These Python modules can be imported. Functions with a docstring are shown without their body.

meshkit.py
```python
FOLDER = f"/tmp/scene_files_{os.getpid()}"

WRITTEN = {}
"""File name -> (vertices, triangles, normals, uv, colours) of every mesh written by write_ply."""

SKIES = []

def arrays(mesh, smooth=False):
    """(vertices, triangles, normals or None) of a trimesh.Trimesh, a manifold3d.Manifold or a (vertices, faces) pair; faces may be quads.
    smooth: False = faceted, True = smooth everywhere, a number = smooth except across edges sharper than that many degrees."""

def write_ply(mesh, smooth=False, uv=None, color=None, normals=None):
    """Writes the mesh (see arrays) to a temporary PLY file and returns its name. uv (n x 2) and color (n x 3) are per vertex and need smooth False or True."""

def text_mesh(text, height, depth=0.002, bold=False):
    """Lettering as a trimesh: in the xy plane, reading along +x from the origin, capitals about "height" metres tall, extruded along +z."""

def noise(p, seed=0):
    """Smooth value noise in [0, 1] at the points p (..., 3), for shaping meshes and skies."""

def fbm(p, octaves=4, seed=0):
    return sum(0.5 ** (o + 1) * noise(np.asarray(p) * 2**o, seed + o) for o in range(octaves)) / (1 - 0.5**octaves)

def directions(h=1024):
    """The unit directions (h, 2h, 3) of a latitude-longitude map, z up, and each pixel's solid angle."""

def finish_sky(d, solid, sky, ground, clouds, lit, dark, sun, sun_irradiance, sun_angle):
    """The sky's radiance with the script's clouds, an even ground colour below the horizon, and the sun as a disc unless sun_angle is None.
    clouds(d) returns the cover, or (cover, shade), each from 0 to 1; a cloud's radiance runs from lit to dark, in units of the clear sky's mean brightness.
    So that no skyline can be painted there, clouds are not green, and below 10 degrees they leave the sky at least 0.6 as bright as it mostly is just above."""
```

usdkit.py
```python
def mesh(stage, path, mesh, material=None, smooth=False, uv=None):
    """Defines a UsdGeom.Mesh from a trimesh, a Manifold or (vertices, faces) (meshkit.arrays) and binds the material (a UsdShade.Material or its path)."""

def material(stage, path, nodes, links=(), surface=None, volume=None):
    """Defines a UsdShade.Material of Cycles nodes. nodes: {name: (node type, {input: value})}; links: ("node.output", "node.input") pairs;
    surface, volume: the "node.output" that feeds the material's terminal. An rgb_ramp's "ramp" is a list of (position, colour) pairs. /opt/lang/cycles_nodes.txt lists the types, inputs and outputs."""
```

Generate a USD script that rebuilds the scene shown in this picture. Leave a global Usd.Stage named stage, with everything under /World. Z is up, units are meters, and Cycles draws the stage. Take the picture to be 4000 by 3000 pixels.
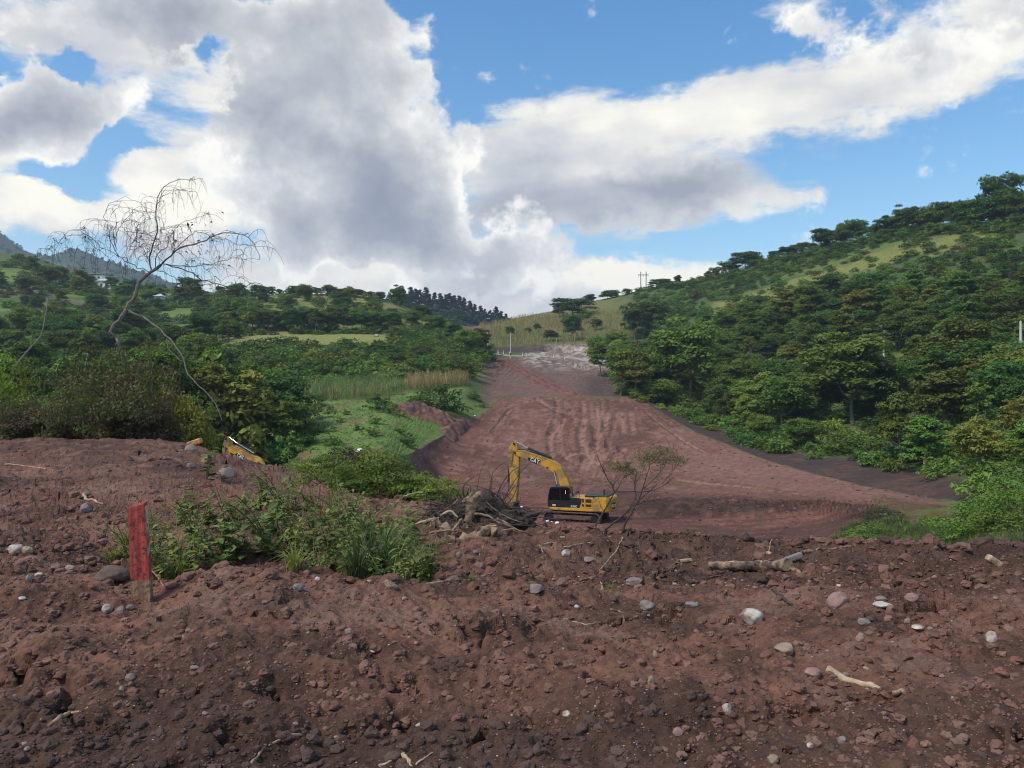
import math, random
import numpy as np
import trimesh
import usdkit, meshkit
from scipy import ndimage
from pxr import Usd, UsdGeom, UsdLux, UsdShade, Gf, Sdf, Vt

stage = Usd.Stage.CreateInMemory()
UsdGeom.SetStageUpAxis(stage, "Z")
UsdGeom.SetStageMetersPerUnit(stage, 1.0)
UsdGeom.Xform.Define(stage, "/World")

# ------------------------------------------------------------------ camera, sky, sun, exposure
CZ = 10.5                      # eye height above the pit floor
FPX, HPX = 3120.0, 1560.0      # focal length and horizon row of the 4000 x 3000 photograph
cam = UsdGeom.Camera.Define(stage, "/World/camera")
cam.CreateHorizontalApertureAttr(36.0)
cam.CreateVerticalApertureAttr(27.0)
cam.CreateFocalLengthAttr(36.0 * FPX / 4000.0)
cam.CreateVerticalApertureOffsetAttr(27.0 * (HPX - 1500.0) / 3000.0)
cam.CreateClippingRangeAttr(Gf.Vec2f(0.05, 20000.0))
cam.AddTranslateOp().Set(Gf.Vec3d(0, 0, CZ))
cam.AddRotateXOp().Set(90.0)
cam.CreateExposureAttr(1.12)

SUN_AZ, SUN_EL = math.radians(-125.0), math.radians(52.0)   # behind and to the left, veiled by cloud


def make_sky():
    N, L = {}, []

    def node(name, kind, inputs=None, **links):
        N[name] = (kind, inputs or {})
        for k, v in links.items():
            L.append((v, f"{name}.{k}"))
        return name

    node("tc", "texture_coordinate")
    node("sep", "separate_xyz", vector="tc.generated")
    node("ay", "math", {"math_type": "absolute"}, value1="sep.y")
    node("yy", "math", {"math_type": "maximum", "value2": 0.06}, value1="ay.value")
    node("u", "math", {"math_type": "divide"}, value1="sep.x", value2="yy.value")
    node("v", "math", {"math_type": "divide"}, value1="sep.z", value2="yy.value")
    node("uv", "combine_xyz", {"z": 0.0}, x="u.value", y="v.value")
    # domain warp so that the cloud edges billow
    node("wn", "noise_texture", {"scale": 8.0, "detail": 6.0, "roughness": 0.62}, vector="tc.generated")
    node("ws", "vector_math", {"math_type": "subtract", "vector2": (0.5, 0.5, 0.5)}, vector1="wn.color")
    node("wm", "vector_math", {"math_type": "scale", "scale": 0.13}, vector1="ws.vector")
    node("wuv", "vector_math", {"math_type": "add"}, vector1="uv.vector", vector2="wm.vector")
    node("wflat", "vector_math", {"math_type": "multiply", "vector2": (1, 1, 0)}, vector1="wuv.vector")

    # where the cloud masses sit: a coarse grid of control values over the sky ahead, read with linear interpolation
    NC, NR, U0, U1, V0, V1 = 72, 34, -0.80, 0.80, -0.04, 0.70
    gu, gv = np.meshgrid(np.linspace(U0, U1, NC), np.linspace(V0, V1, NR))

    def blobs(items):
        """items: (x, y, radius x, radius y, turn in degrees, weight) on a 2212 px wide view ahead."""
        out = np.zeros_like(gu)
        for x, y, p, q, rot, w in items:
            du, dv, r = gu - (x - 1106) / 1725.4, gv - (862.7 - y) / 1725.4, math.radians(rot)
            d = np.hypot((du * math.cos(r) + dv * math.sin(r)) * 1725.4 / p, (-du * math.sin(r) + dv * math.cos(r)) * 1725.4 / q)
            t = np.clip(1 - d, 0, 1)
            out += w * t * t * (3 - 2 * t)
        return out

    def fbm(tag, scale, detail, amp, rough=0.55, stretch=(1, 1, 1), offset=(0, 0, 0)):
        node(f"{tag}p", "mapping", {"mapping_type": "point", "scale": stretch, "location": offset}, vector="tc.generated")
        node(f"{tag}n", "noise_texture", {"scale": scale, "detail": detail, "roughness": rough}, vector=f"{tag}p.vector")
        node(f"{tag}c", "math", {"math_type": "subtract", "value2": 0.5}, value1=f"{tag}n.fac")
        node(f"{tag}s", "math", {"math_type": "multiply", "value2": amp}, value1=f"{tag}c.value")
        return f"{tag}s.value"

    def plus(name, a, b):
        if isinstance(b, str):
            node(name, "math", {"math_type": "add"}, value1=a, value2=b)
        else:
            node(name, "math", {"math_type": "add", "value2": float(b)}, value1=a)
        return f"{name}.value"

    # table look-up (two rows, mixed)
    node("wsp", "separate_xyz", vector="wflat.vector")
    node("cu", "map_range", {"from_min": U0, "from_max": U1, "to_min": 0.0, "to_max": NC - 1.0, "clamp": True}, value="wsp.x")
    node("rv", "map_range", {"from_min": V0, "from_max": V1, "to_min": 0.0, "to_max": NR - 1.001, "clamp": True}, value="wsp.y")
    node("r0", "math", {"math_type": "floor"}, value1="rv.result")
    node("rf", "math", {"math_type": "subtract"}, value1="rv.result", value2="r0.value")
    node("i0", "math", {"math_type": "multiply_add", "value2": float(NC)}, value1="r0.value", value3="cu.result")
    node("f0", "math", {"math_type": "divide", "value2": NC * NR - 1.0}, value1="i0.value")
    node("f1", "math", {"math_type": "add", "value2": NC / (NC * NR - 1.0)}, value1="f0.value")
    for k in "01":
        node("t" + k, "rgb_ramp", {"interpolate": True}, fac=f"f{k}.value")
    node("tabm", "mix_color", {"blend_type": "mix", "use_clamp": False, "use_clamp_result": False}, fac="rf.value", a="t0.color", b="t1.color")
    node("tabs", "separate_color", {"color_type": "rgb"}, color="tabm.result")
    node("taba", "mix_float", {"use_clamp": False}, fac="rf.value", a="t0.alpha", b="t1.alpha")

    # ---- clear sky
    node("sky", "sky_texture", {"sky_type": "single_scattering", "sun_disc": False, "sun_elevation": SUN_EL, "sun_rotation": SUN_AZ,
                                "air_density": 1.3, "aerosol_density": 0.4, "ozone_density": 2.0})
    node("skyh", "hsv", {"saturation": 1.34, "value": 1.5, "hue": 0.5, "fac": 1.0}, color="sky.color")

    # ---- high white band
    FA = blobs([
        (1106, 760, 1900, 330, 0, .55), (1200, 330, 300, 190, 12, .8), (1600, 250, 520, 150, 17, .8), (2080, 110, 420, 150, 20, .65),
        (1380, 440, 470, 85, 6, .95), (1330, 610, 420, 75, -6, .45), (1130, 118, 90, 18, 5, .5), (1030, 150, 60, 20, -35, .45), (1010, 110, 40, 26, -30, .3),
        (60, 440, 200, 120, 0, .75), (380, 460, 230, 120, 0, .7), (320, 355, 60, 60, 0, .55), (760, 590, 480, 120, 0, .5), (385, 345, 40, 24, 0, .5), (930, 80, 70, 80, 0, .6),
        (20, 365, 60, 40, 0, .5), (2030, 428, 30, 12, 0, .6), (2020, 348, 30, 9, 0, .5), (250, 385, 130, 14, -8, .45), (560, 250, 500, 300, 0, .5), (200, 60, 500, 150, 0, .5),
        (1150, 60, 330, 110, 8, -.9), (1480, 30, 250, 70, 12, -.55), (2010, 410, 360, 120, 16, -1.3), (1800, 505, 430, 42, 9, -1.0), (2000, 540, 420, 90, 16, -.9),
        (110, 390, 150, 34, 4, -.65), (280, 300, 120, 50, -15, -.7), (640, 60, 60, 20, 0, -.2), (970, 235, 50, 60, 0, -.6), (430, 112, 60, 50, -20, -.8), (170, 122, 80, 36, 10, -.8),
        (1106, -1000, 2600, 900, 0, .5)])  # last blob: cloud overhead, out of view, strengthened to brighten the land
    an = fbm("AN", 7.0, 7.0, 1.45, 0.62, (0.85, 0.85, 2.9))
    a = plus("A1", "tabs.r", an)
    a = plus("Ad", a, -0.08)
    node("Aalpha", "map_range", {"range_type": "smoothstep", "from_min": 0.0, "from_max": 0.34, "to_min": 0.0, "to_max": 1.0, "clamp": True}, value=a)
    FAS = blobs([(1300, 440, 620, 85, 5, .8), (1130, 350, 220, 110, 0, .3), (1350, 330, 500, 70, 10, .2), (1750, 330, 480, 50, 17, .45), (2050, 130, 420, 60, 20, .25), (1230, 530, 350, 40, 0, .45),
                       (230, 530, 420, 50, 0, .35), (800, 660, 1000, 60, 0, .35), (60, 450, 190, 90, 0, -.35), (380, 455, 210, 80, 0, -.35), (1400, 600, 420, 75, -3, -.5), (200, 80, 500, 200, 0, .3), (1106, -900, 2600, 900, 0, .4)])
    asn = fbm("ASN", 8.0, 5.0, 1.1, 0.55, (1.0, 1.0, 2.4), (5, 2, 1))
    ash = plus("AS0", "tabs.b", asn)
    ash = plus("AS1", ash, 0.2)
    node("Acol", "rgb_ramp", {"ramp": [(0.0, (10.6, 10.2, 8.9)), (0.14, (9.2, 9.0, 8.3)), (0.42, (6.9, 6.95, 7.0)), (0.75, (4.6, 4.85, 5.4)), (1.0, (3.4, 3.65, 4.3))]}, fac=ash)
    node("mA", "mix_color", {"blend_type": "mix", "use_clamp": False, "use_clamp_result": False}, fac="Aalpha.result", a="skyh.color", b="Acol.color")

    # ---- grey cumulus in front of it
    FB = blobs([
        (700, 150, 330, 300, 0, .7), (740, 430, 320, 220, 25, .7), (880, 430, 190, 190, 0, .45), (560, 330, 190, 170, 30, .35), (330, 40, 480, 110, -6, .62), (80, 240, 260, 130, 14, .85),
        (300, 190, 160, 80, 30, .35), (1050, 320, 70, 90, 0, .6), (1090, 585, 150, 130, 0, .65), (960, 330, 90, 260, 0, .3), (900, 630, 190, 70, 0, .3), (640, 560, 120, 80, 0, .45), (950, 500, 100, 100, 0, .35), (800, 520, 250, 90, 0, .25),
        (180, 118, 100, 50, 10, -.5), (430, 112, 70, 60, -20, -.7), (300, 290, 110, 65, 0, -.45), (1010, 60, 110, 160, 0, -.8), (380, 470, 200, 130, 0, -.55), (60, 430, 200, 90, 0, -.6), (700, 590, 130, 50, 0, -.25), (860, 560, 70, 50, 30, -.35),
        (760, -900, 1100, 900, 0, .3)])
    bn = fbm("BN", 8.0, 7.0, 1.9, 0.62, (1, 1, 1.15), (3, 7, 4))
    b = plus("B1", "tabs.g", bn)
    b = plus("Bd", b, -0.12)
    node("Balpha", "map_range", {"range_type": "smoothstep", "from_min": 0.0, "from_max": 0.19, "to_min": 0.0, "to_max": 1.0, "clamp": True}, value=b)
    FBS = blobs([(540, 250, 260, 110, -28, .42), (740, 340, 240, 90, -40, .32), (850, 500, 330, 130, -15, .42), (90, 240, 220, 90, 10, .35), (640, 470, 180, 120, 0, .25),
                       (300, 80, 520, 200, 0, .26), (720, 120, 380, 230, 0, .22), (1060, 560, 150, 120, 0, .2), (330, 200, 130, 60, -30, -.2)])
    bsn = fbm("BSN", 8.0, 6.0, 1.5, 0.58, (1, 1, 1), (9, 1, 3))
    bs = plus("BS1", "taba.result", bsn)
    node("Bth", "math", {"math_type": "multiply", "value2": 0.5}, value1=b)
    bs = plus("BS2", bs, "Bth.value")
    bs = plus("BS3", bs, -0.02)
    node("Bcol", "rgb_ramp", {"ramp": [(0.0, (10.2, 10.0, 9.3)), (0.10, (8.0, 8.0, 7.9)), (0.3, (5.6, 5.75, 6.0)), (0.65, (3.5, 3.75, 4.35)), (1.0, (2.6, 2.85, 3.6))]}, fac=bs)
    node("mB", "mix_color", {"blend_type": "mix", "use_clamp": False, "use_clamp_result": False}, fac="Balpha.result", a="mA.result", b="Bcol.color")
    node("bg", "background_shader", {"strength": 0.05}, color="mB.result")
    m = usdkit.material(stage, "/World/Looks/sky", N, L)
    table = np.stack([FA, FB, FAS], -1).reshape(-1, 3).astype(np.float32)
    for k in "01":
        sh = UsdShade.Shader.Get(stage, "/World/Looks/sky/t" + k)
        sh.CreateInput("ramp", Sdf.ValueTypeNames.Float3Array).Set(Vt.Vec3fArray.FromNumpy(table))
        sh.CreateInput("ramp_alpha", Sdf.ValueTypeNames.FloatArray).Set(Vt.FloatArray.FromNumpy(FBS.ravel().astype(np.float32)))
    m.CreateSurfaceOutput("cycles").ConnectToSource(UsdShade.Shader.Get(stage, "/World/Looks/sky/bg").CreateOutput("background", Sdf.ValueTypeNames.Token))
    return m


dome = UsdLux.DomeLight.Define(stage, "/World/sky")
UsdShade.MaterialBindingAPI.Apply(dome.GetPrim()).Bind(make_sky())
dome.GetPrim().SetCustomDataByKey("kind", "structure")
sun = UsdLux.DistantLight.Define(stage, "/World/sun")
sun.CreateIntensityAttr(0.40)
sun.CreateAngleAttr(16.0)
sun.CreateNormalizeAttr(True)
sun.CreateColorAttr(Gf.Vec3f(1.0, 0.95, 0.86))
sun.AddRotateXYZOp().Set(Gf.Vec3f(90.0 - math.degrees(SUN_EL), 0.0, 180.0 - math.degrees(SUN_AZ)) if False else Gf.Vec3f(0, 0, 0))
_d = -np.array([math.sin(SUN_AZ) * math.cos(SUN_EL), math.cos(SUN_AZ) * math.cos(SUN_EL), math.sin(SUN_EL)])
_q = Gf.Rotation(Gf.Vec3d(0, 0, -1), Gf.Vec3d(*map(float, _d)))
sun.ClearXformOpOrder()
sun.AddTransformOp().Set(Gf.Matrix4d().SetRotate(_q))

# ------------------------------------------------------------------ helpers
_count = {}
RECORD = []                    # (prim, base label, group, place, size) of things that come in numbers


def numbered(name, parent="/World"):
    k = (parent, name)
    n = _count.get(k, 0)
    _count[k] = n + 1
    return name if n == 0 else f"{name}_{n:03d}"


def tag(prim, label=None, cat=None, group=None, kind=None):
    p = prim.GetPrim() if hasattr(prim, "GetPrim") else prim
    for k, v in (("label", label), ("category", cat), ("group", group), ("kind", kind)):
        if v:
            p.SetCustomDataByKey(k, v)
    return p


def obj(name, mesh, mat, parent="/World", smooth=False, label=None, cat=None, group=None, kind=None):
    parent = str(parent.GetPath()) if hasattr(parent, "GetPath") else parent
    path = parent + "/" + numbered(name, parent)
    return tag(usdkit.mesh(stage, path, mesh, mat, smooth=smooth), label, cat, group, kind)


def thing(name, label, cat, loc=(0, 0, 0), rotz=0.0, group=None, scale=None):
    x = UsdGeom.Xform.Define(stage, "/World/" + numbered(name))
    x.AddTranslateOp().Set(Gf.Vec3d(*map(float, loc)))
    if rotz:
        x.AddRotateZOp().Set(math.degrees(rotz))
    if scale is not None:
        x.AddScaleOp().Set(Gf.Vec3f(*map(float, np.broadcast_to(scale, 3))))
    tag(x, label, cat, group)
    return x


def copy_of(proto, name, label, cat, loc, rotz, scale, group, tilt=0.0):
    x = UsdGeom.Xform.Define(stage, "/World/" + numbered(name))
    x.AddTranslateOp().Set(Gf.Vec3d(*map(float, loc)))
    x.AddRotateZOp().Set(math.degrees(rotz))
    if tilt:
        x.AddRotateXOp().Set(float(tilt))
    x.AddScaleOp().Set(Gf.Vec3f(*map(float, np.broadcast_to(scale, 3))))
    p = x.GetPrim()
    p.GetReferences().AddInternalReference(proto)
    p.SetInstanceable(True)
    RECORD.append((p, label, group, np.array(loc, float)))
    return tag(p, label, cat, group)


def proto_class(name):
    stage.CreateClassPrim("/prototypes") if not stage.GetPrimAtPath("/prototypes") else None
    return stage.CreateClassPrim("/prototypes/" + name)


def P(px, py, y):
    return np.array([(px - 2000.0) / FPX * y, y, CZ - (py - HPX) / FPX * y])


def cat_meshes(ms):
    v, f, n = [], [], 0
    for m in ms:
        a, b = (m.vertices, m.faces) if hasattr(m, "vertices") else m
        v.append(np.asarray(a, float)); f.append(np.asarray(b, int) + n); n += len(a)
    return np.vstack(v), np.vstack(f)


def tube(pts, rad, sides=6, cap=True, wob=0.0, rng=None):
    """A tapered tube along a polyline."""
    p = np.asarray(pts, float)
    r = np.broadcast_to(np.asarray(rad, float), (len(p),)).copy()
    t = np.gradient(p, axis=0)
    t /= np.linalg.norm(t, axis=1, keepdims=True) + 1e-12
    ref = np.array([0.31, 0.2, 0.93]) if abs(t[:, 2]).mean() < 0.75 else np.array([0.95, 0.25, 0.1])
    a = np.cross(t, ref); a /= np.linalg.norm(a, axis=1, keepdims=True) + 1e-12
    b = np.cross(t, a)
    ang = np.arange(sides) * 2 * np.pi / sides
    k = np.ones((len(p), sides))
    if wob and rng is not None:
        k += rng.normal(0, wob, k.shape)
    v = p[:, None] + (r[:, None] * k)[..., None] * (np.cos(ang)[None, :, None] * a[:, None] + np.sin(ang)[None, :, None] * b[:, None])
    i, j = np.meshgrid(np.arange(len(p) - 1), np.arange(sides), indexing="ij")
    q = np.stack([i * sides + j, i * sides + (j + 1) % sides, (i + 1) * sides + (j + 1) % sides, (i + 1) * sides + j], -1).reshape(-1, 4)
    f = np.vstack([q[:, [0, 2, 1]], q[:, [0, 3, 2]]])
    v = v.reshape(-1, 3)
    if cap:
        n = len(v)
        v = np.vstack([v, p[:1], p[-1:]])
        s = np.arange(sides)
        f = np.vstack([f, np.stack([np.full(sides, n), s, (s + 1) % sides], 1), np.stack([np.full(sides, n + 1), (len(p) - 1) * sides + (s + 1) % sides, (len(p) - 1) * sides + s], 1)])
    return v, f


def spline(pts, n):
    """Catmull-Rom style resampling of a polyline."""
    from scipy.interpolate import PchipInterpolator
    p = np.asarray(pts, float)
    if len(p) < 3:
        return p[0] + (p[-1] - p[0]) * np.linspace(0, 1, n)[:, None]
    s = np.concatenate([[0], np.cumsum(np.linalg.norm(np.diff(p, axis=0), axis=1) + 1e-9)])
    q = np.linspace(0, s[-1], n)
    return np.stack([PchipInterpolator(s, p[:, k])(q) for k in range(p.shape[1])], 1)


def sm(x, a, b):
    t = np.clip((x - a) / (b - a), 0, 1)
    return t * t * (3 - 2 * t)


def srgb(r, g, b, k=1.0):
    c = np.array([r, g, b]) / 255.0
    return tuple(k * np.where(c <= 0.04045, c / 12.92, ((c + 0.055) / 1.055) ** 2.4))


# ------------------------------------------------------------------ materials
LOOK = "/World/Looks/"


def mat(name, colour, rough=0.8, vary=0.25, scale=3.0, bump=0.0, bump_scale=20.0, metallic=0.0, spec=0.3, second=None, amount=0.5, island=0.0, translucent=0.0, objvar=0.0, grain=None):
    """A principled material whose colour is mottled by noise; optionally with a second colour in patches."""
    N = {"geo": ("geometry", {}), "n": ("noise_texture", {"scale": scale, "detail": 5.0, "roughness": 0.65}),
         "r": ("map_range", {"from_min": 0.3, "from_max": 0.7, "to_min": 1 - vary, "to_max": 1 + vary, "clamp": True}),
         "m": ("mix_color", {"blend_type": "multiply", "fac": 1.0, "a": colour, "use_clamp_result": False}),
         "p": ("principled_bsdf", {"roughness": rough, "metallic": metallic, "specular_ior_level": spec})}
    L = [("geo.position", "n.vector"), ("n.fac", "r.value"), ("r.result", "m.b")]
    out = "m.result"
    if second is not None:
        N["n2"] = ("noise_texture", {"scale": scale * 0.6, "detail": 4.0, "roughness": 0.6})
        N["o2"] = ("vector_math", {"math_type": "add", "vector2": (31.0, 7.0, 13.0)})
        N["r2"] = ("map_range", {"from_min": 0.62 - 0.25 * amount, "from_max": 0.72 - 0.25 * amount, "to_min": 0.0, "to_max": 1.0, "clamp": True})
        N["m2"] = ("mix_color", {"blend_type": "mix", "b": second})
        L += [("geo.position", "o2.vector1"), ("o2.vector", "n2.vector"), ("n2.fac", "r2.value"), ("r2.result", "m2.fac"), (out, "m2.a")]
        out = "m2.result"
    if island or objvar:
        N["oi"] = ("object_info", {})
        N["ri"] = ("map_range", {"from_min": 0.0, "from_max": 1.0, "to_min": 1 - island, "to_max": 1 + island})
        N["ro"] = ("map_range", {"from_min": 0.0, "from_max": 1.0, "to_min": 1 - objvar, "to_max": 1 + objvar})
        N["mm"] = ("math", {"math_type": "multiply"})
        N["h"] = ("hsv", {"saturation": 1.0, "fac": 1.0})
        N["rh"] = ("map_range", {"from_min": 0.0, "from_max": 1.0, "to_min": 0.5 - 0.09 * objvar, "to_max": 0.5 + 0.06 * objvar})
        N["wn"] = ("white_noise_texture", {"dimensions": "1D"})
        L += [("geo.random_per_island", "ri.value"), ("oi.random", "ro.value"), ("ri.result", "mm.value1"), ("ro.result", "mm.value2"), ("mm.value", "h.value"), ("oi.random", "wn.w"), ("wn.value", "rh.value"), ("rh.result", "h.hue"), (out, "h.color")]
        out = "h.color"
    L.append((out, "p.base_color"))
    if bump:
        N["bn"] = ("noise_texture", {"scale": bump_scale, "detail": 5.0, "roughness": 0.65})
        N["b"] = ("bump", {"strength": 0.7, "distance": bump})
        L += [("geo.position", "bn.vector"), ("bn.fac", "b.height"), ("b.normal", "p.normal")]
    if grain:                      # fibres along one axis
        N["gm"] = ("mapping", {"mapping_type": "point", "scale": grain})
        L = [(a, b) for a, b in L if a != "geo.position" or b == "o2.vector1"] + [("geo.position", "gm.vector"), ("gm.vector", "n.vector")] + ([("gm.vector", "bn.vector")] if bump else [])
    surf = "p.BSDF"
    if translucent:
        N["t"] = ("translucent_bsdf", {})
        N["tc"] = ("mix_color", {"blend_type": "multiply", "fac": 1.0, "b": (1.15, 1.1, 0.5), "use_clamp_result": False})
        N["mc"] = ("mix_closure", {"fac": translucent})
        L += [(out, "tc.a"), ("tc.result", "t.color"), ("p.BSDF", "mc.closure1"), ("t.BSDF", "mc.closure2")]
        surf = "mc.closure"
    return usdkit.material(stage, LOOK + name, N, L, surface=surf)


def ground_material():
    N = {"at": ("attribute", {"attribute": "cover"}), "geo": ("geometry", {}),
         "d": ("vector_math", {"math_type": "length"}),
         "n1": ("noise_texture", {"scale": 1.3, "detail": 8.0, "roughness": 0.68}),
         "n2": ("noise_texture", {"scale": 26.0, "detail": 5.0, "roughness": 0.7}),
         "r1": ("map_range", {"from_min": 0.3, "from_max": 0.7, "to_min": 0.72, "to_max": 1.28, "clamp": True}),
         "r2": ("map_range", {"from_min": 0.28, "from_max": 0.72, "to_min": 0.62, "to_max": 1.38, "clamp": True}),
         "mm": ("math", {"math_type": "multiply"}),
         "m": ("mix_color", {"blend_type": "multiply", "fac": 1.0, "use_clamp_result": False}),
         "vo": ("voronoi_texture", {"scale": 34.0, "randomness": 1.0}),
         "vn": ("noise_texture", {"scale": 3.0, "detail": 3.0}),
         "vt": ("map_range", {"from_min": 0.16, "from_max": 0.10, "to_min": 0.0, "to_max": 1.0, "clamp": True}),
         "vsep": ("separate_color", {"color_type": "rgb"}),
         "vk": ("math", {"math_type": "greater_than", "value2": 0.86}),
         "vm": ("math", {"math_type": "multiply"}), "vm2": ("math", {"math_type": "multiply"}),
         "vc": ("rgb_ramp", {"ramp": [(0, (.20, .14, .12)), (.5, (.34, .28, .25)), (.8, (.16, .13, .13)), (1, (.55, .5, .45))]}),
         "mv": ("mix_color", {"blend_type": "mix"}),
         "al": ("math", {"math_type": "multiply", "value2": 0.9}),
         "bn": ("noise_texture", {"scale": 14.0, "detail": 8.0, "roughness": 0.72}),
         "b": ("bump", {"strength": 0.8, "distance": 0.035}),
         "p": ("principled_bsdf", {"roughness": 0.95, "specular_ior_level": 0.12})}
    L = [("geo.position", x + ".vector") for x in ("n1", "n2", "vo", "bn", "vn")]
    L += [("n1.fac", "r1.value"), ("n2.fac", "r2.value"), ("r1.result", "mm.value1"), ("r2.result", "mm.value2"), ("at.color", "m.a"), ("mm.value", "m.b"),
          ("vo.distance", "vt.value"), ("vo.color", "vsep.color"), ("vsep.r", "vk.value1"), ("vk.value", "vm.value1"), ("vt.result", "vm.value2"),
          ("vsep.g", "vc.fac"), ("vm.value", "vm2.value1"), ("gr.color", "vm2.value2"), ("vm2.value", "mv.fac"), ("m.result", "mv.a"), ("vc.color", "mv.b"),
          ("mv.result", "p.base_color"), ("bn.fac", "b.height"), ("b.normal", "p.normal")]
    N["gr"] = ("attribute", {"attribute": "gravel"})
    return usdkit.material(stage, LOOK + "earth", N, L, surface="p.BSDF")


EARTH = ground_material()

# ------------------------------------------------------------------ the land: one height field seen from the roadside, near bank to far ridges
# Each curve runs across the land: (column, row of the photograph it is seen at, distance ahead in metres). A row of None takes the height instead.


def curve(pts):
    pts = np.array(pts, float)
    return lambda px: (np.interp(px, pts[:, 0], pts[:, 1]), np.exp(np.interp(px, pts[:, 0], np.log(pts[:, 2]))))


def level(h, pts):
    """Curve of fixed height h (relative to the eye) at the given distances."""
    pts = np.array(pts, float)

    def f(px):
        y = np.exp(np.interp(px, pts[:, 0], np.log(pts[:, 1])))
        hh = np.interp(px, [q[0] for q in h], [q[1] for q in h]) if isinstance(h, list) else h
        return HPX - hh * FPX / y, y
    return f


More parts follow.
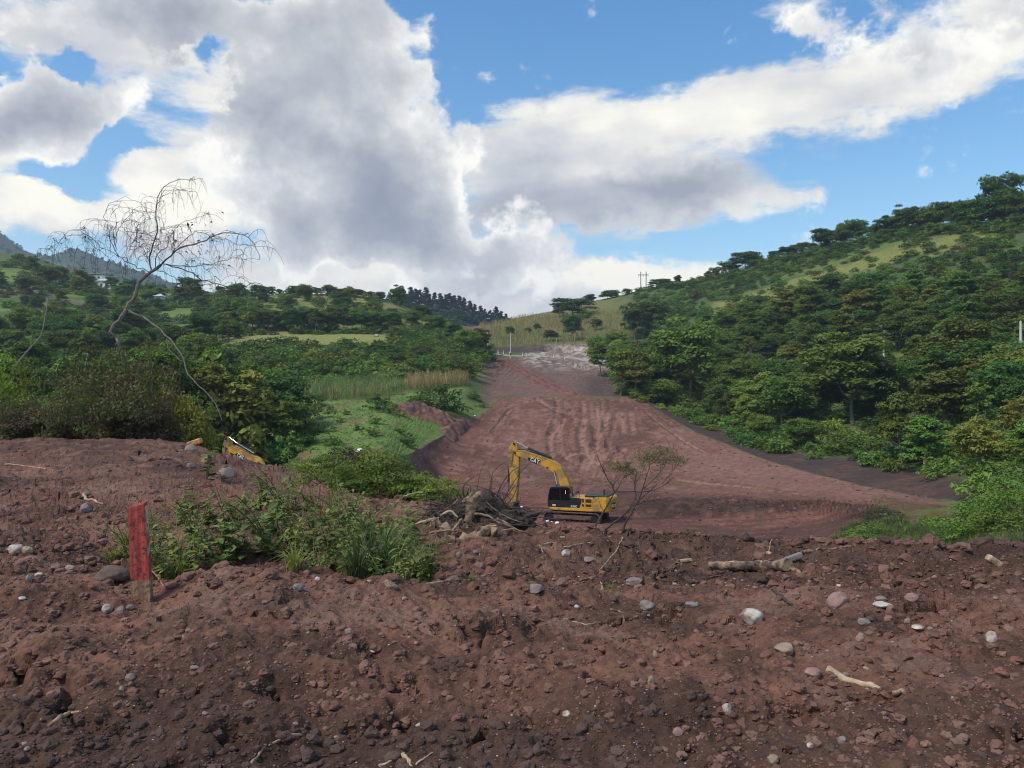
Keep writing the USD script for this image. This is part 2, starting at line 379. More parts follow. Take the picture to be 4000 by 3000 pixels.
CURVES = [
    level(-1.75, [(0, 0.5)]),
    level(-1.72, [(0, 1.7)]),
    level(-1.2, [(0, 2.45)]),
    level([(0, -1.2), (800, -1.13), (1600, -1.17), (2400, -1.2), (4000, -1.2)], [(0, 3.4)]),
    curve([(-800, 2230, 5.4), (0, 2225, 5.4), (350, 2245, 5.4), (560, 2275, 5.4), (690, 2270, 5.4), (800, 2225, 5.3), (950, 2196, 5.2), (1200, 2225, 5.3), (1500, 2262, 5.4), (1900, 2290, 5.5), (2300, 2330, 5.6), (2900, 2345, 5.6), (4000, 2335, 5.6), (5000, 2335, 5.6)]),
    level([(0, -1.36), (500, -1.55), (1000, -1.6), (1700, -1.62), (2200, -1.62), (4000, -1.62)], [(0, 6.6)]),
    curve([(0, 2010, 9.6), (1000, 2015, 9.6), (1700, 2110, 9.6), (2200, 2160, 9.6), (2600, 2170, 9.4), (3200, 2180, 9.2), (4000, 2195, 9.0)]),
    curve([(-500, 1712, 27), (0, 1715, 27), (600, 1710, 27), (800, 1745, 26), (900, 1772, 24), (1040, 1812, 22), (1300, 1895, 17), (1600, 1945, 16), (1900, 1965, 15.5), (2050, 2010, 15), (2200, 2085, 14), (2600, 2112, 13.5), (3000, 2120, 13), (3300, 2170, 12), (4000, 2188, 11.5)]),
    level([(0, -4.0), (690, -4.5), (860, -10.2), (3200, -10.3), (3500, -7.0), (4000, -5.0)], [(0, 45), (3200, 45), (3450, 30), (4000, 24)]),
    curve([(-500, 1640, 85), (0, 1640, 85), (780, 1650, 82), (900, 1880, 86), (1050, 1893, 84), (1200, 1850, 72), (1500, 1845, 72), (1600, 1885, 88), (1700, 1885, 98), (2500, 1885, 98), (2800, 1890, 92), (3100, 1915, 82), (3400, 1950, 72), (3650, 1985, 58), (4000, 2010, 42)]),
    curve([(-500, 1620, 100), (0, 1620, 100), (780, 1630, 100), (900, 1740, 104), (1050, 1745, 102), (1200, 1785, 80), (1500, 1790, 80), (1590, 1790, 92), (1700, 1722, 108), (1880, 1622, 136), (1960, 1547, 152), (2480, 1549, 152), (2600, 1622, 134), (2700, 1682, 122), (3000, 1802, 100), (3300, 1882, 84), (3600, 1945, 72), (3800, 1975, 58), (4000, 1985, 48)]),
    curve([(-500, 1545, 130), (0, 1545, 130), (1000, 1570, 132), (1200, 1561, 132), (1450, 1561, 132), (1610, 1533, 138), (1814, 1508, 150), (1900, 1530, 160), (1990, 1538, 162), (2480, 1537, 165), (2600, 1590, 152), (2700, 1640, 138), (3000, 1745, 112), (3300, 1802, 95), (3600, 1850, 82), (4000, 1915, 60)]),
    curve([(-500, 1480, 162), (0, 1480, 162), (1200, 1505, 158), (1600, 1488, 160), (1800, 1465, 166), (1900, 1440, 215), (2000, 1404, 250), (2250, 1425, 250), (2400, 1470, 205), (2480, 1490, 195), (2600, 1530, 180), (3000, 1600, 145), (3300, 1640, 125), (3600, 1690, 108), (4000, 1740, 85)]),
    curve([(-500, 1290, 232), (0, 1300, 232), (870, 1322, 225), (1100, 1309, 225), (1500, 1309, 226), (1800, 1332, 250), (1890, 1377, 282), (2000, 1389, 284), (2150, 1400, 280), (2300, 1414, 275), (2500, 1431, 262), (2600, 1400, 245), (3000, 1420, 185), (3300, 1430, 165), (3600, 1430, 150), (4000, 1450, 130)]),
    curve([(-500, 1280, 265), (0, 1288, 265), (870, 1315, 252), (1100, 1312, 252), (1500, 1314, 255), (1800, 1320, 275), (1890, 1362, 292), (2000, 1360, 294), (2150, 1362, 292), (2300, 1358, 290), (2450, 1345, 292), (2600, 1330, 285), (3000, 1270, 225), (3300, 1240, 200), (3600, 1210, 185), (4000, 1200, 170)]),
    curve([(-900, 930, 430), (0, 982, 430), (110, 986, 432), (220, 1029, 440), (400, 1078, 450), (600, 1116, 425), (720, 1132, 400), (1000, 1149, 360), (1181, 1147, 350), (1362, 1149, 350), (1452, 1158, 350), (1542, 1183, 350), (1655, 1222, 350), (1750, 1258, 355), (1820, 1276, 390), (1900, 1270, 420), (1955, 1262, 440), (2017, 1240, 440), (2089, 1226, 440), (2180, 1208, 430), (2306, 1176, 420), (2415, 1154, 405), (2502, 1129, 395), (2704, 1093, 370), (2834, 1065, 355), (3015, 1012, 335), (3203, 968, 310), (3376, 930, 290), (3485, 902, 280), (3630, 880, 265), (3846, 866, 250), (4000, 850, 240), (5200, 780, 210)]),
]
XS = np.unique(np.concatenate([np.linspace(-9000, -150, 70), np.arange(-150, 4151, 6.5), np.linspace(4150, 12000, 70)]))
SEG = [3, 8, 100, 100, 14, 62, 66, 26, 62, 70, 26, 34, 40, 16, 64]
PXC = np.clip(XS, -900, 5200)
ky, kz = [], []
for c in CURVES:
    py, y = c(PXC)
    py, y = np.broadcast_to(py, XS.shape).astype(float), np.broadcast_to(y, XS.shape).astype(float)
    ky.append(y); kz.append(-(py - HPX) / FPX * y)
ky, kz = np.array(ky), np.array(kz)
ky = np.exp(ndimage.gaussian_filter1d(np.log(ky), 5, axis=1, mode='nearest')); kz = ndimage.gaussian_filter1d(kz, 5, axis=1, mode='nearest')
ky = np.maximum.accumulate(ky + 1e-3 * np.arange(len(ky))[:, None], axis=0)
rows_s = np.concatenate([[i + k / n for k in range(n)] for i, n in enumerate(SEG)] + [[len(SEG)]])
S = rows_s
i0 = np.minimum(S.astype(int), len(SEG) - 1)
ft = (S - i0)[:, None]
GY = np.exp(np.log(ky[i0]) * (1 - ft) + np.log(ky[i0 + 1]) * ft)
# near ground: rows evenly spread on the picture, so that clods keep their size
for seg in (2, 3, 5, 6):
    m = i0 == seg
    tt = ft[m]
    inv = (1 / ky[seg]) * (1 - tt) + (1 / ky[seg + 1]) * tt
    GY[m] = 1 / inv
wy = (np.log(GY) - np.log(ky[i0])) / (np.log(ky[i0 + 1]) - np.log(ky[i0]))
lin = (GY - ky[i0]) / (ky[i0 + 1] - ky[i0])
GZ = kz[i0] * (1 - lin) + kz[i0 + 1] * lin
GZ0 = GZ.copy()
soft = ndimage.gaussian_filter1d(GZ, 2.2, axis=0, mode="nearest")
GZ = GZ * 0.25 + soft * 0.75
# far field beyond the ridges: falls away and runs to the horizon
zr, yr = GZ[-1], GY[-1]
for k, (fy, dz) in enumerate([(1.06, -3), (1.2, -16), (1.5, -40)]):
    GY = np.vstack([GY, yr * fy]); GZ = np.vstack([GZ, zr + dz])
for yy in (900.0, 1800.0, 4000.0, 9000.0):
    GY = np.vstack([GY, np.full(len(XS), yy)]); GZ = np.vstack([GZ, np.full(len(XS), -22.0)])
S = np.concatenate([S, [15.2, 15.4, 15.6, 16, 17, 18, 19]])
nR, nC = GY.shape
U = (XS - 2000) / FPX
GX = U[None] * GY
SS = np.broadcast_to(S[:, None], GY.shape)
PX = np.broadcast_to(XS[None], GY.shape)
PYB = HPX - GZ / GY * FPX                       # row of the photograph (before relief)


def fb(sx, octaves=4, seed=0, sy=None):
    return meshkit.fbm(np.stack([GX / sx, GY / (sy or sx), np.zeros_like(GX)], -1), octaves, seed) - 0.5


def ridged(sx, octaves, seed):
    out = 0
    for o in range(octaves):
        n = meshkit.noise(np.stack([GX / sx * 2 ** o, GY / sx * 2 ** o, np.full_like(GX, 0.37 + o)], -1), seed + o)
        out = out + 0.5 ** (o + 1) * (1 - np.abs(2 * n - 1))
    return out / (1 - 0.5 ** octaves) - 0.5


big, mid_, small, fine = fb(1.1, 3, 1), fb(0.34, 3, 2), ridged(0.16, 3, 3), fb(0.045, 2, 5)
near = sm(SS, 1.2, 2.2) * (1 - sm(SS, 4.3, 5.2))
rubble = sm(SS, 4.3, 5.2) * (1 - sm(SS, 7.2, 8.0))
leftflat = 1 - sm(PX, 900, 1500)
lump = np.abs(fb(0.10, 3, 91)) ; lump2 = np.maximum(fb(0.055, 2, 92), -0.05)
crag = np.maximum(fb(0.26, 4, 93), -0.02) + 1.1 * np.maximum(fb(0.55, 4, 96, 0.3), -.03)
att = np.clip(9.0 / GY, 0, 1) ** 1.2
far_clods = sm(GY, 9, 16) * (np.maximum(fb(0.8, 4, 94), -.02) * .9 + .35 * np.maximum(fb(0.45, 3, 95), 0))
lump, lump2, crag, small, fine = lump * att, lump2 * att, crag * att, small * att, fine * att
GZ = GZ + near * (0.13 * big + 0.09 * mid_ + 0.02 * small + 0.05 * lump + 0.035 * lump2 + 0.16 * crag + 0.022 * fine)
GZ = GZ + rubble * ((0.30 - 0.18 * leftflat) * fb(1.6, 3, 7) + (0.26 - 0.12 * leftflat) * mid_ + 0.30 * far_clods + 0.05 * small + 0.09 * lump + 0.05 * lump2 + 0.2 * crag + 0.02 * fine)
# hollows and undercut clods
DENTS = [(1850, 2480, 60, .08), (1940, 2462, 60, .09), (2080, 2450, 55, .07), (1120, 2390, 22, .05), (2570, 2398, 42, .09), (2645, 2405, 36, .06), (3640, 2390, 75, .10), (230, 2690, 120, .08), (2400, 2430, 36, .07), (2560, 2150, 55, .22), (1560, 2690, 50, .06), (2760, 2590, 55, .06), (1070, 2700, 40, .05), (900, 2900, 120, .08), (300, 2860, 110, .07), (2420, 2750, 45, .06), (1500, 2820, 90, .06), (3150, 2780, 60, .06), (3450, 2780, 70, .07), (1330, 2620, 30, .05), (1480, 2560, 30, .06), (640, 2440, 26, .04)]
wob = fb(0.10, 3, 77)
for dx, dy, r, a in DENTS:
    d = np.hypot((PX - dx) * 0.75, (PYB - dy) * 1.7) / r * (1 + 2.6 * wob)
    GZ = GZ - a * (1 - sm(d, 0.45, 1.0)) * (near + rubble)
pit = sm(SS, 7.6, 8.3) * (1 - sm(SS, 8.85, 9.2)) * sm(PX, 800, 950) * (1 - sm(PX, 3400, 3750))
rut = np.sin(2 * np.pi * (GY + 0.035 * GX + 2.2 * fb(16, 3, 11)) / 2.1)
rut2 = np.sin(2 * np.pi * (GY + 0.10 * GX + 1.6 * fb(9, 3, 12)) / 0.95)
GZ = GZ + pit * (0.07 * (1 - sm(PX, 2700, 3200)) * rut * (0.2 + 1.6 * np.maximum(fb(6, 3, 13), -.1) * 2) + 0.02 * rut2 + 0.16 * fb(1.4, 3, 14, 0.9) + 0.3 * fb(7, 2, 15))
heap = np.exp(-((PYB - 1985 - 0.02 * (PX - 2600)) / 26.0) ** 2) * sm(PX, 2380, 2560) * (1 - sm(PX, 3250, 3600)) * sm(SS, 8.05, 8.3) * (1 - sm(SS, 8.9, 9.3))
GZ = GZ + heap * (0.35 + 0.9 * fb(1.1, 3, 17))
edge_n = fb(3.5, 4, 19)
SR, PR = SS + 0.10 * edge_n, PX + 70 * edge_n
ramp = sm(SR, 8.8, 9.1) * (1 - sm(SR, 9.97, 10.03)) * sm(PR, 1580, 1615) * (1 - sm(PX, 3500, 3800))
GZ = GZ + ramp * (0.20 * fb(1.2, 4, 24) + 0.16 * fb(2.5, 4, 20, 1.2) + 0.35 * fb(14, 2, 21))
slope2 = sm(SS, 10.0, 10.2) * (1 - sm(SS, 12.7, 13.0)) * sm(PX, 1850, 1930) * (1 - sm(PX, 2480, 2600))
GZ = GZ + slope2 * (1.1 * fb(4, 4, 22, 2.5))
far = sm(SS, 9.9, 10.6) * (1 - slope2)
GZ = GZ + far * (1.1 * fb(22, 3, 25) + 0.35 * fb(4, 3, 26))
rockcut = sm(PX, 2020, 2080) * (1 - sm(PX, 2330, 2460)) * sm(SS, 11.6, 12.0) * (1 - sm(SS, 14.1, 14.4))
rockcut = rockcut * (1 - sm(np.abs(SS - 13.0), 0.28, 0.0))
GZ = GZ + rockcut * (2.2 * ridged(3.0, 3, 28))
rough_left = sm(SS, 6.2, 7.0) * (1 - sm(SS, 9.6, 10)) * (1 - sm(PX, 700, 900))
GZ = GZ + rough_left * (0.10 + 0.4 * sm(SS, 8.2, 9)) * fb(5, 3, 29)


def polyline_distance(pts, mask):
    """Distance in plan of the masked vertices to a polyline of plan points."""
    q = np.stack([GX[mask], GY[mask]], 1)
    best = np.full(len(q), 1e9)
    for a, b in zip(pts[:-1], pts[1:]):
        ab = b - a
        t = np.clip(((q - a) @ ab) / (ab @ ab), 0, 1)
        best = np.minimum(best, np.linalg.norm(q - a - t[:, None] * ab, axis=1))
    return best


def ray(px, py, s0=1.9, s1=15.0):
    """First point of the land seen at a pixel of the photograph, searching curves s0 to s1."""
    j = np.interp(px, XS, np.arange(nC)); j0 = int(min(max(j, 0), nC - 2)); f = j - j0
    y, z = GY[:, j0] * (1 - f) + GY[:, j0 + 1] * f, GZ[:, j0] * (1 - f) + GZ[:, j0 + 1] * f
    k = np.nonzero((S >= s0) & (S <= s1))[0]
    e = HPX - z[k] / y[k] * FPX
    up = np.nonzero(e <= py)[0]
    if len(up) == 0:
        i = k[np.argmin(e)]
        return np.array([(px - 2000) / FPX * y[i], y[i], CZ + z[i]])
    i = up[0]
    if i == 0:
        yy, zz = y[k[0]], z[k[0]]
    else:
        g = (e[i - 1] - py) / max(e[i - 1] - e[i], 1e-6)
        yy, zz = y[k[i - 1]] * (1 - g) + y[k[i]] * g, z[k[i - 1]] * (1 - g) + z[k[i]] * g
    return np.array([(px - 2000) / FPX * yy, yy, CZ + zz])


def ground(x, y):
    """Height of the land at a plan point."""
    j = np.interp(x / y, U, np.arange(nC)); j0 = int(min(max(j, 0), nC - 2)); f = j - j0
    return CZ + np.interp(y, GY[:, j0], GZ[:, j0]) * (1 - f) + np.interp(y, GY[:, j0 + 1], GZ[:, j0 + 1]) * f


TRACKS = [([(2280, 1556), (2285, 1640), (2275, 1720), (2300, 1800), (2290, 1880)], .5), ([(2330, 1556), (2338, 1640), (2330, 1735), (2342, 1790)], .45), ([(2425, 1556), (2432, 1640), (2440, 1745), (2400, 1800)], .6), ([(2455, 1556), (2470, 1640), (2480, 1740)], .5),
          ([(2380, 1556), (2372, 1640), (2340, 1720), (2290, 1800), (2250, 1880)], .35), ([(2408, 1600), (2395, 1690), (2370, 1760), (2320, 1850), (2270, 1920)], .35), ([(2240, 1600), (2190, 1650), (2150, 1720), (2160, 1790)], .4), ([(2215, 1620), (2185, 1690), (2190, 1760), (2230, 1800)], .4),
          ([(2000, 1800), (2150, 1790), (2350, 1765), (2500, 1770)], .5), ([(2100, 1560), (2170, 1600), (2260, 1640)], .5), ([(2060, 1850), (2300, 1815), (2520, 1790)], .4), ([(1830, 1770), (1700, 1765), (1640, 1780)], .4)]
TRACKS += [([(2175, 1556), (2170, 1640), (2150, 1700)], .3), ([(2310, 1556), (2318, 1640), (2330, 1720), (2310, 1830)], .4), ([(2356, 1600), (2368, 1690), (2385, 1760)], .3), ([(1990, 1600), (1930, 1680), (1860, 1750)], .22), ([(2520, 1600), (2640, 1700), (2760, 1770)], .25), ([(2450, 1850), (2700, 1880), (3000, 1915), (3300, 1950)], .45), ([(2400, 1880), (2700, 1915), (3000, 1945), (3280, 1965)], .45)]
trackw = np.zeros_like(GX)
tm = (SS > 8.7) & (SS < 10.05) & (PX > 1550) & (PX < 3300)
for pts, w in TRACKS:
    q = np.array([ray(a, b, 8.6, 10.04)[:2] for a, b in pts])
    q = spline(q, 14)
    d = polyline_distance(q, tm)
    w = w * 1.3
    g = np.exp(-(d / w) ** 2)
    fadet = np.clip(.55 + 2.2 * (meshkit.fbm(np.stack([GX[tm] / 9, GY[tm] / 9, np.zeros(tm.sum())], -1), 2, 33) - .42), 0, 1)
    g = g * fadet
    GZ[tm] -= 0.17 * g - 0.12 * fadet * np.exp(-((d - 2.1 * w) / (0.7 * w)) ** 2)
    trackw[tm] = np.maximum(trackw[tm], g)
haul = np.zeros_like(GX)      # the haul track that climbs from the ramp to the road
hm = (SS > 9.95) & (SS < 13.0) & (PX > 1800) & (PX < 2500)
hq = spline(np.array([ray(a, b, 9.97, 12.98)[:2] for a, b in [(1915, 1388), (1950, 1410), (2000, 1435), (2060, 1465), (2120, 1495), (2170, 1520), (2240, 1545)]]), 24)
hd = polyline_distance(hq, hm)
haul[hm] = np.exp(-(hd / 3.0) ** 2)
GZ[hm] += 0.5 * haul[hm] - 0.35 * np.exp(-((hd - 1.0) / .5) ** 2)

# ---- what covers it: base colours per vertex
SOIL, SOILD, SOILP = np.array([.180, .087, .058]), np.array([.084, .047, .033]), np.array([.215, .120, .086])
RED, REDP, DARK = np.array([.158, .068, .049]), np.array([.225, .120, .088]), np.array([.060, .042, .035])
GRASS, GRASSY, GRASSD = np.array([.140, .180, .045]), np.array([.225, .230, .065]), np.array([.080, .110, .034])
ROCK = np.array([.37, .32, .25])
n_a, n_b, n_c = fb(0.9, 4, 40), fb(0.25, 4, 41), fb(6, 4, 42)
n_d, n_e = fb(40, 3, 43), fb(12, 4, 44)
C = np.empty(GX.shape + (3,))


def lay(w, c):
    global C
    w = np.clip(w, 0, 1)[..., None]
    C = C * (1 - w) + w * np.asarray(c)


C[:] = SOIL
lay(sm(n_a + 0.6 * n_b, 0.0, 0.22), SOILP * 0.95)
lay(0.85 * sm(-n_a - 0.5 * n_b, 0.02, 0.2), SOILD)
lay(0.75 * rubble * sm(n_a - n_b, -0.12, 0.12) * sm(PX, 1100, 1700), SOILD)
lay(0.8 * rubble * sm(PX + 300 * n_a, 2200, 2500) * sm(n_b + n_a, -.22, .05), SOILD * .85)
lay(0.9 * near * sm(PYB + 450 * n_a, 2560, 2900), SOILD * .92)  # shade of the vehicle put into the soil colour, darker towards the camera
lay(0.6 * near * sm(fb(0.6, 4, 59), 0.02, 0.16), SOILD * 0.9)
lay(rubble * leftflat * sm(PYB, 2200, 1800) * .8, SOIL * np.array([.80, .82, .85]))
lay(.8 * rubble * leftflat * sm(fb(1.6, 4, 63), 0.0, .15), SOILD)
lay(.6 * rubble * leftflat * sm(fb(.5, 4, 64), 0.08, .2), SOILP)
# beyond the bank: green slopes by default
veg = sm(SS + 0.5 * n_e, 7.55, 7.95)
lay(veg, GRASSD)
lay(veg * sm(n_e + n_d, -0.05, 0.15), GRASS)
lay(pit, RED * 0.8)
lay(0.8 * pit * sm(0.6 * rut * 0.3 + n_c + 0.5 * n_a, 0.02, 0.2), RED * 1.25)
lay(0.75 * pit * sm(-0.25 * rut - n_c + n_b * .3, 0.06, 0.25), SOILD)
lay(0.97 * np.maximum(pit, ramp) * sm(PX + 500 * n_c, 2300, 2520) * (1 - sm(PX, 3450, 3650)) * np.exp(-((PYB - 1988 + 110 * n_c) / 40.0) ** 4) * sm(fb(1.4, 4, 73, .6), -.24, -.06), SOILD * .62)
GZ += np.maximum(pit, ramp) * sm(PX, 2300, 2520) * (1 - sm(PX, 3400, 3600)) * np.exp(-((PYB - 1990) / 45.0) ** 4) * (.55 * np.maximum(fb(.9, 4, 74, .7), 0) + .12 * np.sin(GY * 4.2 + 3 * fb(7, 2, 75)))
lay(0.7 * pit * sm(fb(1.3, 4, 61, 0.5) + .5 * rut * .1, .04, .2), SOILD * 1.2)
lay(0.9 * pit * sm(PX, 2500, 3000) * sm(PYB, 1960, 1900) * sm(SS, 8.3, 8.5), REDP * 0.85)
lay(ramp, RED * 1.05)
lay(0.6 * ramp * sm(fb(3.0, 5, 45, 1.0) + 0.5 * n_c, -0.05, 0.2), REDP * 0.9)
lay(0.55 * ramp * sm(fb(2.2, 5, 55, 5.0) - 0.4 * n_c, 0.05, 0.22), RED * 0.62)
lay(0.75 * ramp * sm(fb(0.9, 5, 56) + .35 * fb(6, 3, 70), 0.05, 0.16), SOILD * 1.3)
lay(0.6 * ramp * sm(fb(0.8, 5, 71) - .3 * fb(6, 3, 70), 0.06, 0.16), REDP * 1.25)
lay(0.6 * ramp * sm(fb(5, 4, 72, 0.7) , 0.07, 0.2) * sm(PYB, 1740, 1840), SOILD * 1.2)
lay(0.5 * ramp * sm(fb(0.8, 4, 57, 6.0), 0.06, 0.2) * sm(PX, 1900, 2100) * (1 - sm(PX, 2450, 2600)), REDP * 1.1)
lay(ramp * sm(PX + 400 * n_c, 2500, 2850) * 0.8, REDP * 0.95)
lay(0.9 * sm(trackw, .35, .8) * ramp * sm(n_b + n_a, -.3, .0), REDP * 1.2)
lay(0.6 * trackw * ramp * sm(-n_b - n_a, 0, .2), SOILD)
lay(0.7 * ramp * np.exp(-((trackw - .2) / .14) ** 2), SOILD * 1.2)
# strip of dark stripped soil between the ramp and the forest
strip = sm(SS + 0.25 * n_c, 9.97, 10.05) * (1 - sm(SS + 0.5 * n_c, 10.9, 11.15)) * sm(PX, 2470, 2560)
lay(strip, DARK * 1.1)
lay(strip * 0.5 * sm(n_a + n_c, 0, .2), SOIL * 0.7)
lay(slope2, np.array([.165, .095, .072]))
lay(slope2 * 0.8 * sm(fb(5, 4, 46) + .4 * n_c, -0.05, 0.12), np.array([.13, .095, .075]))
lay(slope2 * 0.8 * sm(PX + 60 * n_c, 2230, 2330) * sm(PYB, 1455, 1490), DARK * 1.2)
lay(0.9 * haul, RED * 1.25)
lay(haul * sm(np.abs(fb(1.5, 2, 47)), 0.05, 0.15) * .3, SOILD)
pale = rockcut * sm(1.6 * fb(1.6, 4, 48) + 0.6 * n_c - 0.35 * sm(PYB, 1440, 1500) - 0.25 * sm(PX, 2280, 2420), -0.05, 0.16)
lay(rockcut * sm(SS, 11.9, 12.2), np.array([.20, .14, .11]))
lay(0.92 * pale, ROCK)
lay(0.7 * pale * sm(fb(2.2, 4, 62, 1.2), .03, .16), ROCK * .5)
lay(sm(np.abs(SS - 13.0), 0.20, 0.12) * sm(PX, 1860, 1890) * (1 - sm(PX, 2540, 2620)), [.30, .27, .24])          # the road across the slope
lay(0.9 * sm(SS, 13.3, 13.6) * (1 - sm(SS, 14.05, 14.2)) * sm(PX, 1870, 1900) * (1 - sm(PX + 300 * n_c, 2100, 2200)), DARK * 1.2)
# meadow, terraces, hill pastures
meadow = sm(SS, 8.95, 9.3) * (1 - sm(SS, 11.0, 11.1)) * sm(PX, 1100, 1180) * (1 - sm(PX + 70 * n_c - (1790 - PYB) * 0.9, 1560, 1620))
lay(meadow, np.array([.135, .200, .045]))
lay(0.7 * meadow * sm(fb(5, 4, 65), 0.02, 0.2), np.array([.20, .175, .075]))
lay(0.7 * meadow * sm(fb(1.8, 4, 66), 0.02, 0.15), np.array([.065, .12, .03]))
lay(0.6 * meadow * sm(fb(0.7, 3, 67), 0.05, 0.15), np.array([.10, .17, .04]))
lay(0.7 * meadow * sm(fb(2.6, 4, 68), 0.14, 0.22), SOIL)
GZ += meadow * .35 * fb(1.3, 4, 69)
lay(sm(SS, 12.6, 12.9) * (1 - sm(SS, 14.1, 14.3)) * sm(PX, 820, 900) * (1 - sm(PX, 1550, 1700)), GRASSY * 0.95)
dome_ = sm(SS + 0.4 * n_e, 14.25, 14.45) * sm(PX, 900, 1100) * (1 - sm(PX, 1680, 1760))
lay(dome_, GRASSY * 0.85)
lay(0.6 * dome_ * sm(n_e, 0, .2), GRASS * 0.8)
lhill = sm(SS, 13.9, 14.3) * (1 - sm(PX, 700, 1000)) * sm(n_d + 0.6 * n_e, -0.1, 0.02)
lay(lhill, GRASS * np.array([.95, 1.0, .85]))
lay(0.7 * sm(SS, 14.2, 14.5) * (1 - sm(PX, 500, 900)) * sm(n_e - n_d, 0.08, 0.2), np.array([.15, .12, .065]))
# the far red cutting and the field slope on the right hill
lay(sm(SS, 14.4, 14.6) * sm(PX, 1800, 1830) * (1 - sm(PX - (SS - 14.5) * 60, 1960, 2000)), RED * 1.3)
field = sm(SS, 14.02, 14.1) * sm(PX, 1880, 1950) * (1 - sm(PX + 200 * n_c, 2480, 2650))
lay(field * (1 - sm(SS, 14.9, 15)) * 0.9, np.array([.15, .135, .05]))
rh = sm(SS, 13.5, 14.1) * sm(PX + 200 * n_c, 2350, 2550)
lay(rh * 0.92, GRASSD * np.array([.80, .88, .95]))
lay(rh * sm(n_e + .5 * n_d, .0, .16) * 0.6, GRASS * 0.6)
lay(0.5 * rh * sm(fb(3, 4, 58), .03, .2), GRASSD * .6)


def band(px, py, pts, width):
    """Soft band along a line drawn on the hillside (column, row)."""
    pts = np.array(pts, float)
    return sm(np.abs(py - np.interp(px, pts[:, 0], pts[:, 1])) + 60 * n_c * width / 40, width, width * 0.4) * sm(px, pts[0, 0] - 30, pts[0, 0] + 30) * (1 - sm(px, pts[-1, 0] - 30, pts[-1, 0] + 30))


lay(rh * band(PX, PYB, [(2780, 1215), (2950, 1170), (3200, 1090), (3500, 985), (3900, 915)], 46), GRASSY * 0.78)
lay(rh * band(PX, PYB, [(3050, 1080), (3300, 1010), (3500, 945)], 20), GRASS * .8)
rgw = sm(SS, 7.9, 8.1) * (1 - sm(SS + .3 * n_c, 9.2, 9.5)) * sm(PX + 250 * n_c, 3380, 3480)
lay(rgw, SOIL * .7)
lay(rgw * sm(n_a + n_c + .5 * n_b, -.12, .06), GRASS * .7)
grav = (near + rubble + 0.6 * slope2) * (0.55 + 0.9 * sm(n_a, -0.05, 0.15))
C = np.clip(C * (1 + 0.25 * n_c[..., None]), 0.01, 0.8)

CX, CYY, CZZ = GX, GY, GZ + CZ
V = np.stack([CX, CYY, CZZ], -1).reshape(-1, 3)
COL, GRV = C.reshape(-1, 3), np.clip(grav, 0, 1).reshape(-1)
ii, jj = np.meshgrid(np.arange(nR - 1), np.arange(nC - 1), indexing="ij")
quads = np.stack([ii * nC + jj, ii * nC + jj + 1, (ii + 1) * nC + jj + 1, (ii + 1) * nC + jj], -1)
fs, fx = SS[:-1, :-1] + 1e-6, PX[:-1, :-1]
kind = np.full(fs.shape, 6)
kind[fs < 2] = 0
kind[(fs >= 2) & (fs < 5)] = 1
kind[(fs >= 5) & (fs < 7.6)] = 2
kind[(fs >= 7.6) & (fs < 9) & (fx > 850) & (fx < 3500)] = 3
kind[(fs >= 9) & (fs < 10) & (fx > 1600) & (fx < 3800)] = 4
kind[(fs >= 9) & (fs < 11) & (fx > 1100) & (fx <= 1600)] = 5
kind[(fs >= 12) & (fx > 2350)] = 7
GEO = {}
for k, nm in enumerate(["road", "roadside_bank", "rubble_bank", "pit_floor", "earth_ramp", "meadow", "hillside", "forest_hill"]):
    q = quads[kind == k]
    ids, inv = np.unique(q, return_inverse=True)
    q = inv.reshape(-1, 4)
    m = UsdGeom.Mesh.Define(stage, "/World/" + nm)
    m.CreatePointsAttr(Vt.Vec3fArray.FromNumpy(V[ids].astype(np.float32)))
    m.CreateFaceVertexCountsAttr(Vt.IntArray.FromNumpy(np.full(len(q), 4, np.int32)))
    m.CreateFaceVertexIndicesAttr(Vt.IntArray.FromNumpy(q.astype(np.int32).ravel()))
    m.CreateSubdivisionSchemeAttr("none")
    pv = UsdGeom.PrimvarsAPI(m)
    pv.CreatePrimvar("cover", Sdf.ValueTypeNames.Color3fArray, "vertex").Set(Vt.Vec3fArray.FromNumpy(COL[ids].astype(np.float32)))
    g3 = np.repeat(GRV[ids][:, None], 3, 1)
    pv.CreatePrimvar("gravel", Sdf.ValueTypeNames.Color3fArray, "vertex").Set(Vt.Vec3fArray.FromNumpy(g3.astype(np.float32)))
    UsdShade.MaterialBindingAPI.Apply(m.GetPrim()).Bind(EARTH)
    tag(m, kind="structure")
# the ground behind the camera
bk = np.array([[-9000, 0.5, 0], [9000, 0.5, 0], [9000, -60, 0], [-9000, -60, 0], [-9000, -9000, -20], [9000, -9000, -20]], float) + [0, 0, CZ - 1.75]
bk = trimesh.Trimesh(np.array([[-60, 0.52, 0], [60, 0.52, 0], [60, -12, 0], [-60, -12, 0], [-9000, -9000, -30], [9000, -9000, -30], [9000, 0.52, 0], [-9000, 0.52, 0], [9000, -12, 0], [-9000, -12, 0]]) + [0, 0, CZ - 1.76],
                     [[0, 2, 1], [0, 3, 2], [1, 2, 8], [1, 8, 6], [7, 9, 3], [7, 3, 0], [9, 4, 5], [9, 5, 8]], process=False)
bk.invert() if bk.face_normals[0][2] < 0 else None
M_GRAVEL = mat("roadside_gravel", (.16, .12, .10), 0.95, 0.4, 2.0)
obj("ground", bk, M_GRAVEL, kind="structure")
print("land", V.shape, quads.shape)

# ------------------------------------------------------------------ vegetation: kinds
def leafmat(name, c, vary=0.3, isl=0.35, tr=0.32, second=None, amount=0.35, objvar=0.36, scale=0.35):
    return mat(name, c, 0.62, vary, scale, spec=0.25, second=second, amount=amount, island=isl, translucent=tr, objvar=objvar)


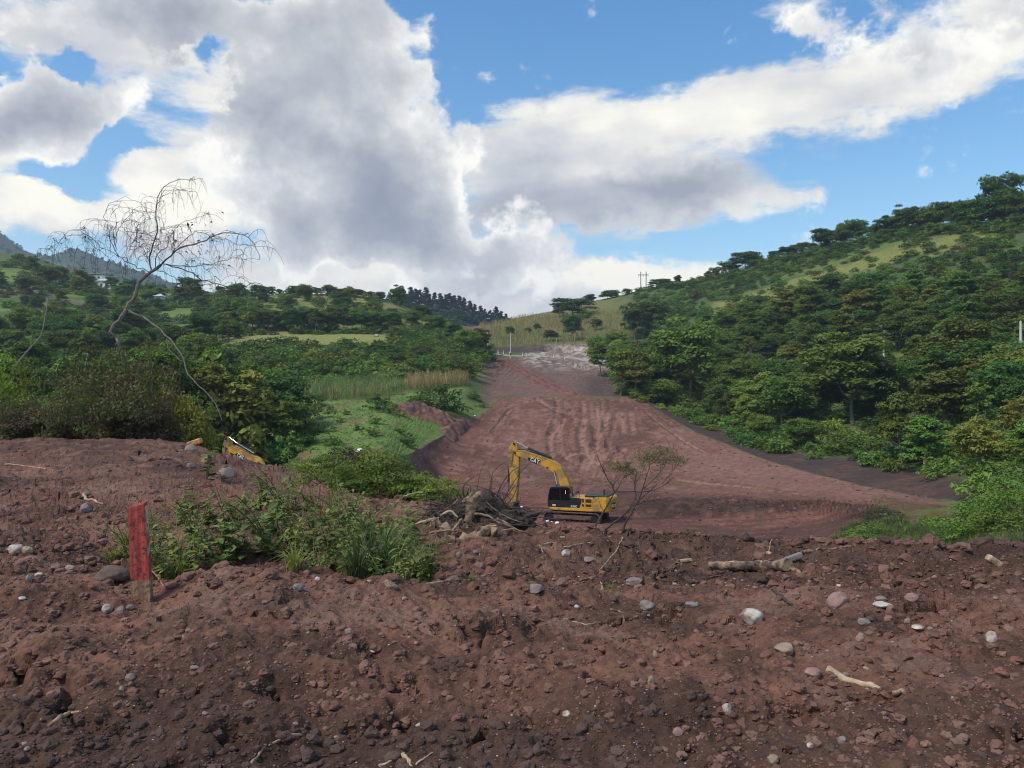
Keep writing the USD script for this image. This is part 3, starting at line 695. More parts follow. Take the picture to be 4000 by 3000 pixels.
L_DARK = leafmat("leaves_dark_green", (0.11, 0.205, 0.042), second=(0.175, 0.255, 0.05))
L_MID = leafmat("leaves_green", (0.18, 0.295, 0.05), second=(0.255, 0.335, 0.06))
L_LIGHT = leafmat("leaves_light_green", (0.235, 0.37, 0.062), second=(0.3, 0.39, 0.072))
L_YEL = leafmat("leaves_yellow_green", (0.3, 0.315, 0.058), second=(0.19, 0.25, 0.05))
L_OLIVE = leafmat("leaves_olive", (0.17, 0.17, 0.066), second=(0.115, 0.145, 0.052), amount=0.5)
L_BROWN = leafmat("leaves_withered", (0.175, 0.125, 0.075), second=(0.12, 0.115, 0.06), amount=0.5)
L_PINE = leafmat("needles_dark_green", (.042, .080, .038), tr=0.1)
L_WEED = leafmat("weed_leaves", (.235,.300,.080), second=(.33,.37,.10), scale=6.0)
L_BLADE = leafmat("grass_blades", (.090, .150, .045), second=(.150, .170, .070), scale=5.0)
L_CORN = leafmat("maize_leaves_green", (0.27, 0.40, 0.14), second=(0.28, 0.34, 0.12), scale=0.6)
L_DRY = leafmat("maize_leaves_dry", (0.58, 0.46, 0.21), second=(0.4, 0.35, 0.14), scale=0.5)
BARK = mat("bark_grey", (.16, .135, .11), 0.9, 0.35, 6.0, bump=0.02, bump_scale=30)
BARKD = mat("bark_dark", (.060, .045, .036), 0.9, 0.35, 6.0, bump=0.01, bump_scale=40)
BARKP = mat("bark_pale", (.30, .265, .22), 0.9, 0.35, 5.0, bump=0.01, bump_scale=30)
WOOD = mat("root_wood", (.27, .175, .115), 0.85, 0.4, 14.0, bump=0.008, bump_scale=60, second=(.085, .055, .040), amount=0.55)
WOODP = mat("peeled_wood", (.40, .29, .185), .85, .4, 18.0, bump=.004, bump_scale=70, second=(.20, .125, .08), amount=.5)
WOODO = mat("split_orange_wood", (.50, .235, .095), 0.75, 0.3, 14.0, bump=0.006, bump_scale=50, second=(.30, .15, .08), amount=0.5)


def cards(rng, centres, outward, size, up=0.6, jitter=0.8, aspect=0.55, fold=0.25):
    """Leaf sprays: one folded diamond at each centre, facing outward and upward."""
    n = len(centres)
    nrm = outward * 0.55 + np.array([0, 0, up]) + rng.normal(0, jitter * 0.5, (n, 3))
    nrm /= np.linalg.norm(nrm, axis=1, keepdims=True)
    t = np.cross(nrm, rng.normal(size=(n, 3))); t /= np.linalg.norm(t, axis=1, keepdims=True)
    b = np.cross(nrm, t)
    s = size * rng.uniform(0.6, 1.35, n)[:, None]
    drop = -nrm * s * fold
    v = np.stack([centres - t * s * 0.5, centres + b * s * aspect * 0.5 + drop * .3, centres + t * s * 0.5 + drop, centres - b * s * aspect * 0.5 + drop * .3], 1).reshape(-1, 3)
    k = np.arange(n)[:, None] * 4
    return v, np.vstack([k + [0, 1, 2], k + [0, 2, 3]])


def clump_cards(rng, clumps, n, size, up=0.6, aspect=0.55, fill=0.55):
    cs, os_ = [], []
    for c, r in clumps:
        r = np.broadcast_to(r, 3)
        m = max(int(n * (r[0] * r[1]) ** 0.5 / 1.0), 6)
        d = rng.normal(size=(m, 3)); d /= np.linalg.norm(d, axis=1, keepdims=True)
        d[:, 2] = np.where(d[:, 2] < -0.35, -d[:, 2] * 0.6, d[:, 2])
        rad = rng.uniform(fill, 1.06, m)[:, None]
        cs.append(c + d * r * rad); os_.append(d)
    return cards(rng, np.vstack(cs), np.vstack(os_), size, up, aspect=aspect)


def tree_proto(name, seed, H, crown, leaf, bark, style="round", size=0.42, n=70, nclump=46, trunk_r=0.14, base=0.30):
    """A tree of height H whose crown has the half width `crown`; style sets where the leaf clumps sit."""
    rng = np.random.default_rng(seed)
    cl = proto_class(name)
    clumps = []
    limbs = []
    lean = rng.normal(0, 0.03, 2) * H
    fork = np.array([lean[0] * base, lean[1] * base, H * base])
    trunk = tube(spline([[0, 0, -0.6], [lean[0] * .3 + rng.normal(0, .05), lean[1] * .3, H * base * .5], fork], 7), np.linspace(trunk_r * 1.25, trunk_r * .72, 7), 7)
    nl = 5 if style != "pine" else 0
    if style == "pine":
        limbs.append(tube([[fork[0], fork[1], fork[2]], [lean[0], lean[1], H * .97]], [trunk_r * .7, .02], 5))
        for z in np.linspace(H * base * 0.8, H * 0.98, nclump):
            f = 1 - (z - H * base * .8) / (H * (1 - base * .8))
            a, r = rng.uniform(0, 2 * np.pi), crown * (0.12 + 0.95 * f ** 0.8) * rng.uniform(.55, 1.0)
            clumps.append((np.array([math.cos(a) * r * .6, math.sin(a) * r * .6, z]), np.array([.42, .42, .25]) * crown * (.35 + .55 * f)))
    else:
        for k in range(nclump):
            a = 2 * np.pi * (k * 0.618 + rng.uniform(-.1, .1))
            q = (k + 0.5) / nclump
            if style == "round":
                th = math.acos(1 - 1.75 * q)
                d = np.array([math.sin(th) * math.cos(a), math.sin(th) * math.sin(a), math.cos(th)])
                c = d * np.array([crown, crown, H * (1 - base) * .5]) * rng.uniform(.62, .9) + [lean[0], lean[1], H * (base + (1 - base) * .47)]
                r = np.array([.40, .40, .27]) * crown * rng.uniform(.75, 1.3)
            elif style == "layer":           # flat tiers
                tier = rng.choice([0.0, 0.34, 0.62, 0.9], p=[.2, .25, .3, .25])
                rr = crown * (1.0 - 0.45 * tier) * math.sqrt(rng.uniform(.05, 1))
                c = np.array([math.cos(a) * rr + lean[0], math.sin(a) * rr + lean[1], H * (base + .12 + (.86 - base) * tier) - 0.10 * rr])
                r = np.array([.40, .40, .17]) * crown * rng.uniform(.75, 1.25)
            elif style == "loose":
                rr = crown * rng.uniform(.2, 1.0)
                c = np.array([math.cos(a) * rr, math.sin(a) * rr, H * (base + (1 - base) * rng.uniform(.02, .95) ** .8)])
                c[:2] *= 1.05 - 0.6 * max(0, (c[2] / H - .6)) / .4
                r = np.array([.34, .34, .22]) * crown * rng.uniform(.6, 1.3)
            else:                            # bush: to the ground
                th = math.acos(1 - 1.0 * q)
                d = np.array([math.sin(th) * math.cos(a), math.sin(th) * math.sin(a), math.cos(th)])
                c = d * np.array([crown, crown, H * .8]) * rng.uniform(.55, .92) * (1 + 0.25 * rng.normal() * np.array([1, 1, .5])) + [0, 0, H * .08]
                r = np.array([.34, .34, .24]) * crown * rng.uniform(.55, 1.25)
            c = np.asarray(c) + rng.normal(0, 1, 3) * [.13, .13, .08] * np.array([crown, crown, H])
            clumps.append((c, r))
        for k in range(nl):
            c = fork + (clumps[(k * 7 + 3) % nclump][0] - fork) * .8
            m = (fork + c) / 2 + rng.normal(0, .12, 3) * crown + [0, 0, -0.06 * H]
            st = fork if style != "bush" else np.array([rng.normal(0, .1), rng.normal(0, .1), -0.2])
            limbs.append(tube(spline([st, m, c], 6), np.linspace(trunk_r * .62, .025, 6), 5))
    obj("trunk", cat_meshes([trunk] + limbs) if style != "bush" else cat_meshes(limbs), bark, cl)
    obj("crown", clump_cards(rng, clumps, n, size), leaf, cl)
    return cl.GetPath()


TREES = {
    "dark": [tree_proto("dark_tree_a", 1, 8.5, 3.0, L_DARK, BARK, "round", .40, 117, 52), tree_proto("dark_tree_b", 2, 8.0, 3.3, L_DARK, BARK, "loose", .40, 120, 59)],
    "mid": [tree_proto("green_tree_a", 3, 8.0, 2.8, L_MID, BARK, "round", .40, 117, 50), tree_proto("green_tree_b", 4, 8.4, 3.1, L_MID, BARKP, "loose", .40, 156, 59, base=.36), tree_proto("green_tree_c", 5, 7.6, 3.2, L_MID, BARK, "round", .40, 120, 57)],
    "tall": [tree_proto("tall_tree_a", 15, 10.0, 2.0, L_MID, BARKP, "loose", .40, 110, 40, .13, .38), tree_proto("tall_tree_b", 16, 9.0, 2.2, L_YEL, BARKP, "loose", .38, 70, 30, .12, .42)],
    "light": [tree_proto("light_tree_a", 6, 7.5, 2.3, L_LIGHT, BARKP, "loose", .40, 156, 50, .1)],
    "yellow": [tree_proto("yellow_tree_a", 7, 7.2, 2.6, L_YEL, BARK, "loose", .40, 156, 52), tree_proto("yellow_tree_b", 8, 7.0, 2.7, L_YEL, BARK, "round", .40, 108, 46)],
    "umbrella": [tree_proto("umbrella_tree", 9, 6.5, 3.6, L_DARK, BARKD, "layer", .40, 117, 39, base=.42)],
    "pine": [tree_proto("pine_a", 10, 12.0, 3.6, L_PINE, BARKD, "pine", .8, 60, 46, .18, .15), tree_proto("pine_b", 11, 13.0, 3.0, L_PINE, BARKD, "pine", .8, 60, 44, .18, .2)],
}
SHRUBS = {
    "dark": tree_proto("dark_shrub", 21, 2.6, 1.9, L_DARK, BARKD, "bush", .30, 70, 26, .06),
    "mid": tree_proto("green_shrub", 22, 2.8, 1.8, L_MID, BARKD, "bush", .30, 70, 28, .06),
    "light": tree_proto("light_shrub", 23, 2.4, 1.7, L_LIGHT, BARKD, "bush", .28, 70, 26, .06),
    "yellow": tree_proto("yellow_shrub", 24, 2.5, 1.7, L_YEL, BARKD, "bush", .28, 70, 26, .06),
    "olive": tree_proto("olive_shrub", 25, 2.5, 1.8, L_OLIVE, BARKD, "bush", .26, 80, 28, .05),
    "brown": tree_proto("withered_shrub", 26, 2.6, 1.9, L_BROWN, BARKD, "bush", .22, 70, 26, .05),
}


def where(x, y):
    """(column, curve number, row) of a plan point on the land."""
    px = 2000 + FPX * x / y
    j = int(np.clip(np.searchsorted(XS, px), 0, nC - 1))
    s = np.interp(y, GY[:, j], S)
    return px, s, HPX - (ground(x, y) - CZ) / y * FPX


def scatter(rng, x0, x1, y0, y1, spacing, test, limit=100000):
    """Plan points at least `spacing` apart for which test(px, s, py, x, y) returns a probability."""
    out, cell = [], {}
    n = int((x1 - x0) * (y1 - y0) / spacing ** 2 * 3.2)
    for x, y in zip(rng.uniform(x0, x1, n), rng.uniform(y0, y1, n)):
        px = 2000 + FPX * x / y
        if not -330 < px < 4330:
            continue
        k = (int(x // spacing), int(y // spacing))
        if any((x - a) ** 2 + (y - b) ** 2 < spacing ** 2 for i in (-1, 0, 1) for j in (-1, 0, 1) for a, b in cell.get((k[0] + i, k[1] + j), [])):
            continue
        px, s, py = where(x, y)
        if rng.random() < test(px, s, py, x, y):
            cell.setdefault(k, []).append((x, y)); out.append((x, y, px, s, py))
            if len(out) >= limit:
                break
    return out


def tri(pts):
    pts = np.array(pts, float)
    return lambda px: np.interp(px, pts[:, 0], pts[:, 1])


rng = np.random.default_rng(5)
FOREST_EDGE = tri([(2300, 1470), (2400, 1520), (2500, 1552), (2600, 1590), (2700, 1635), (2850, 1700), (3050, 1765), (3300, 1800), (3550, 1830), (3800, 1900), (4000, 1950), (4300, 1990)])


def bandy(px, py):
    """Grassy lanes on the right hill."""
    a = abs(py - np.interp(px, [2780, 2950, 3200, 3500, 3900], [1215, 1170, 1090, 985, 915])) < np.interp(px, [2800, 3300, 3900], [30, 60, 38]) and px > 2760
    return a


def put_tree(kind, x, y, h, label, group, name=None, cat="tree", r=rng, wide=1.0, sink=0.15):
    i = int(r.integers(len(TREES[kind])))
    H0 = {"dark": 8.3, "mid": 8.0, "light": 7.5, "yellow": 7.1, "umbrella": 6.5, "pine": 12.5, "tall": 9.5}[kind]
    s = h / H0
    wide = wide * r.uniform(.82, 1.22)
    return copy_of(TREES[kind][i], name or {"umbrella": "umbrella_tree", "pine": "pine_tree"}.get(kind, "broadleaf_tree" if x > 0 else "woodland_tree"), label, cat, (x, y, ground(x, y) - sink), r.uniform(0, 2 * np.pi), (s * wide, s * wide, s), group, r.normal(0, 3))


def put_shrub(kind, x, y, h, label, group, r=rng, wide=1.0, name="shrub"):
    s = h / 2.6
    return copy_of(SHRUBS[kind], name, label, "shrub", (x, y, ground(x, y) - 0.1 * h), r.uniform(0, 2 * np.pi), (s * wide, s * wide, s), group, r.normal(0, 4))


FINE = {k: tree_proto("fine_" + k + "_shrub", 40 + i, 3.2, 1.9, m, BARKD, "bush", .15, 120 if k in ('brown', 'olive') else 200, 40, .04) for i, (k, m) in enumerate([("brown", L_BROWN), ("olive", L_OLIVE), ("mid", L_MID), ("light", L_LIGHT), ("yellow", L_YEL)])}


def put_fine(kind, x, y, h, label, group, r=None, wide=.8, name="edge_shrub"):
    s = h / 3.1
    w = min(s, rng.uniform(.55, .85))
    return copy_of(FINE[kind], name, label, "shrub", (x, y, ground(x, y) - 0.1), rng.uniform(0, 2 * np.pi), (w, w, s), group, rng.normal(0, 3))


KW = {"tall": "tall thin pale-stemmed", "dark": "dense dark green", "mid": "full green", "light": "bright light green", "yellow": "yellowish green", "umbrella": "flat-topped dark", "pine": "dark pointed", "olive": "dull olive", "brown": "withered brown"}

# forest on the lower right slope
pts = scatter(rng, -10, 190, 60, 262, 5.2, lambda px, s, py, x, y: (px > 2440 - (1500 - py) * .2) * (py < FOREST_EDGE(px)) * (s < 14.2) * (0 if (2750 < px < 2900 and 1170 < py < 1215) or (px > 2900 and py < 1235 and bandy(px, py - 45)) else 1) * (1.0 if py > 1330 else .8))
n_forest = 0
for x, y, px, s, py in pts:
    if abs(px - 3335) < 90 and py > 1560 or abs(px - 3510) < 55 and py > 1640 or abs(px - 3745) < 60 and py > 1500 or (2650 < px < 2790 and py > 1540):
        continue
    edge = FOREST_EDGE(px) - py
    kind = rng.choice(["dark", "mid", "light", "yellow", "tall"], p=[.36, .34, .09, .12, .09] if edge > 60 else [.20, .36, .2, .16, .08])
    h = rng.uniform(5.0, 8.8) * (0.72 if edge < 35 else 1.0) * (0.85 if px > 3700 and edge < 150 else 1)
    zone = "at the forest's lower edge above the stripped soil" if edge < 90 else ("on the upper part of the right hillside" if py < 1330 else "inside the forest on the right hillside")
    put_tree(kind, x, y, h, f"{KW[kind]} tree {zone}", f"{KW[kind]} trees {zone}", wide=1.2)
    n_forest += 1
print("forest", n_forest)
# the trees that stand out there
HERO = [("mid", 3335, 1655, 350, 1.28, "large tree with broad rounded crown on a tall bare trunk, right forest edge", 0), ("light", 3520, 1815, 265, .8, "slender light green tree with thin pale trunk beside the stripped dark soil", 0),
        ("yellow", 3742, 1520, 270, 1.15, "tall yellow-topped tree with forked pale trunk near the right pole", 1), ("mid", 2705, 1572, 320, 1.2, "wide grey-green tree with pale forked limbs at the top right of the ramp", 1)]
for kind, px, py, hp, wide, label, i in HERO:
    p = ray(px, py, 10.0, 14)
    s = hp * p[1] / FPX
    put_tree(kind, p[0], p[1], s, label, None, "tall_tree", wide=wide)

# undergrowth that closes the forest floor
def instancer(name, protos, places, label, cat, mats_kind="stuff", group=None):
    """places: (x, y, z, turn, scale, prototype number)"""
    pi = UsdGeom.PointInstancer.Define(stage, "/World/" + numbered(name))
    paths = []
    for k, (pn, mesh, m) in enumerate(protos):
        o = obj(pn, mesh, m, pi)
        paths.append(o.GetPath())
    pi.CreatePrototypesRel().SetTargets(paths)
    a = np.array(places, float)
    pi.CreatePositionsAttr(Vt.Vec3fArray.FromNumpy(a[:, :3].astype(np.float32)))
    h = a[:, 3] / 2
    pi.CreateOrientationsAttr(Vt.QuathArray([Gf.Quath(float(math.cos(t)), 0.0, 0.0, float(math.sin(t))) for t in h]))
    sc = a[:, 4:5] if a.shape[1] == 6 else a[:, 4:7]
    pi.CreateScalesAttr(Vt.Vec3fArray.FromNumpy(np.ascontiguousarray(np.broadcast_to(sc, (len(a), 3))).astype(np.float32)))
    pi.CreateProtoIndicesAttr(Vt.IntArray.FromNumpy(a[:, -1].astype(np.int32)))
    return tag(pi, label, cat, group, mats_kind)


def bush_mesh(seed, H, R, n, size, k):
    r = np.random.default_rng(seed)
    cl = []
    for i in range(k):
        a, q = i * 2.4, (i + .5) / k
        th = math.acos(1 - q)
        d = np.array([math.sin(th) * math.cos(a), math.sin(th) * math.sin(a), math.cos(th)])
        cl.append((d * [R, R, H * .75] * r.uniform(.5, .95) + [0, 0, H * .06], np.array([.4, .4, .26]) * R * r.uniform(.6, 1.2)))
    return clump_cards(r, cl, n, size)


UNDER = [("dark_bush", bush_mesh(31, 1.6, 1.5, 60, .30, 18), L_DARK), ("green_bush", bush_mesh(32, 1.5, 1.4, 60, .30, 18), L_MID), ("light_bush", bush_mesh(33, 1.2, 1.2, 60, .26, 16), L_LIGHT), ("olive_bush", bush_mesh(34, 1.2, 1.3, 60, .26, 16), L_OLIVE)]


def under(name, label, cat, pts, sizes, probs, r=rng):
    pl = [(x, y, ground(x, y) - .1, r.uniform(0, 6.28), r.uniform(*sizes), r.choice(4, p=probs)) for x, y, *_ in pts]
    return instancer(name, UNDER, pl, label, cat)


u1 = scatter(rng, -10, 190, 50, 262, 3.0, lambda px, s, py, x, y: (px > 2420 - (1500 - py) * .2) * (py < FOREST_EDGE(px) + 15) * (s < 14.2) * .9)
under("forest_undergrowth", "dense low bushes between the trees of the right forest", "undergrowth", u1, (.9, 1.9), [.4, .38, .12, .1])
u2 = scatter(rng, -20, 200, 165, 420, 3.3, lambda px, s, py, x, y: (px > 2480) * (s > 14.1) * (s < 14.98) * (.10 if bandy(px, py) else (.95 if px > 2650 else .3)))
under("hillside_scrub", "low scrub dotting the grassy upper right hillside", "scrub", u2, (.7, 2.1), [.42, .40, .06, .12])
print("under", len(u1), len(u2))
# single shrubs and trees on the upper right hillside
for x, y, px, s, py in scatter(rng, 20, 200, 165, 400, 10, lambda px, s, py, x, y: (px > 2650) * (s > 14.15) * (s < 14.9) * (0 if bandy(px, py) else .85), 170):
    k = rng.choice(["dark", "mid", "dark", "olive"])
    put_shrub(k, x, y, rng.uniform(2.2, 4.6), f"{KW[k]} bush standing on the upper right hillside", f"{KW[k]} bushes on the upper right hillside", wide=1.2)
# ridge trees on the right, one by one: (kind, column, height in pixels, width)
for kind, px, hp, wide, label in [
        ("umbrella", 2305, 26, 1.1, "lone flat-topped tree where the right ridge starts to climb"), ("umbrella", 2372, 28, 1.2, "flat ragged tree on the ridge just left of the H-frame pole"), ("dark", 2400, 24, 1.4, "low dark tree close beside the H-frame pole's left leg"),
        ("dark", 2448, 20, 1.6, "small round tree under the H-frame pole on the skyline"), ("umbrella", 2575, 26, 1.5, "wide low tree on the skyline right of the H-frame pole"), ("dark", 2600, 24, 1.5, "dark low tree in the first clump right of the H-frame pole"), ("dark", 2648, 30, .9, "small round lone tree on the skyline right of the H-frame pole"),
        ("dark", 2768, 24, 1.2, "small tree at the left end of the middle skyline clump"), ("dark", 2795, 34, 1.1, "rounded tree in the middle skyline clump"), ("umbrella", 2850, 40, 1.2, "ragged dark tree on the skyline above the scrub"), ("umbrella", 2910, 58, 1.0, "spiky crowned tree standing tall on the middle skyline"), ("dark", 2950, 34, 1.3, "low dark tree right of the spiky crowned skyline tree"),
        ("dark", 3022, 34, .9, "small separate tree on the steepening skyline"), ("dark", 3072, 36, 1.2, "first of three dark round skyline trees in a row"), ("dark", 3105, 38, 1.2, "middle one of three dark round skyline trees in a row"), ("dark", 3140, 40, 1.2, "last of three dark round skyline trees in a row"), ("mid", 3180, 28, 1.3, "low leafy tree before the big domed skyline tree"),
        ("umbrella", 3240, 62, 1.35, "big domed dark tree leaning on the skyline"), ("mid", 3292, 84, .8, "tall narrow tree right behind the domed skyline tree"), ("umbrella", 3338, 74, .7, "slim umbrella-crowned tree on the skyline, sky under its crown"), ("dark", 3420, 50, 1.3, "dark bushy tree at the left of the long skyline grove"),
        ("dark", 3480, 74, 1.1, "dense tree that opens the long skyline grove"), ("mid", 3530, 76, 1.2, "green tree second in the long skyline grove"), ("dark", 3580, 84, 1.1, "tallest tree of the long skyline grove's left half"), ("mid", 3628, 66, 1.1, "green tree that closes the long skyline grove"),
        ("umbrella", 3665, 84, .8, "thin tree with open crown between the two skyline groves"), ("dark", 3735, 96, 1.0, "tall dark tree at the left of the highest grove"), ("mid", 3785, 92, 1.1, "green tree in the middle of the highest grove"), ("dark", 3850, 100, 1.3, "broad dark tree in the highest grove at right"), ("dark", 3920, 112, 1.2, "large dark tree near the right end of the skyline"),
        ("umbrella", 3905, 165, .6, "tall flat-topped tree rising above the highest grove"), ("mid", 3990, 112, 1.0, "tree at the skyline's very right end")]:
    yr_ = np.interp(px, XS, GY[np.searchsorted(S, 14.96)])
    x = (px - 2000) / FPX * yr_
    put_tree(kind, x, yr_, hp * yr_ / FPX * 1.28 + .5, label, None, "ridge_tree", wide=wide * 1.15, sink=.30 * hp * yr_ / FPX)
for k, px in enumerate(np.arange(2590, 4060, 21)):
    px = px + rng.uniform(-9, 9); yy_ = np.interp(px, XS, GY[np.searchsorted(S, 14.93)]) + rng.uniform(-9, 2)
    kd = rng.choice(["dark", "mid"], p=[.65, .35])
    put_shrub(kd, (px - 2000) / FPX * yy_, yy_, rng.uniform(1.8, 4.2), f"{KW[kd]} bush on the right hill's skyline under the ridge trees", f"{KW[kd]} bushes on the right hill's skyline", wide=1.4, name="ridge_shrub")
# valley trees below the maize slope, by pixel: kind, column, base row, height px, width
for kind, px, py, hp, wide, label in [
        ("umbrella", 2235, 1246, 78, 1.75, "wide domed tree on the slope above the yellow maize"), ("dark", 2180, 1238, 40, 1.6, "low dark tree at the left side of the wide domed tree"), ("mid", 2290, 1262, 44, 1.5, "low green tree right of the wide domed tree"), ("mid", 2330, 1290, 40, 1.5, "small spreading tree in the maize right of the dark round one"),
        ("dark", 2240, 1332, 104, .95, "dark round tree standing in the yellow maize"), ("dark", 1992, 1318, 46, 1.0, "small dark tree behind the yellow-banded pole"), ("mid", 2065, 1305, 26, 1.6, "left one of two low green trees amid the maize"), ("mid", 2098, 1298, 30, 1.2, "right one of two low green trees amid the maize"), ("umbrella", 2150, 1332, 40, 1.3, "flat small tree on the field's lower edge"),
        ("dark", 2480, 1330, 150, .9, "tall dark tree at the right end of the yellow maize"), ("dark", 2545, 1330, 160, .95, "tall dark tree second from the maize's right end"), ("mid", 2420, 1380, 90, 1.2, "green tree below the maize's right end"), ("mid", 2340, 1390, 80, 1.2, "green tree above the pale rock cut's right end"),
        ("mid", 2345, 1470, 110, 1.1, "green tree in front of the road right of the rock cut"), ("light", 2415, 1440, 105, 1.3, "bright feathery tree by the road right of the rock cut"), ("mid", 2420, 1545, 190, .9, "green tree by the dark gully at the ramp's top"), ("yellow", 2480, 1548, 170, .9, "yellowish tree by the dark gully at the ramp's top"), ("dark", 2560, 1560, 170, 1.0, "dark tree just right of the dark gully"),
        ("dark", 1875, 1400, 120, 1.1, "dark tree just left of the thin pole by the road"), ("mid", 1820, 1400, 120, 1.2, "green tree at the top of the left thicket near the road"), ("mid", 1770, 1330, 70, 1.3, "green tree above the thicket below the pine ridge"), ("dark", 1700, 1310, 80, 1.3, "dark tree under the short grey pole on the left")]:
    p = ray(px, py, 10.05, 14.9)
    put_tree(kind, p[0], p[1], hp * p[1] / FPX, label, None, "valley_tree", wide=wide)

# ---- left side
for x, y, px, s, py in scatter(rng, -80, 0, 150, 285, 4.1, lambda px, s, py, x, y: (790 < px < 1900) * (11.85 < s < (12.72 if px < 1540 else 13.6)) * (px < 1840 or py < 1420) * .92, 290):
    k = rng.choice(["dark", "mid", "light", "yellow", "olive"], p=[.3, .42, .1, .08, .1])
    low = "lower" if py > 1420 else "upper"
    put_shrub(k, x, y, rng.uniform(2.2, 4.2) * (1.2 if 1440 < py < 1500 else 1) * (.62 if py < 1370 and px < 1540 else 1), f"{KW[k]} bush in the {low} part of the left thicket", f"{KW[k]} bushes in the {low} part of the left thicket", wide=1.25)
for k, px in enumerate(np.linspace(840, 1520, 24)):
    p = ray(px + rng.uniform(-10, 10), 1301 + rng.uniform(-6, 5), 13.6, 14.3)
    kind = rng.choice(["dark", "dark", "mid"])
    put_tree(kind, p[0], p[1] + rng.uniform(0, 8), rng.uniform(6.0, 8.8), f"{KW[kind]} tree in the row behind the light green terrace", f"{KW[kind]} trees in the row behind the terrace", wide=1.15)
for x, y, px, s, py in scatter(rng, -300, 0, 255, 450, 10.5, lambda px, s, py, x, y: (px < 1700) * (14.15 < s < 14.9) * (.10 if px > 1030 and s > 14.4 else (.9 if py > 1180 or px > 650 else .45) * (1 if s < 14.72 or px > 720 else 0) * (1 if px > 760 else 1.3 * (meshkit.fbm(np.array([x / 30, y / 30, 0.7]), 3, 6) > .53))), 105):
    kind = rng.choice(["dark", "mid", "yellow"], p=[.5, .4, .1])
    zone = "below the grassy dome hill" if px > 950 else "on the far left slope"
    put_tree(kind, x, y, rng.uniform(5.0, 8.5), f"{KW[kind]} tree {zone}", f"{KW[kind]} trees {zone}", wide=1.1)
u3 = scatter(rng, -330, 0, 150, 450, 4.4, lambda px, s, py, x, y: (px < 1750) * (11.2 < s < 14.95) * (.10 if px > 1000 and s > 14.35 else (.0 if 12.75 < s < 13.95 and px > 820 else (.62 if px > 760 else (.75 if s < 13.6 else .6 * (meshkit.fbm(np.array([x / 30, y / 30, 0.7]), 3, 6) > .53))))))
under("left_slope_scrub", "low scrub between the trees of the left slopes", "scrub", u3, (.9, 2.6), [.36, .42, .1, .12])
for x, y, px, s, py in scatter(rng, -170, -20, 118, 250, 7.5, lambda px, s, py, x, y: (px < 900) * (10.6 < s < 13.9) * .9, 70):
    kind = rng.choice(["dark", "mid", "yellow"], p=[.45, .4, .15])
    put_tree(kind, x, y, rng.uniform(5.5, 8.5), f"{KW[kind]} tree in the woods behind the dead tree", f"{KW[kind]} trees in the woods behind the dead tree", wide=1.1)
for px, hp, kind, label in [(960, 22, "dark", "first small tree on the left hill's skyline"), (1052, 34, "dark", "round dark tree on the left skyline before the dome hill"), (1090, 22, "dark", "low tree right of the round dark skyline tree"), (1150, 30, "umbrella", "flat tree where the dome hill's skyline row begins"), (1172, 30, "umbrella", "second flat tree of the dome hill's skyline row"),
                            (1206, 26, "dark", "small dark tree early in the dome hill's skyline row"), (1236, 26, "umbrella", "flat small tree in the dome hill's skyline row"), (1281, 40, "dark", "taller left one of a pair on the dome hill's skyline"), (1298, 36, "dark", "shorter right one of a pair on the dome hill's skyline"), (1326, 24, "umbrella", "flat tree right after the pair on the dome hill"), (1350, 24, "dark", "tiny dark tree on top of the dome hill"),
                            (1378, 26, "umbrella", "wide flat tree on top of the dome hill"), (1410, 26, "umbrella", "wide flat tree past the top of the dome hill"), (1442, 22, "umbrella", "small flat tree as the dome hill slopes down"), (1484, 28, "umbrella", "last broad flat tree on the dome hill's slope"), (860, 28, "dark", "dark tree on the left skyline below the dead tree's twigs"), (730, 36, "dark", "dark rounded tree on the left skyline under the dead tree")]:
    yr_ = np.interp(px, XS, GY[np.searchsorted(S, 14.95)])
    put_tree(kind, (px - 2000) / FPX * yr_, yr_, hp * yr_ / FPX * 1.25 + .4, label, None, "skyline_tree", wide=1.3 if kind == "umbrella" else 1.1, sink=.3 * hp * yr_ / FPX)
# trees at the left end of the pit
for kind, px, py, hp, wide, y, label in [
        ("dark", 1075, 1752, 290, 1.1, 100, "tall dark layered tree at the left end of the pit"), ("dark", 1020, 1755, 320, 1.0, 96, "tall dark tree behind the second excavator's boom"), ("yellow", 940, 1740, 330, 1.0, 88, "yellow-leaved tree at the left end of the pit"), ("mid", 880, 1735, 300, 1.1, 90, "green tree left of the yellow-leaved one"),
        ("mid", 1130, 1765, 180, 1.3, 88, "green bushy tree by the meadow's left edge"), ("yellow", 800, 1730, 290, 1.1, 84, "yellowish tree behind the orange split log"), ("mid", 720, 1720, 300, 1.1, 86, "green tree behind the dead tree's fallen limb"), ("mid", 610, 1720, 290, 1.1, 80, "green tree right behind the dead tree's trunk"),
        ("dark", 500, 1720, 300, 1.0, 84, "dark tree hidden behind the dead tree's base"), ("mid", 380, 1715, 290, 1.1, 82, "green tree left of the dead tree's base"), ("light", 250, 1715, 270, 1.1, 80, "light tree in the left woods near the bank"), ("mid", 130, 1715, 280, 1.1, 78, "green tree near the picture's left edge"), ("light", 10, 1715, 260, 1.2, 76, "light green tree at the picture's left edge")]:
    x = (px - 2000) / FPX * y
    put_tree(kind, x, y, hp * y / FPX + (HPX - (ground(x, y) - CZ) / y * FPX - py) * y / FPX * .5, label, None, "pit_edge_tree", wide=wide)
EDGE = []
er = np.random.default_rng(55)
for k in range(46):
    px = er.uniform(-120, 600)
    kd = er.choice(["brown", "olive", "mid", "light"], p=[.50, .32, .12, .06] if 130 < px < 640 else [.15, .3, .30, .25])
    EDGE.append((kd, px, 1705, er.uniform(90, 300) * (1 if 200 < px < 500 else .7)))
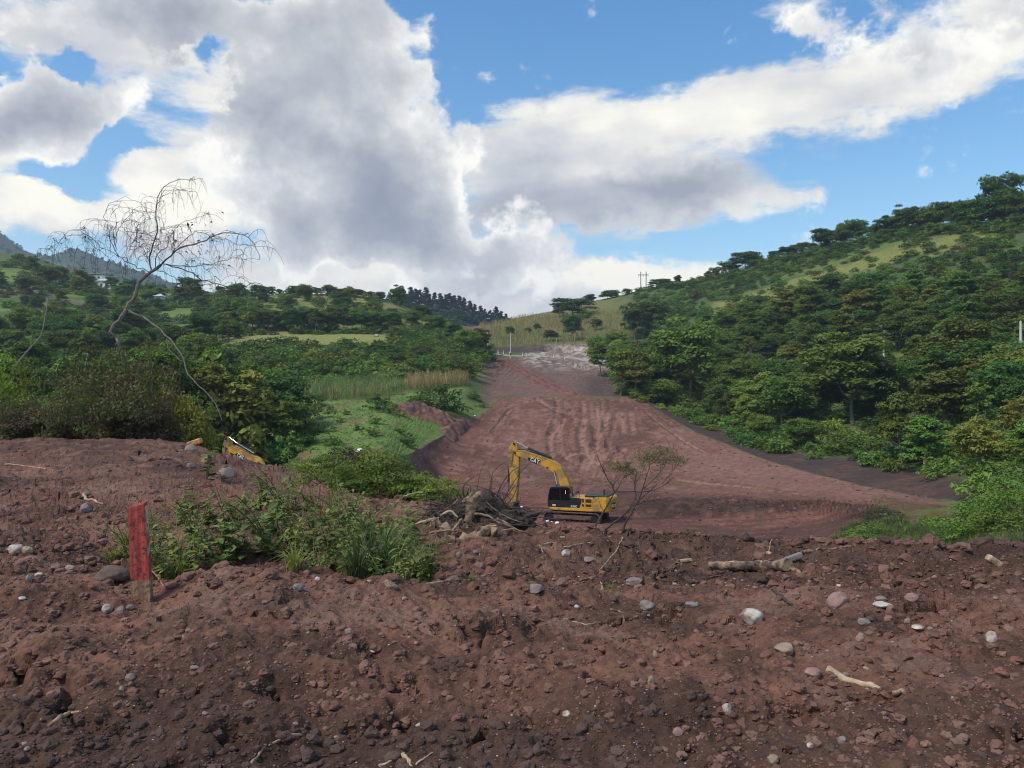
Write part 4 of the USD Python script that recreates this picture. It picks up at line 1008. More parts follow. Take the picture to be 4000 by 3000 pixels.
EDGE += [(er.choice(["brown", "olive", "olive"]), p_, 1705, er.uniform(320, 390)) for p_ in (330, 390, 450, 505, 560, 620)] + [("light", 20, 1700, 330), ("mid", 90, 1700, 300), ("yellow", 690, 1715, 260), ("light", 740, 1720, 190)]
EDGE += [("mid", 1060, 1790, 150), ("light", 1110, 1790, 170), ("light", 1150, 1785, 150), ("mid", 1190, 1790, 110), ("mid", 800, 1735, 330), ("yellow", 860, 1745, 320), ("yellow", 910, 1745, 260), ("mid", 840, 1740, 230)]
for kind, px, py, hp in EDGE:
    y = 28 + rng.uniform(0, 5) if px < 780 else 84 + rng.uniform(0, 6)
    x = (px - 2000) / FPX * y
    (put_fine if px < 780 else put_shrub)(kind, x, y, hp * y / FPX + max(0, (CZ - (py - HPX) / FPX * y) - ground(x, y)), f"{KW[kind]} bush at the back edge of the cleared bank on the left" if px < 780 else f"{KW[kind]} bush at the pit's left end by the meadow", f"{KW[kind]} bushes along the cleared bank's back edge" if px < 780 else f"{KW[kind]} bushes at the pit's left end", wide=.8, name="edge_shrub")
# meadow bushes
for kind, px, py, hp, label in [("dark", 1720, 1600, 120, "big dark round bush by the ramp's left edge"), ("mid", 1640, 1590, 80, "green bush left of the big dark round bush"), ("dark", 1475, 1600, 70, "dark bush at the left end of the red spoil heap"), ("dark", 1530, 1615, 55, "low dark bush in front of the red spoil heap"), ("mid", 1470, 1655, 40, "small green bush in the meadow's middle"), ("mid", 1355, 1620, 26, "tiny green tuft in the upper meadow"),
                                ("dark", 1230, 1585, 60, "small leaning dark tree-like bush on the upper meadow"), ("mid", 1450, 1700, 44, "green bush low in the meadow"), ("mid", 1290, 1600, 22, "tiny bush near the meadow's fence stump"), ("mid", 1850, 1560, 40, "green bush by the ramp's top left corner"), ("light", 1880, 1590, 30, "light green bush against the ramp's left rim"), ("mid", 1250, 1690, 60, "leafy bush at the meadow's lower left"), ("light", 1300, 1740, 70, "light bush at the meadow's bottom left"), ("mid", 1560, 1690, 36, "low bush at the meadow's lower right"), ("olive", 1400, 1680, 28, "small olive bush in the meadow's middle"), ("mid", 1210, 1640, 90, "tall green bush at the meadow's left rim"), ("dark", 1330, 1650, 24, "tiny dark bush in the meadow"), ("mid", 1590, 1740, 50, "bush at the meadow's bottom right by the ramp")]:
    p = ray(px, py, 8.6, 11.3)
    put_shrub(kind, p[0], p[1], hp * p[1] / FPX, label, None, wide=1.2, name="meadow_bush")
# grass tufts of the meadow
TUFT = []
tr = np.random.default_rng(61)
vv, ff = [], []
for k in range(26):
    a, l, b = tr.uniform(0, 6.28), tr.uniform(.25, .6), tr.uniform(0, .15)
    d = np.array([math.cos(a), math.sin(a), 0]); sd = np.array([-d[1], d[0], 0]) * .03
    p0 = d * b; p1 = d * (b + .25 * l) + [0, 0, l * .7]; p2 = d * (b + .7 * l) + [0, 0, l * .85]
    n = len(vv); vv += [p0 - sd, p0 + sd, p1 + sd * .8, p1 - sd * .8, p2]; ff += [[n, n + 1, n + 2], [n, n + 2, n + 3], [n + 3, n + 2, n + 4]]
GT = (np.array(vv), np.array(ff))
mg = scatter(tr, -55, 0, 66, 135, .6, lambda px, s, py, x, y: (1150 < px < 1900) * (9.0 < s < 11.0) * (px < 1600 + (1790 - py) * .9) * .8)
instancer("meadow_grass", [("grass_tuft", GT, L_LIGHT), ("grass_tuft", GT, L_WEED)], [(x, y, ground(x, y) - .03, tr.uniform(0, 6.28), tr.uniform(.12, .42), tr.integers(2)) for x, y, *_ in mg], "tufts of bright grass over the meadow left of the ramp", "grass")


def corn_mesh(seed):
    r = np.random.default_rng(seed)
    ms = [tube([[0, 0, 0], [.03, .02, 1.1], [.05, .0, 2.15]], [.03, .025, .012], 4)]
    for k in range(9):
        a, z = k * 2.9 + r.uniform(-.4, .4), .35 + 1.6 * k / 9
        d = np.array([math.cos(a), math.sin(a), 0]); sd = np.array([-d[1], d[0], 0])
        l, w = r.uniform(.6, .95), .055
        q = [np.array([0, 0, z]), d * l * .35 + [0, 0, z + .32], d * l * .75 + [0, 0, z + .28], d * l + [0, 0, z - .08]]
        v = []
        for p, ww in zip(q, (.5, 1, .8, .05)):
            v += [p - sd * w * ww, p + sd * w * ww]
        ms.append((np.array(v), np.array([[0, 1, 3], [0, 3, 2], [2, 3, 5], [2, 5, 4], [4, 5, 7], [4, 7, 6]])))
    for k in range(5):
        a = k * 1.3
        ms.append(tube([[.05, 0, 2.1], [.05 + .12 * math.cos(a), .12 * math.sin(a), 2.4]], [.012, .006], 3, False))
    return cat_meshes(ms)


CORN = [("green_maize", corn_mesh(1), L_CORN), ("dry_maize", corn_mesh(2), L_DRY)]
cr = np.random.default_rng(71)
c1 = scatter(cr, -45, -4, 128, 165, .62, lambda px, s, py, x, y: (1150 < px < 1830) * (s > 10.9) * (py > np.interp(px, [1150, 1200, 1600, 1830], [1545, 1520, 1490, 1478])) * (py < np.interp(px, [1150, 1450, 1610, 1830], [1562, 1562, 1533, 1505])))
instancer("maize_field", CORN, [(x, y, ground(x, y), cr.uniform(0, 6.28), cr.uniform(.75, 1.1), int(cr.random() < (.92 if px > 1575 + cr.normal(0, 25) else (.3 if py > 1548 else .06)))) for x, y, px, s, py in c1], "strip of maize above the meadow, green at left, dry yellow at right", "maize")
c2 = scatter(cr, -16, 62, 293, 438, 1.35, lambda px, s, py, x, y: (1875 < px < 2520) * (14.04 < s < 14.93) * (py > np.interp(px, [1880, 2000, 2180, 2300, 2520], [1258, 1244, 1236, 1232, 1205])) * (.95 if px < 2470 else .6))
instancer("yellow_maize_field", CORN, [(x, y, ground(x, y), cr.uniform(0, 6.28), cr.uniform(.9, 1.3), int(cr.random() < (.8 if py < 1318 + cr.normal(0, 12) else .35))) for x, y, px, s, py in c2], "ripe yellow maize on the slope above the road across the valley", "maize")
print("maize", len(c1), len(c2), len(mg))

# ------------------------------------------------------------------ far hills
def far_hill(name, ridge, y0, y1, foot, colour, colour2, amp, seed, scale=30.0):
    ridge = np.array(ridge, float)
    px = np.linspace(ridge[0, 0], ridge[-1, 0], 260)
    top = np.interp(px, ridge[:, 0], ridge[:, 1])
    zt = CZ - (top - HPX) / FPX * y1
    rows = np.concatenate([np.linspace(0, 1, 70), np.linspace(1.06, 1.9, 10)])
    yy = y0 + (y1 - y0) * rows
    X = (px[None] - 2000) / FPX * yy[:, None]
    k = np.where(rows < 1, np.minimum(rows, 1) ** 0.85, 1 - (rows - 1) * .9)
    Z = foot + (zt[None] - foot) * k[:, None]
    Y = np.broadcast_to(yy[:, None], X.shape)
    Z = Z + amp * (meshkit.fbm(np.stack([X / scale, Y / scale, 0 * X], -1), 4, seed) - .5) * np.minimum(1, rows * 3)[:, None]
    n, c = X.shape
    i, j = np.meshgrid(np.arange(n - 1), np.arange(c - 1), indexing="ij")
    q = np.stack([i * c + j, i * c + j + 1, (i + 1) * c + j + 1, (i + 1) * c + j], -1).reshape(-1, 4)
    obj(name, (np.stack([X, Y, Z], -1).reshape(-1, 3), q), mat(name + "_cover", colour, .95, .35, .02, second=colour2, amount=.5), smooth=True, kind="structure")
    return X, Y, Z, rows


FM = far_hill("far_mountain", [(-900, 930), (-300, 905), (0, 914), (94, 971), (145, 985), (289, 985), (434, 1021), (579, 1065), (673, 1108), (723, 1138), (900, 1190)], 800, 1500, -10, (.030, .048, .024), (.055, .075, .030), 30, 3, 90)
FP_ = far_hill("pine_ridge", [(1380, 1225), (1500, 1190), (1601, 1186), (1700, 1190), (1768, 1202), (1859, 1232), (1931, 1256), (1985, 1262), (2060, 1290)], 470, 640, 5, (.026, .045, .022), (.045, .065, .026), 6, 4)
fr = np.random.default_rng(81)


def on_far(F, rr, cc):
    X, Y, Z, rows = F
    a = np.interp(rr, rows, np.arange(len(rows))); i = min(int(a), len(rows) - 2); f = a - i; j = int(cc * (X.shape[1] - 1))
    return [A[i, j] * (1 - f) + A[i + 1, j] * f for A in (X, Y, Z)]


for k, (cc, hh) in enumerate([(.12, 10), (.17, 13), (.21, 12), (.25, 15), (.28, 17), (.30, 13), (.33, 18), (.36, 16), (.385, 17), (.42, 19), (.44, 14), (.47, 15), (.50, 16), (.53, 14), (.555, 17), (.58, 15), (.61, 17), (.64, 15), (.67, 15), (.70, 13), (.73, 14), (.76, 11), (.79, 12), (.82, 16), (.85, 13), (.88, 11), (.91, 9)]):
    x, y, z = on_far(FP_, .99, cc)
    copy_of(TREES["pine"][k % 2], "pine_tree", "dark pine on the crest of the wooded ridge behind the dome hill", "pine tree", (x, y, z - .5), fr.uniform(0, 6), (hh / 16 * 1.9, hh / 16 * 1.9, hh / 16), "pines on the crest of the far wooded ridge")
LOWT = [("far_tree", bush_mesh(91, 9, 4.0, 10, 1.9, 14), L_PINE), ("far_tree", bush_mesh(92, 7, 3.6, 10, 1.7, 14), L_DARK)]
pl = []
for k in range(520):
    x, y, z = on_far(FP_, fr.uniform(.05, 1.0), fr.uniform(0, 1)); pl.append((x, y, z - .5, fr.uniform(0, 6), fr.uniform(.7, 1.2), fr.integers(2)))
instancer("ridge_wood", LOWT, pl, "dense dark wood covering the ridge behind the dome hill", "wood")
pl = []
for k in range(1500):
    rr = 1.0 if k < 110 else fr.uniform(.1, 1.0)
    x, y, z = on_far(FM, rr, fr.uniform(.1, 1)); pl.append((x, y, z - .5, fr.uniform(0, 6), fr.uniform(.45, .95), fr.integers(2)))
instancer("mountain_wood", LOWT, pl, "dark woods covering the far left mountain", "wood")

# ------------------------------------------------------------------ excavators
YEL = mat("yellow_machine_paint", (.52, .27, .025), .5, .22, 1.8, spec=.45, second=(.30, .175, .06), amount=.5, bump=.002, bump_scale=30)
BLK = mat("black_machine_paint", (.014, .014, .015), .4, .2, 2.0, spec=.5)
STEELB = mat("dark_cylinder_steel", (.020, .020, .024), .35, .2, 3.0, spec=.5)
CHROME = mat("chrome_rod", (.80, .82, .86), .18, .05, 3.0, metallic=1.0)
MUD = mat("muddy_track_steel", (.15, .095, .065), .9, .4, 3.0, bump=.02, bump_scale=20, second=(.06, .045, .038), amount=.5)
MUDY = mat("muddy_yellow_paint", (.46, .25, .04), .6, .2, 2.0, second=(.20, .12, .06), amount=.6)
WHT = mat("white_marking", (.75, .74, .70), .6, .08, 4.0)
REDM = mat("red_marking", (.45, .035, .02), .6, .1, 4.0)
LAMP = mat("lamp_lens", (.6, .6, .58), .2, .05, 4.0, spec=.8)
GRILL = mat("dark_grille", (.05, .03, .012), .7, .3, 8.0)
GLASS = usdkit.material(stage, LOOK + "cab_glass", {"t": ("transparent_bsdf", {"color": (.30, .36, .34)}), "g": ("glossy_bsdf", {"color": (.9, .95, 1.0), "roughness": .04}), "f": ("fresnel", {"IOR": 1.5}), "m": ("mix_closure", {})},
                        [("f.fac", "m.fac"), ("t.BSDF", "m.closure1"), ("g.BSDF", "m.closure2")], surface="m.closure")


def rbox(x0, x1, y0, y1, z0, z1, r=.05):
    import manifold3d as m3
    r = min(r, (x1 - x0) / 2.2, (y1 - y0) / 2.2, (z1 - z0) / 2.2)
    s = m3.Manifold.sphere(r, 8)
    m = m3.Manifold.batch_hull([s.translate((a, b, c)) for a in (x0 + r, x1 - r) for b in (y0 + r, y1 - r) for c in (z0 + r, z1 - r)])
    q = m.to_mesh()
    return np.array(q.vert_properties[:, :3]), np.array(q.tri_verts)


def prism(poly, y0, y1, bevel=.03):
    """A side outline (x, z) extruded across y with a small bevel."""
    import shapely.geometry as sg
    p = sg.Polygon(poly).buffer(0)
    inner = p.buffer(-bevel, join_style=2)
    parts = []
    for g, a, b in ((p, y0 + bevel, y1 - bevel), (inner, y0, y1)):
        if g.is_empty:
            continue
        m = trimesh.creation.extrude_polygon(g, b - a, engine="earcut") if g.geom_type == "Polygon" else trimesh.util.concatenate([trimesh.creation.extrude_polygon(q, b - a, engine="earcut") for q in g.geoms])
        v = m.vertices
        parts.append((np.stack([v[:, 0], a + v[:, 2], v[:, 1]], 1), m.faces[:, ::-1]))
    return cat_meshes(parts)


def rod(a, b, r0, r1=None, n=10):
    return tube([a, b], [r0, r1 or r0], n)


def lettering(text, h, o, dx, dy, bold=True, depth=.012, stretch=1.0):
    m = meshkit.text_mesh(text, h, depth, bold)
    v = np.array(m.vertices); v[:, 0] -= v[:, 0].max() / 2
    dx, dy = np.array(dx, float), np.array(dy, float)
    dz = np.cross(dx, dy)
    return np.array(o) + v[:, :1] * dx * stretch + v[:, 1:2] * dy + v[:, 2:3] * dz, np.array(m.faces)


def excavator(label, O, yaw, pitch=0.0):
    fwd0 = np.array([-math.cos(math.radians(20)), math.sin(math.radians(20)), 0.0])
    O1 = np.array([(2252.5 - 2000) / FPX * 68, 68.0, CZ - 10.42])

    def tr(cx, cy):
        """A point of the outline drawn on the photograph, carried into the machine's own middle plane."""
        px, py = 1700 + cx * .45208, 1600 + cy * .45208
        d = np.array([(px - 2000) / FPX, 1.0, -(py - HPX) / FPX])
        A = np.stack([fwd0, np.array([0, 0, 1.0]), -d], 1)
        X, Z, t = np.linalg.solve(A, np.array([0, 0, CZ]) - O1)
        return X, Z

    T = thing("excavator", label, "excavator", O, yaw)
    if pitch:
        T.AddRotateYOp().Set(pitch)
    # undercarriage
    for side in (-1, 1):
        yc = 1.28 * side
        n = 46
        L, R = 1.95, .46
        path = []
        per = 4 * L + 2 * math.pi * R
        for k in range(n):
            s = per * k / n
            if s < 2 * L: path.append((-L + s, 0.0, 2 * R, 0))
            elif s < 2 * L + math.pi * R:
                a = (s - 2 * L) / R; path.append((L + R * math.sin(a), 0, R + R * math.cos(a), a))
            elif s < 4 * L + math.pi * R: path.append((L - (s - 2 * L - math.pi * R), 0, 0.0, math.pi))
            else:
                a = (s - 4 * L - math.pi * R) / R; path.append((-L - R * math.sin(a), 0, R - R * math.cos(a), math.pi + a))
        shoes = []
        for x, _, z, a in path:
            v, f = rbox(-.115, .115, -.33, .33, -.045, .035, .02)
            g = np.vstack([v, v * [.12, 1, .6] + [0, 0, .055]]); f2 = np.vstack([f, f + len(v)])
            c, s_ = math.cos(-a), math.sin(-a)
            shoes.append((np.stack([x + g[:, 0] * c - g[:, 2] * s_, g[:, 1] + yc, z + .05 + g[:, 0] * s_ + g[:, 2] * c], 1), f2))
        tp = obj("track", cat_meshes(shoes), MUD, T)
        wheels = [tube([[x, yc - .22, R + .05], [x, yc + .22, R + .05]], [.36, .36], 18) for x in (-L, L)] + [tube([[x, yc - .2, .22], [x, yc + .2, .22]], [.13, .13], 12) for x in np.linspace(-1.5, 1.5, 8)]
        obj("wheels", cat_meshes(wheels), BLK, tp)
        obj("track_frame", rbox(-1.9, 1.9, yc - .2, yc + .2, .35, .78, .08), MUD, tp)
    obj("undercarriage", cat_meshes([rbox(-1.1, 1.1, -1.1, 1.1, .55, .95, .08), tube([[0, 0, .9], [0, 0, 1.12]], [.8, .8], 20)]), BLK, T)
    # house
    obj("deck", cat_meshes([rbox(-2.2, 1.95, -1.48, 1.48, 1.12, 1.36, .04)]), YEL, T)
    obj("side_panel", prism([(.15, 1.38), (-.62, 1.38), (-.82, 1.75), (-.86, 2.2), (.15, 2.2)], 1.30, 1.47), BLK, T, label="black side panel with model number")
    obj("body", cat_meshes([rbox(-.86, .3, -1.45, 1.29, 1.37, 2.17, .05), rbox(-1.80, -.64, -1.46, 1.455, 1.37, 2.26, .05), rbox(-.75, .35, .4, 1.3, 2.1, 2.24, .03)]), YEL, T)
    import shapely.geometry as sg
    ang = np.linspace(-.5 * np.pi * .72, .5 * np.pi * .72, 18)
    arc = [(-1.81, -1.5), (-1.81, 1.5)] + [(-2.05 - 1.42 * math.cos(a) ** .6, 1.5 * math.sin(a) / math.sin(ang[-1])) for a in ang[::-1]]
    cwp = sg.Polygon(arc).buffer(0)
    ms = []
    for ins, z0, z1 in ((.10, 1.10, 1.20), (.0, 1.20, 2.18), (.06, 2.18, 2.27), (.16, 2.27, 2.32)):
        m = trimesh.creation.extrude_polygon(cwp.buffer(-ins) if ins else cwp, z1 - z0, engine="earcut"); m.apply_translation((0, 0, z0)); ms.append(m)
    obj("counterweight", cat_meshes(ms), YEL, T)
    obj("engine_hood", cat_meshes([rbox(-2.95, -1.0, -1.1, 1.15, 2.26, 2.46, .06), rbox(-2.6, -1.4, -.8, .9, 2.44, 2.50, .03)]), BLK, T, label="black engine hood")
    obj("exhaust", cat_meshes([rod((-2.5, .5, 2.4), (-2.5, .5, 2.78), .055), rod((-2.5, .5, 2.74), (-2.62, .5, 2.86), .05)]), BLK, T)
    for z0, z1 in ((1.86, 2.14), (1.52, 1.72)):
        for x0, x1 in ((-1.02, -.86), (-1.66, -1.16)):
            obj("vent", cat_meshes([rbox(x0, x1, 1.44, 1.468, z0, z1, .01)] + [rbox(x0 + .02, x1 - .02, 1.455, 1.48, z, z + .02, .004) for z in np.arange(z0 + .03, z1 - .02, .055)]), GRILL, T)
    obj("handrail", cat_meshes([tube(spline([(-.1, 1.3, 2.2), (-.1, 1.3, 2.55), (-.6, 1.3, 2.55), (-.62, 1.3, 2.2)], 14), .018, 6)]), BLK, T)
    # cab: posts, roof, panes, door
    out = [(.14, 1.38), (.14, 2.25), (.22, 3.02), (.40, 3.08), (1.74, 3.06), (1.96, 2.92), (2.13, 2.30), (2.15, 1.75), (2.10, 1.38)]
    cab = obj("cab", cat_meshes([prism([(.14, 1.38), (.14, 1.95), (2.14, 1.95), (2.15, 1.75), (2.10, 1.38)], .46, 1.46), prism([(.22, 2.98), (.24, 3.04), (.40, 3.09), (1.74, 3.07), (1.96, 2.94), (1.94, 2.88)], .44, 1.48)]
                               + [tube([a, b], [.045, .045], 6) for a, b in [((.2, 1.42, 1.9), (.27, 1.42, 3.02)), ((1.02, 1.43, 1.9), (1.05, 1.43, 3.04)), ((2.10, 1.42, 1.9), (1.93, 1.42, 2.92)), ((.2, .5, 1.9), (.27, .5, 3.02)), ((2.10, .5, 1.9), (1.93, .5, 2.92))]]), BLK, T)
    for q in ([(.22, 1.96), (.99, 1.96), (1.01, 2.98), (.28, 2.98)], [(1.06, 1.96), (2.10, 1.96), (2.09, 2.32), (1.92, 2.88), (1.08, 2.98)]):
        obj("window", prism(q, 1.425, 1.440, .002), GLASS, cab)
    obj("window", cat_meshes([(np.array([[2.11, .52, 1.96], [2.11, 1.40, 1.96], [1.94, 1.40, 2.9], [1.94, .52, 2.9], [2.095, .52, 1.96], [2.095, 1.40, 1.96], [1.925, 1.40, 2.9], [1.925, .52, 2.9]]), np.array([[0, 1, 2], [0, 2, 3], [4, 6, 5], [4, 7, 6]]))]), GLASS, cab)
    obj("seat", cat_meshes([rbox(.45, 1.0, .75, 1.2, 1.9, 2.1, .05), rbox(.38, .55, .75, 1.2, 2.05, 2.75, .05)]), BLK, cab)
    obj("sticker", rbox(1.40, 1.72, 1.455, 1.468, 1.44, 1.62, .004), mat("faded_sticker", (.55, .40, .33), .6, .3, 6, second=(.5, .12, .08), amount=.4) if not stage.GetPrimAtPath(LOOK + "faded_sticker") else LOOK + "faded_sticker", cab)
    obj("sticker", rbox(.54, .60, 1.444, 1.452, 2.50, 2.80, .003), WHT, cab)
    obj("door_handle", rbox(1.12, 1.3, 1.46, 1.50, 1.82, 1.86, .01), STEELB, cab)
    obj("mirror", cat_meshes([tube(spline([(-.30, 1.25, 2.2), (-.32, 1.32, 2.6), (-.45, 1.38, 2.72)], 6), .014, 5), rbox(-.60, -.44, 1.30, 1.40, 2.62, 2.84, .03)]), BLK, T)
    # boom, arm, cylinders
    bt = [(695, 352), (740, 350), (800, 365), (905, 400), (1000, 432), (1060, 465), (1105, 515), (1140, 580), (1165, 640), (1185, 720)]
    bb = [(1095, 720), (1075, 620), (1045, 560), (1010, 530), (940, 490), (880, 460), (800, 428), (730, 405), (700, 392), (682, 372)]
    cu = lambda pts, n: [tuple(p) for p in spline([tr(*p) for p in pts], n)]
    boom = obj("boom", prism(cu(bt, 22) + cu(bb, 22), -.30, .30, .03), YEL, T)
    obj("boom_rim", cat_meshes([prism([(x, z + .012) for x, z in cu(bt, 22)] + [(x, z - .05) for x, z in cu(bt, 22)[::-1]], -.335, .335, .008)]), YEL, boom)
    st = [(690, 278), (712, 300), (722, 345), (731, 420), (727, 560), (716, 690), (706, 800), (664, 800), (655, 690), (650, 560), (640, 470), (634, 390), (641, 335), (664, 292)]
    arm = obj("arm", prism([tr(*p) for p in st], -.24, .24, .025), MUDY, T)
    obj("arm_pin", cat_meshes([tube([[x, -.36, z], [x, .36, z]], [.09, .09], 12) for x, z in (tr(700, 372), tr(690, 292))]), BLK, arm)

    def cyl(a, m, b, y, rr, br):
        A, M, B = [np.array([*tr(*p)]) for p in (a, m, b)]
        p = lambda q: (q[0], y, q[1])
        c = obj("cylinder", rod(p(M), p(B), br), STEELB, T)
        obj("piston_rod", rod(p(A), p(M), rr), CHROME, c)
        obj("rod_end", tube([[A[0], y - .12, A[1]], [A[0], y + .12, A[1]]], [.1, .1], 10), YEL, c)
        return c
    cyl((694, 277), (803, 333), (1004, 417), 0.0, .062, .11)
    for y in (.42, -.42):
        cyl((1035, 525), (1062, 645), (1092, 800), y, .055, .095)
    cyl((640, 720), (637, 628), (640, 485), 0.0, .05, .10)
    H = lambda pts, y: tube(spline([(tr(*p)[0], y, tr(*p)[1]) for p in pts], 14), .022, 5)
    obj("hose", H([(1000, 420), (860, 372), (760, 345), (700, 350), (682, 372), (676, 430), (668, 480), (645, 492)], .30), BLK, T)
    obj("hose", H([(1030, 440), (900, 392), (800, 358), (722, 342), (690, 360)], -.26), BLK, T)
    obj("boom_lamp", cat_meshes([rbox(tr(978, 497)[0] - .06, tr(978, 497)[0] + .06, .30, .38, tr(978, 497)[1] - .06, tr(978, 497)[1] + .06, .02)]), BLK, boom)
    # bucket, tucked under the arm
    bx, bz = tr(685, 800)
    prof = [(bx - .1, bz + .1), (bx + .25, bz + .05), (bx + .55, bz - .35), (bx + .50, bz - .85), (bx + .15, bz - 1.15), (bx - .45, bz - 1.12), (bx - .62, bz - .98), (bx - .40, bz - 1.0), (bx + .05, bz - .98), (bx + .33, bz - .75), (bx + .36, bz - .4), (bx + .1, bz - .12), (bx - .2, bz - .05)]
    bk_ = obj("bucket", cat_meshes([prism(prof, -.72, .72, .015)] + [prism([(bx - .1, bz + .1), (bx + .25, bz + .05), (bx + .55, bz - .35), (bx + .50, bz - .85), (bx + .15, bz - 1.15), (bx - .45, bz - 1.12), (bx - .2, bz - .3)], s - .02, s + .02, .004) for s in (-.71, .71)]), MUD, T)
    obj("bucket_teeth", cat_meshes([rbox(bx - .80, bx - .58, y - .05, y + .05, bz - 1.08, bz - .98, .02) for y in np.linspace(-.62, .62, 5)]), STEELB, bk_)
    # markings
    def on_side(cx, cy, y):
        x, z = tr(cx, cy); return np.array([x, y, z])
    d = on_side(920, 447, 0) - on_side(820, 410, 0); d /= np.linalg.norm(d)
    up = np.array([-d[2], 0, d[0]]) * (1 if d[0] > 0 else -1); up = up if up[2] > 0 else -up
    for y, s in ((.302, 1), (-.302, -1)):
        plate = [tr(806, 420), tr(824, 410), tr(918, 432), tr(922, 440), tr(900, 462), tr(888, 470), tr(845, 455), tr(815, 434)]
        y0, y1 = (y, y + .010) if s > 0 else (y - .010, y)
        lp = obj("emblem_plate", prism(plate, y0, y1, .001), BLK, boom)
        o = on_side(866, 452, y + .010 * s)
        obj("lettering", lettering("CAT", .30, o, d * s, up), WHT, lp)
        obj("red_corner", prism([tr(888, 469), tr(912, 459), tr(918, 450), tr(899, 460)], y0 + .002 * s, y1 + .002 * s, .001), REDM, lp)
    obj("lettering", lettering("330C", .155, (.02 - .18, 1.471, 1.42), (-1, 0, 0), (0, 0, 1)), WHT, T)
    # name on the counterweight's rear quarter
    a = ang[-4]
    pa, pb = np.array(arc[2 + 4]), np.array(arc[2 + 6])
    dd = (pb - pa) / np.linalg.norm(pb - pa)
    nn = np.array([dd[1], -dd[0]]); nn = nn if nn[1] > 0 else -nn
    c0 = (pa + pb) / 2 + nn * .02
    v, f = rbox(-.24, .24, -.012, .012, -.27, .27, .01)
    pl_ = obj("emblem_plate", (np.stack([c0[0] + v[:, 0] * dd[0] + v[:, 1] * nn[0], c0[1] + v[:, 0] * dd[1] + v[:, 1] * nn[1], 1.62 + v[:, 2]], 1), f), BLK, T)
    lt = np.array([dd[0], dd[1], 0]); lt = lt if np.cross(lt, [0, 0, 1.0]) @ np.array([nn[0], nn[1], 0]) > 0 else -lt
    obj("lettering", lettering("CAT", .24, (c0[0] + nn[0] * .014, c0[1] + nn[1] * .014, 1.50), lt, (0, 0, 1), stretch=.85), WHT, pl_)
    return T


gx = (2252.5 - 2000) / FPX * 68
excavator("yellow crawler excavator with black cab standing on the red pit floor", (gx, 68, CZ - 10.42), math.radians(160))
tipx = (905 - 2000) / FPX * 70
excavator("yellow excavator behind the left bank, only its boom top showing", (tipx + 5.2 * .848, 70 - 5.2 * .53, CZ - 10.05), math.radians(148))

# ------------------------------------------------------------------ poles, posts, houses, worker
CONC = mat("pale_concrete", (.50, .48, .45), .85, .15, 2.0)
YPAINT = mat("yellow_band_paint", (.62, .42, .02), .6, .12, 3.0)
BPAINT = mat("black_band_paint", (.02, .02, .02), .6, .1, 3.0)
GREYW = mat("weathered_pole_wood", (.17, .16, .15), .9, .25, 2.0)


def pole(px, top, base, label, y=None, r=.15, banded=False, mat_=None):
    p = P(px, base, y) if y else ray(px, base, 10.05, 14.9)
    z = ground(p[0], p[1])
    h = CZ - (top - HPX) / FPX * p[1] - z
    T = thing("utility_pole", label, "pole", (p[0], p[1], z))
    z0 = -.4
    if banded:
        obj("painted_band", rod((0, 0, 0), (0, 0, 1.1), r * 1.06), YPAINT, T); obj("painted_band", rod((0, 0, 1.104), (0, 0, 1.7), r * 1.05), BPAINT, T, label="black painted band")
    obj("shaft", rod((0, 0, z0), (0, 0, h), r, r * .62, 12), mat_ or CONC, T)
    obj("cap", rod((0, 0, h + .002), (0, 0, h + .12), r * .5, r * .4, 10), GREYW, T)
    for zz in (h - .5, h - 1.1):
        obj("bracket", rod((-.22, 0, zz), (.22, 0, zz + .02), .03, .03, 6), GREYW, T)
    return T


pole(1905, 1290, 1387, "thin pale utility pole left of the haul track's top", r=.20)
pole(1994, 1300, 1399, "pale utility pole with yellow and black painted base", r=.20, banded=True)
pole(1750, 1245, 1292, "short grey pole rising from the thicket left of the road", r=.16, mat_=GREYW)
pole(3452, 1330, 1420, "pale pole poking out above the big rounded tree", y=128, r=.20)
pole(3987, 1255, 1500, "tall pale utility pole at the picture's right edge", y=112, r=.26)
# H-frame
T = thing("power_line_frame", "wooden H-frame power line pole on the right ridge skyline", "power pole", (0, 0, 0))
yr_ = np.interp(2515, XS, GY[np.searchsorted(S, 14.98)])
for px, top in ((2503, 1062), (2524, 1061)):
    x = (px - 2000) / FPX * yr_
    obj("leg", rod((x, yr_, ground(x, yr_) - .5), (x, yr_, CZ - (top - HPX) / FPX * yr_), .26, .20, 8), GREYW, T)
xa, xb, zb = (2492 - 2000) / FPX * yr_, (2534 - 2000) / FPX * yr_, CZ - (1074 - HPX) / FPX * yr_
obj("crossarm", rbox(xa, xb, yr_ - .3, yr_ - .06, zb - .16, zb + .16, .04), GREYW, T)
for k in (0.06, .5, .94):
    xx = xa + (xb - xa) * k
    obj("insulator", tube([[xx, yr_ - .2, zb - .16], [xx, yr_ - .2, zb - .5], [xx, yr_ - .2, zb - 1.0]], [.06, .12, .1], 8), CONC, T)
# guard posts along the road
POST = proto_class("guard_post")
obj("shaft", rod((0, 0, -.3), (0, 0, 1.15), .13, .12, 8), WHT, POST)
obj("band", rod((0, 0, .82), (0, 0, .98), .135, .132, 8), BPAINT, POST)
posts = [(1895, 1382), (1929, 1383), (1946, 1382), (1966, 1382), (1990, 1384), (2041, 1390), (2056, 1391), (2127, 1399), (2163, 1402), (2205, 1407), (2276, 1412)]
ordn = ["first", "second", "third", "fourth", "fifth", "sixth", "seventh", "eighth", "ninth", "tenth", "eleventh"]
for k, (px, py) in enumerate(posts):
    p = ray(px, py, 12.7, 14)
    copy_of(POST.GetPath(), "guard_post", f"white roadside guard post, {ordn[k]} from the left along the road", "post", (p[0], p[1], ground(p[0], p[1])), 0, 1.0, "white guard posts along the road across the valley")
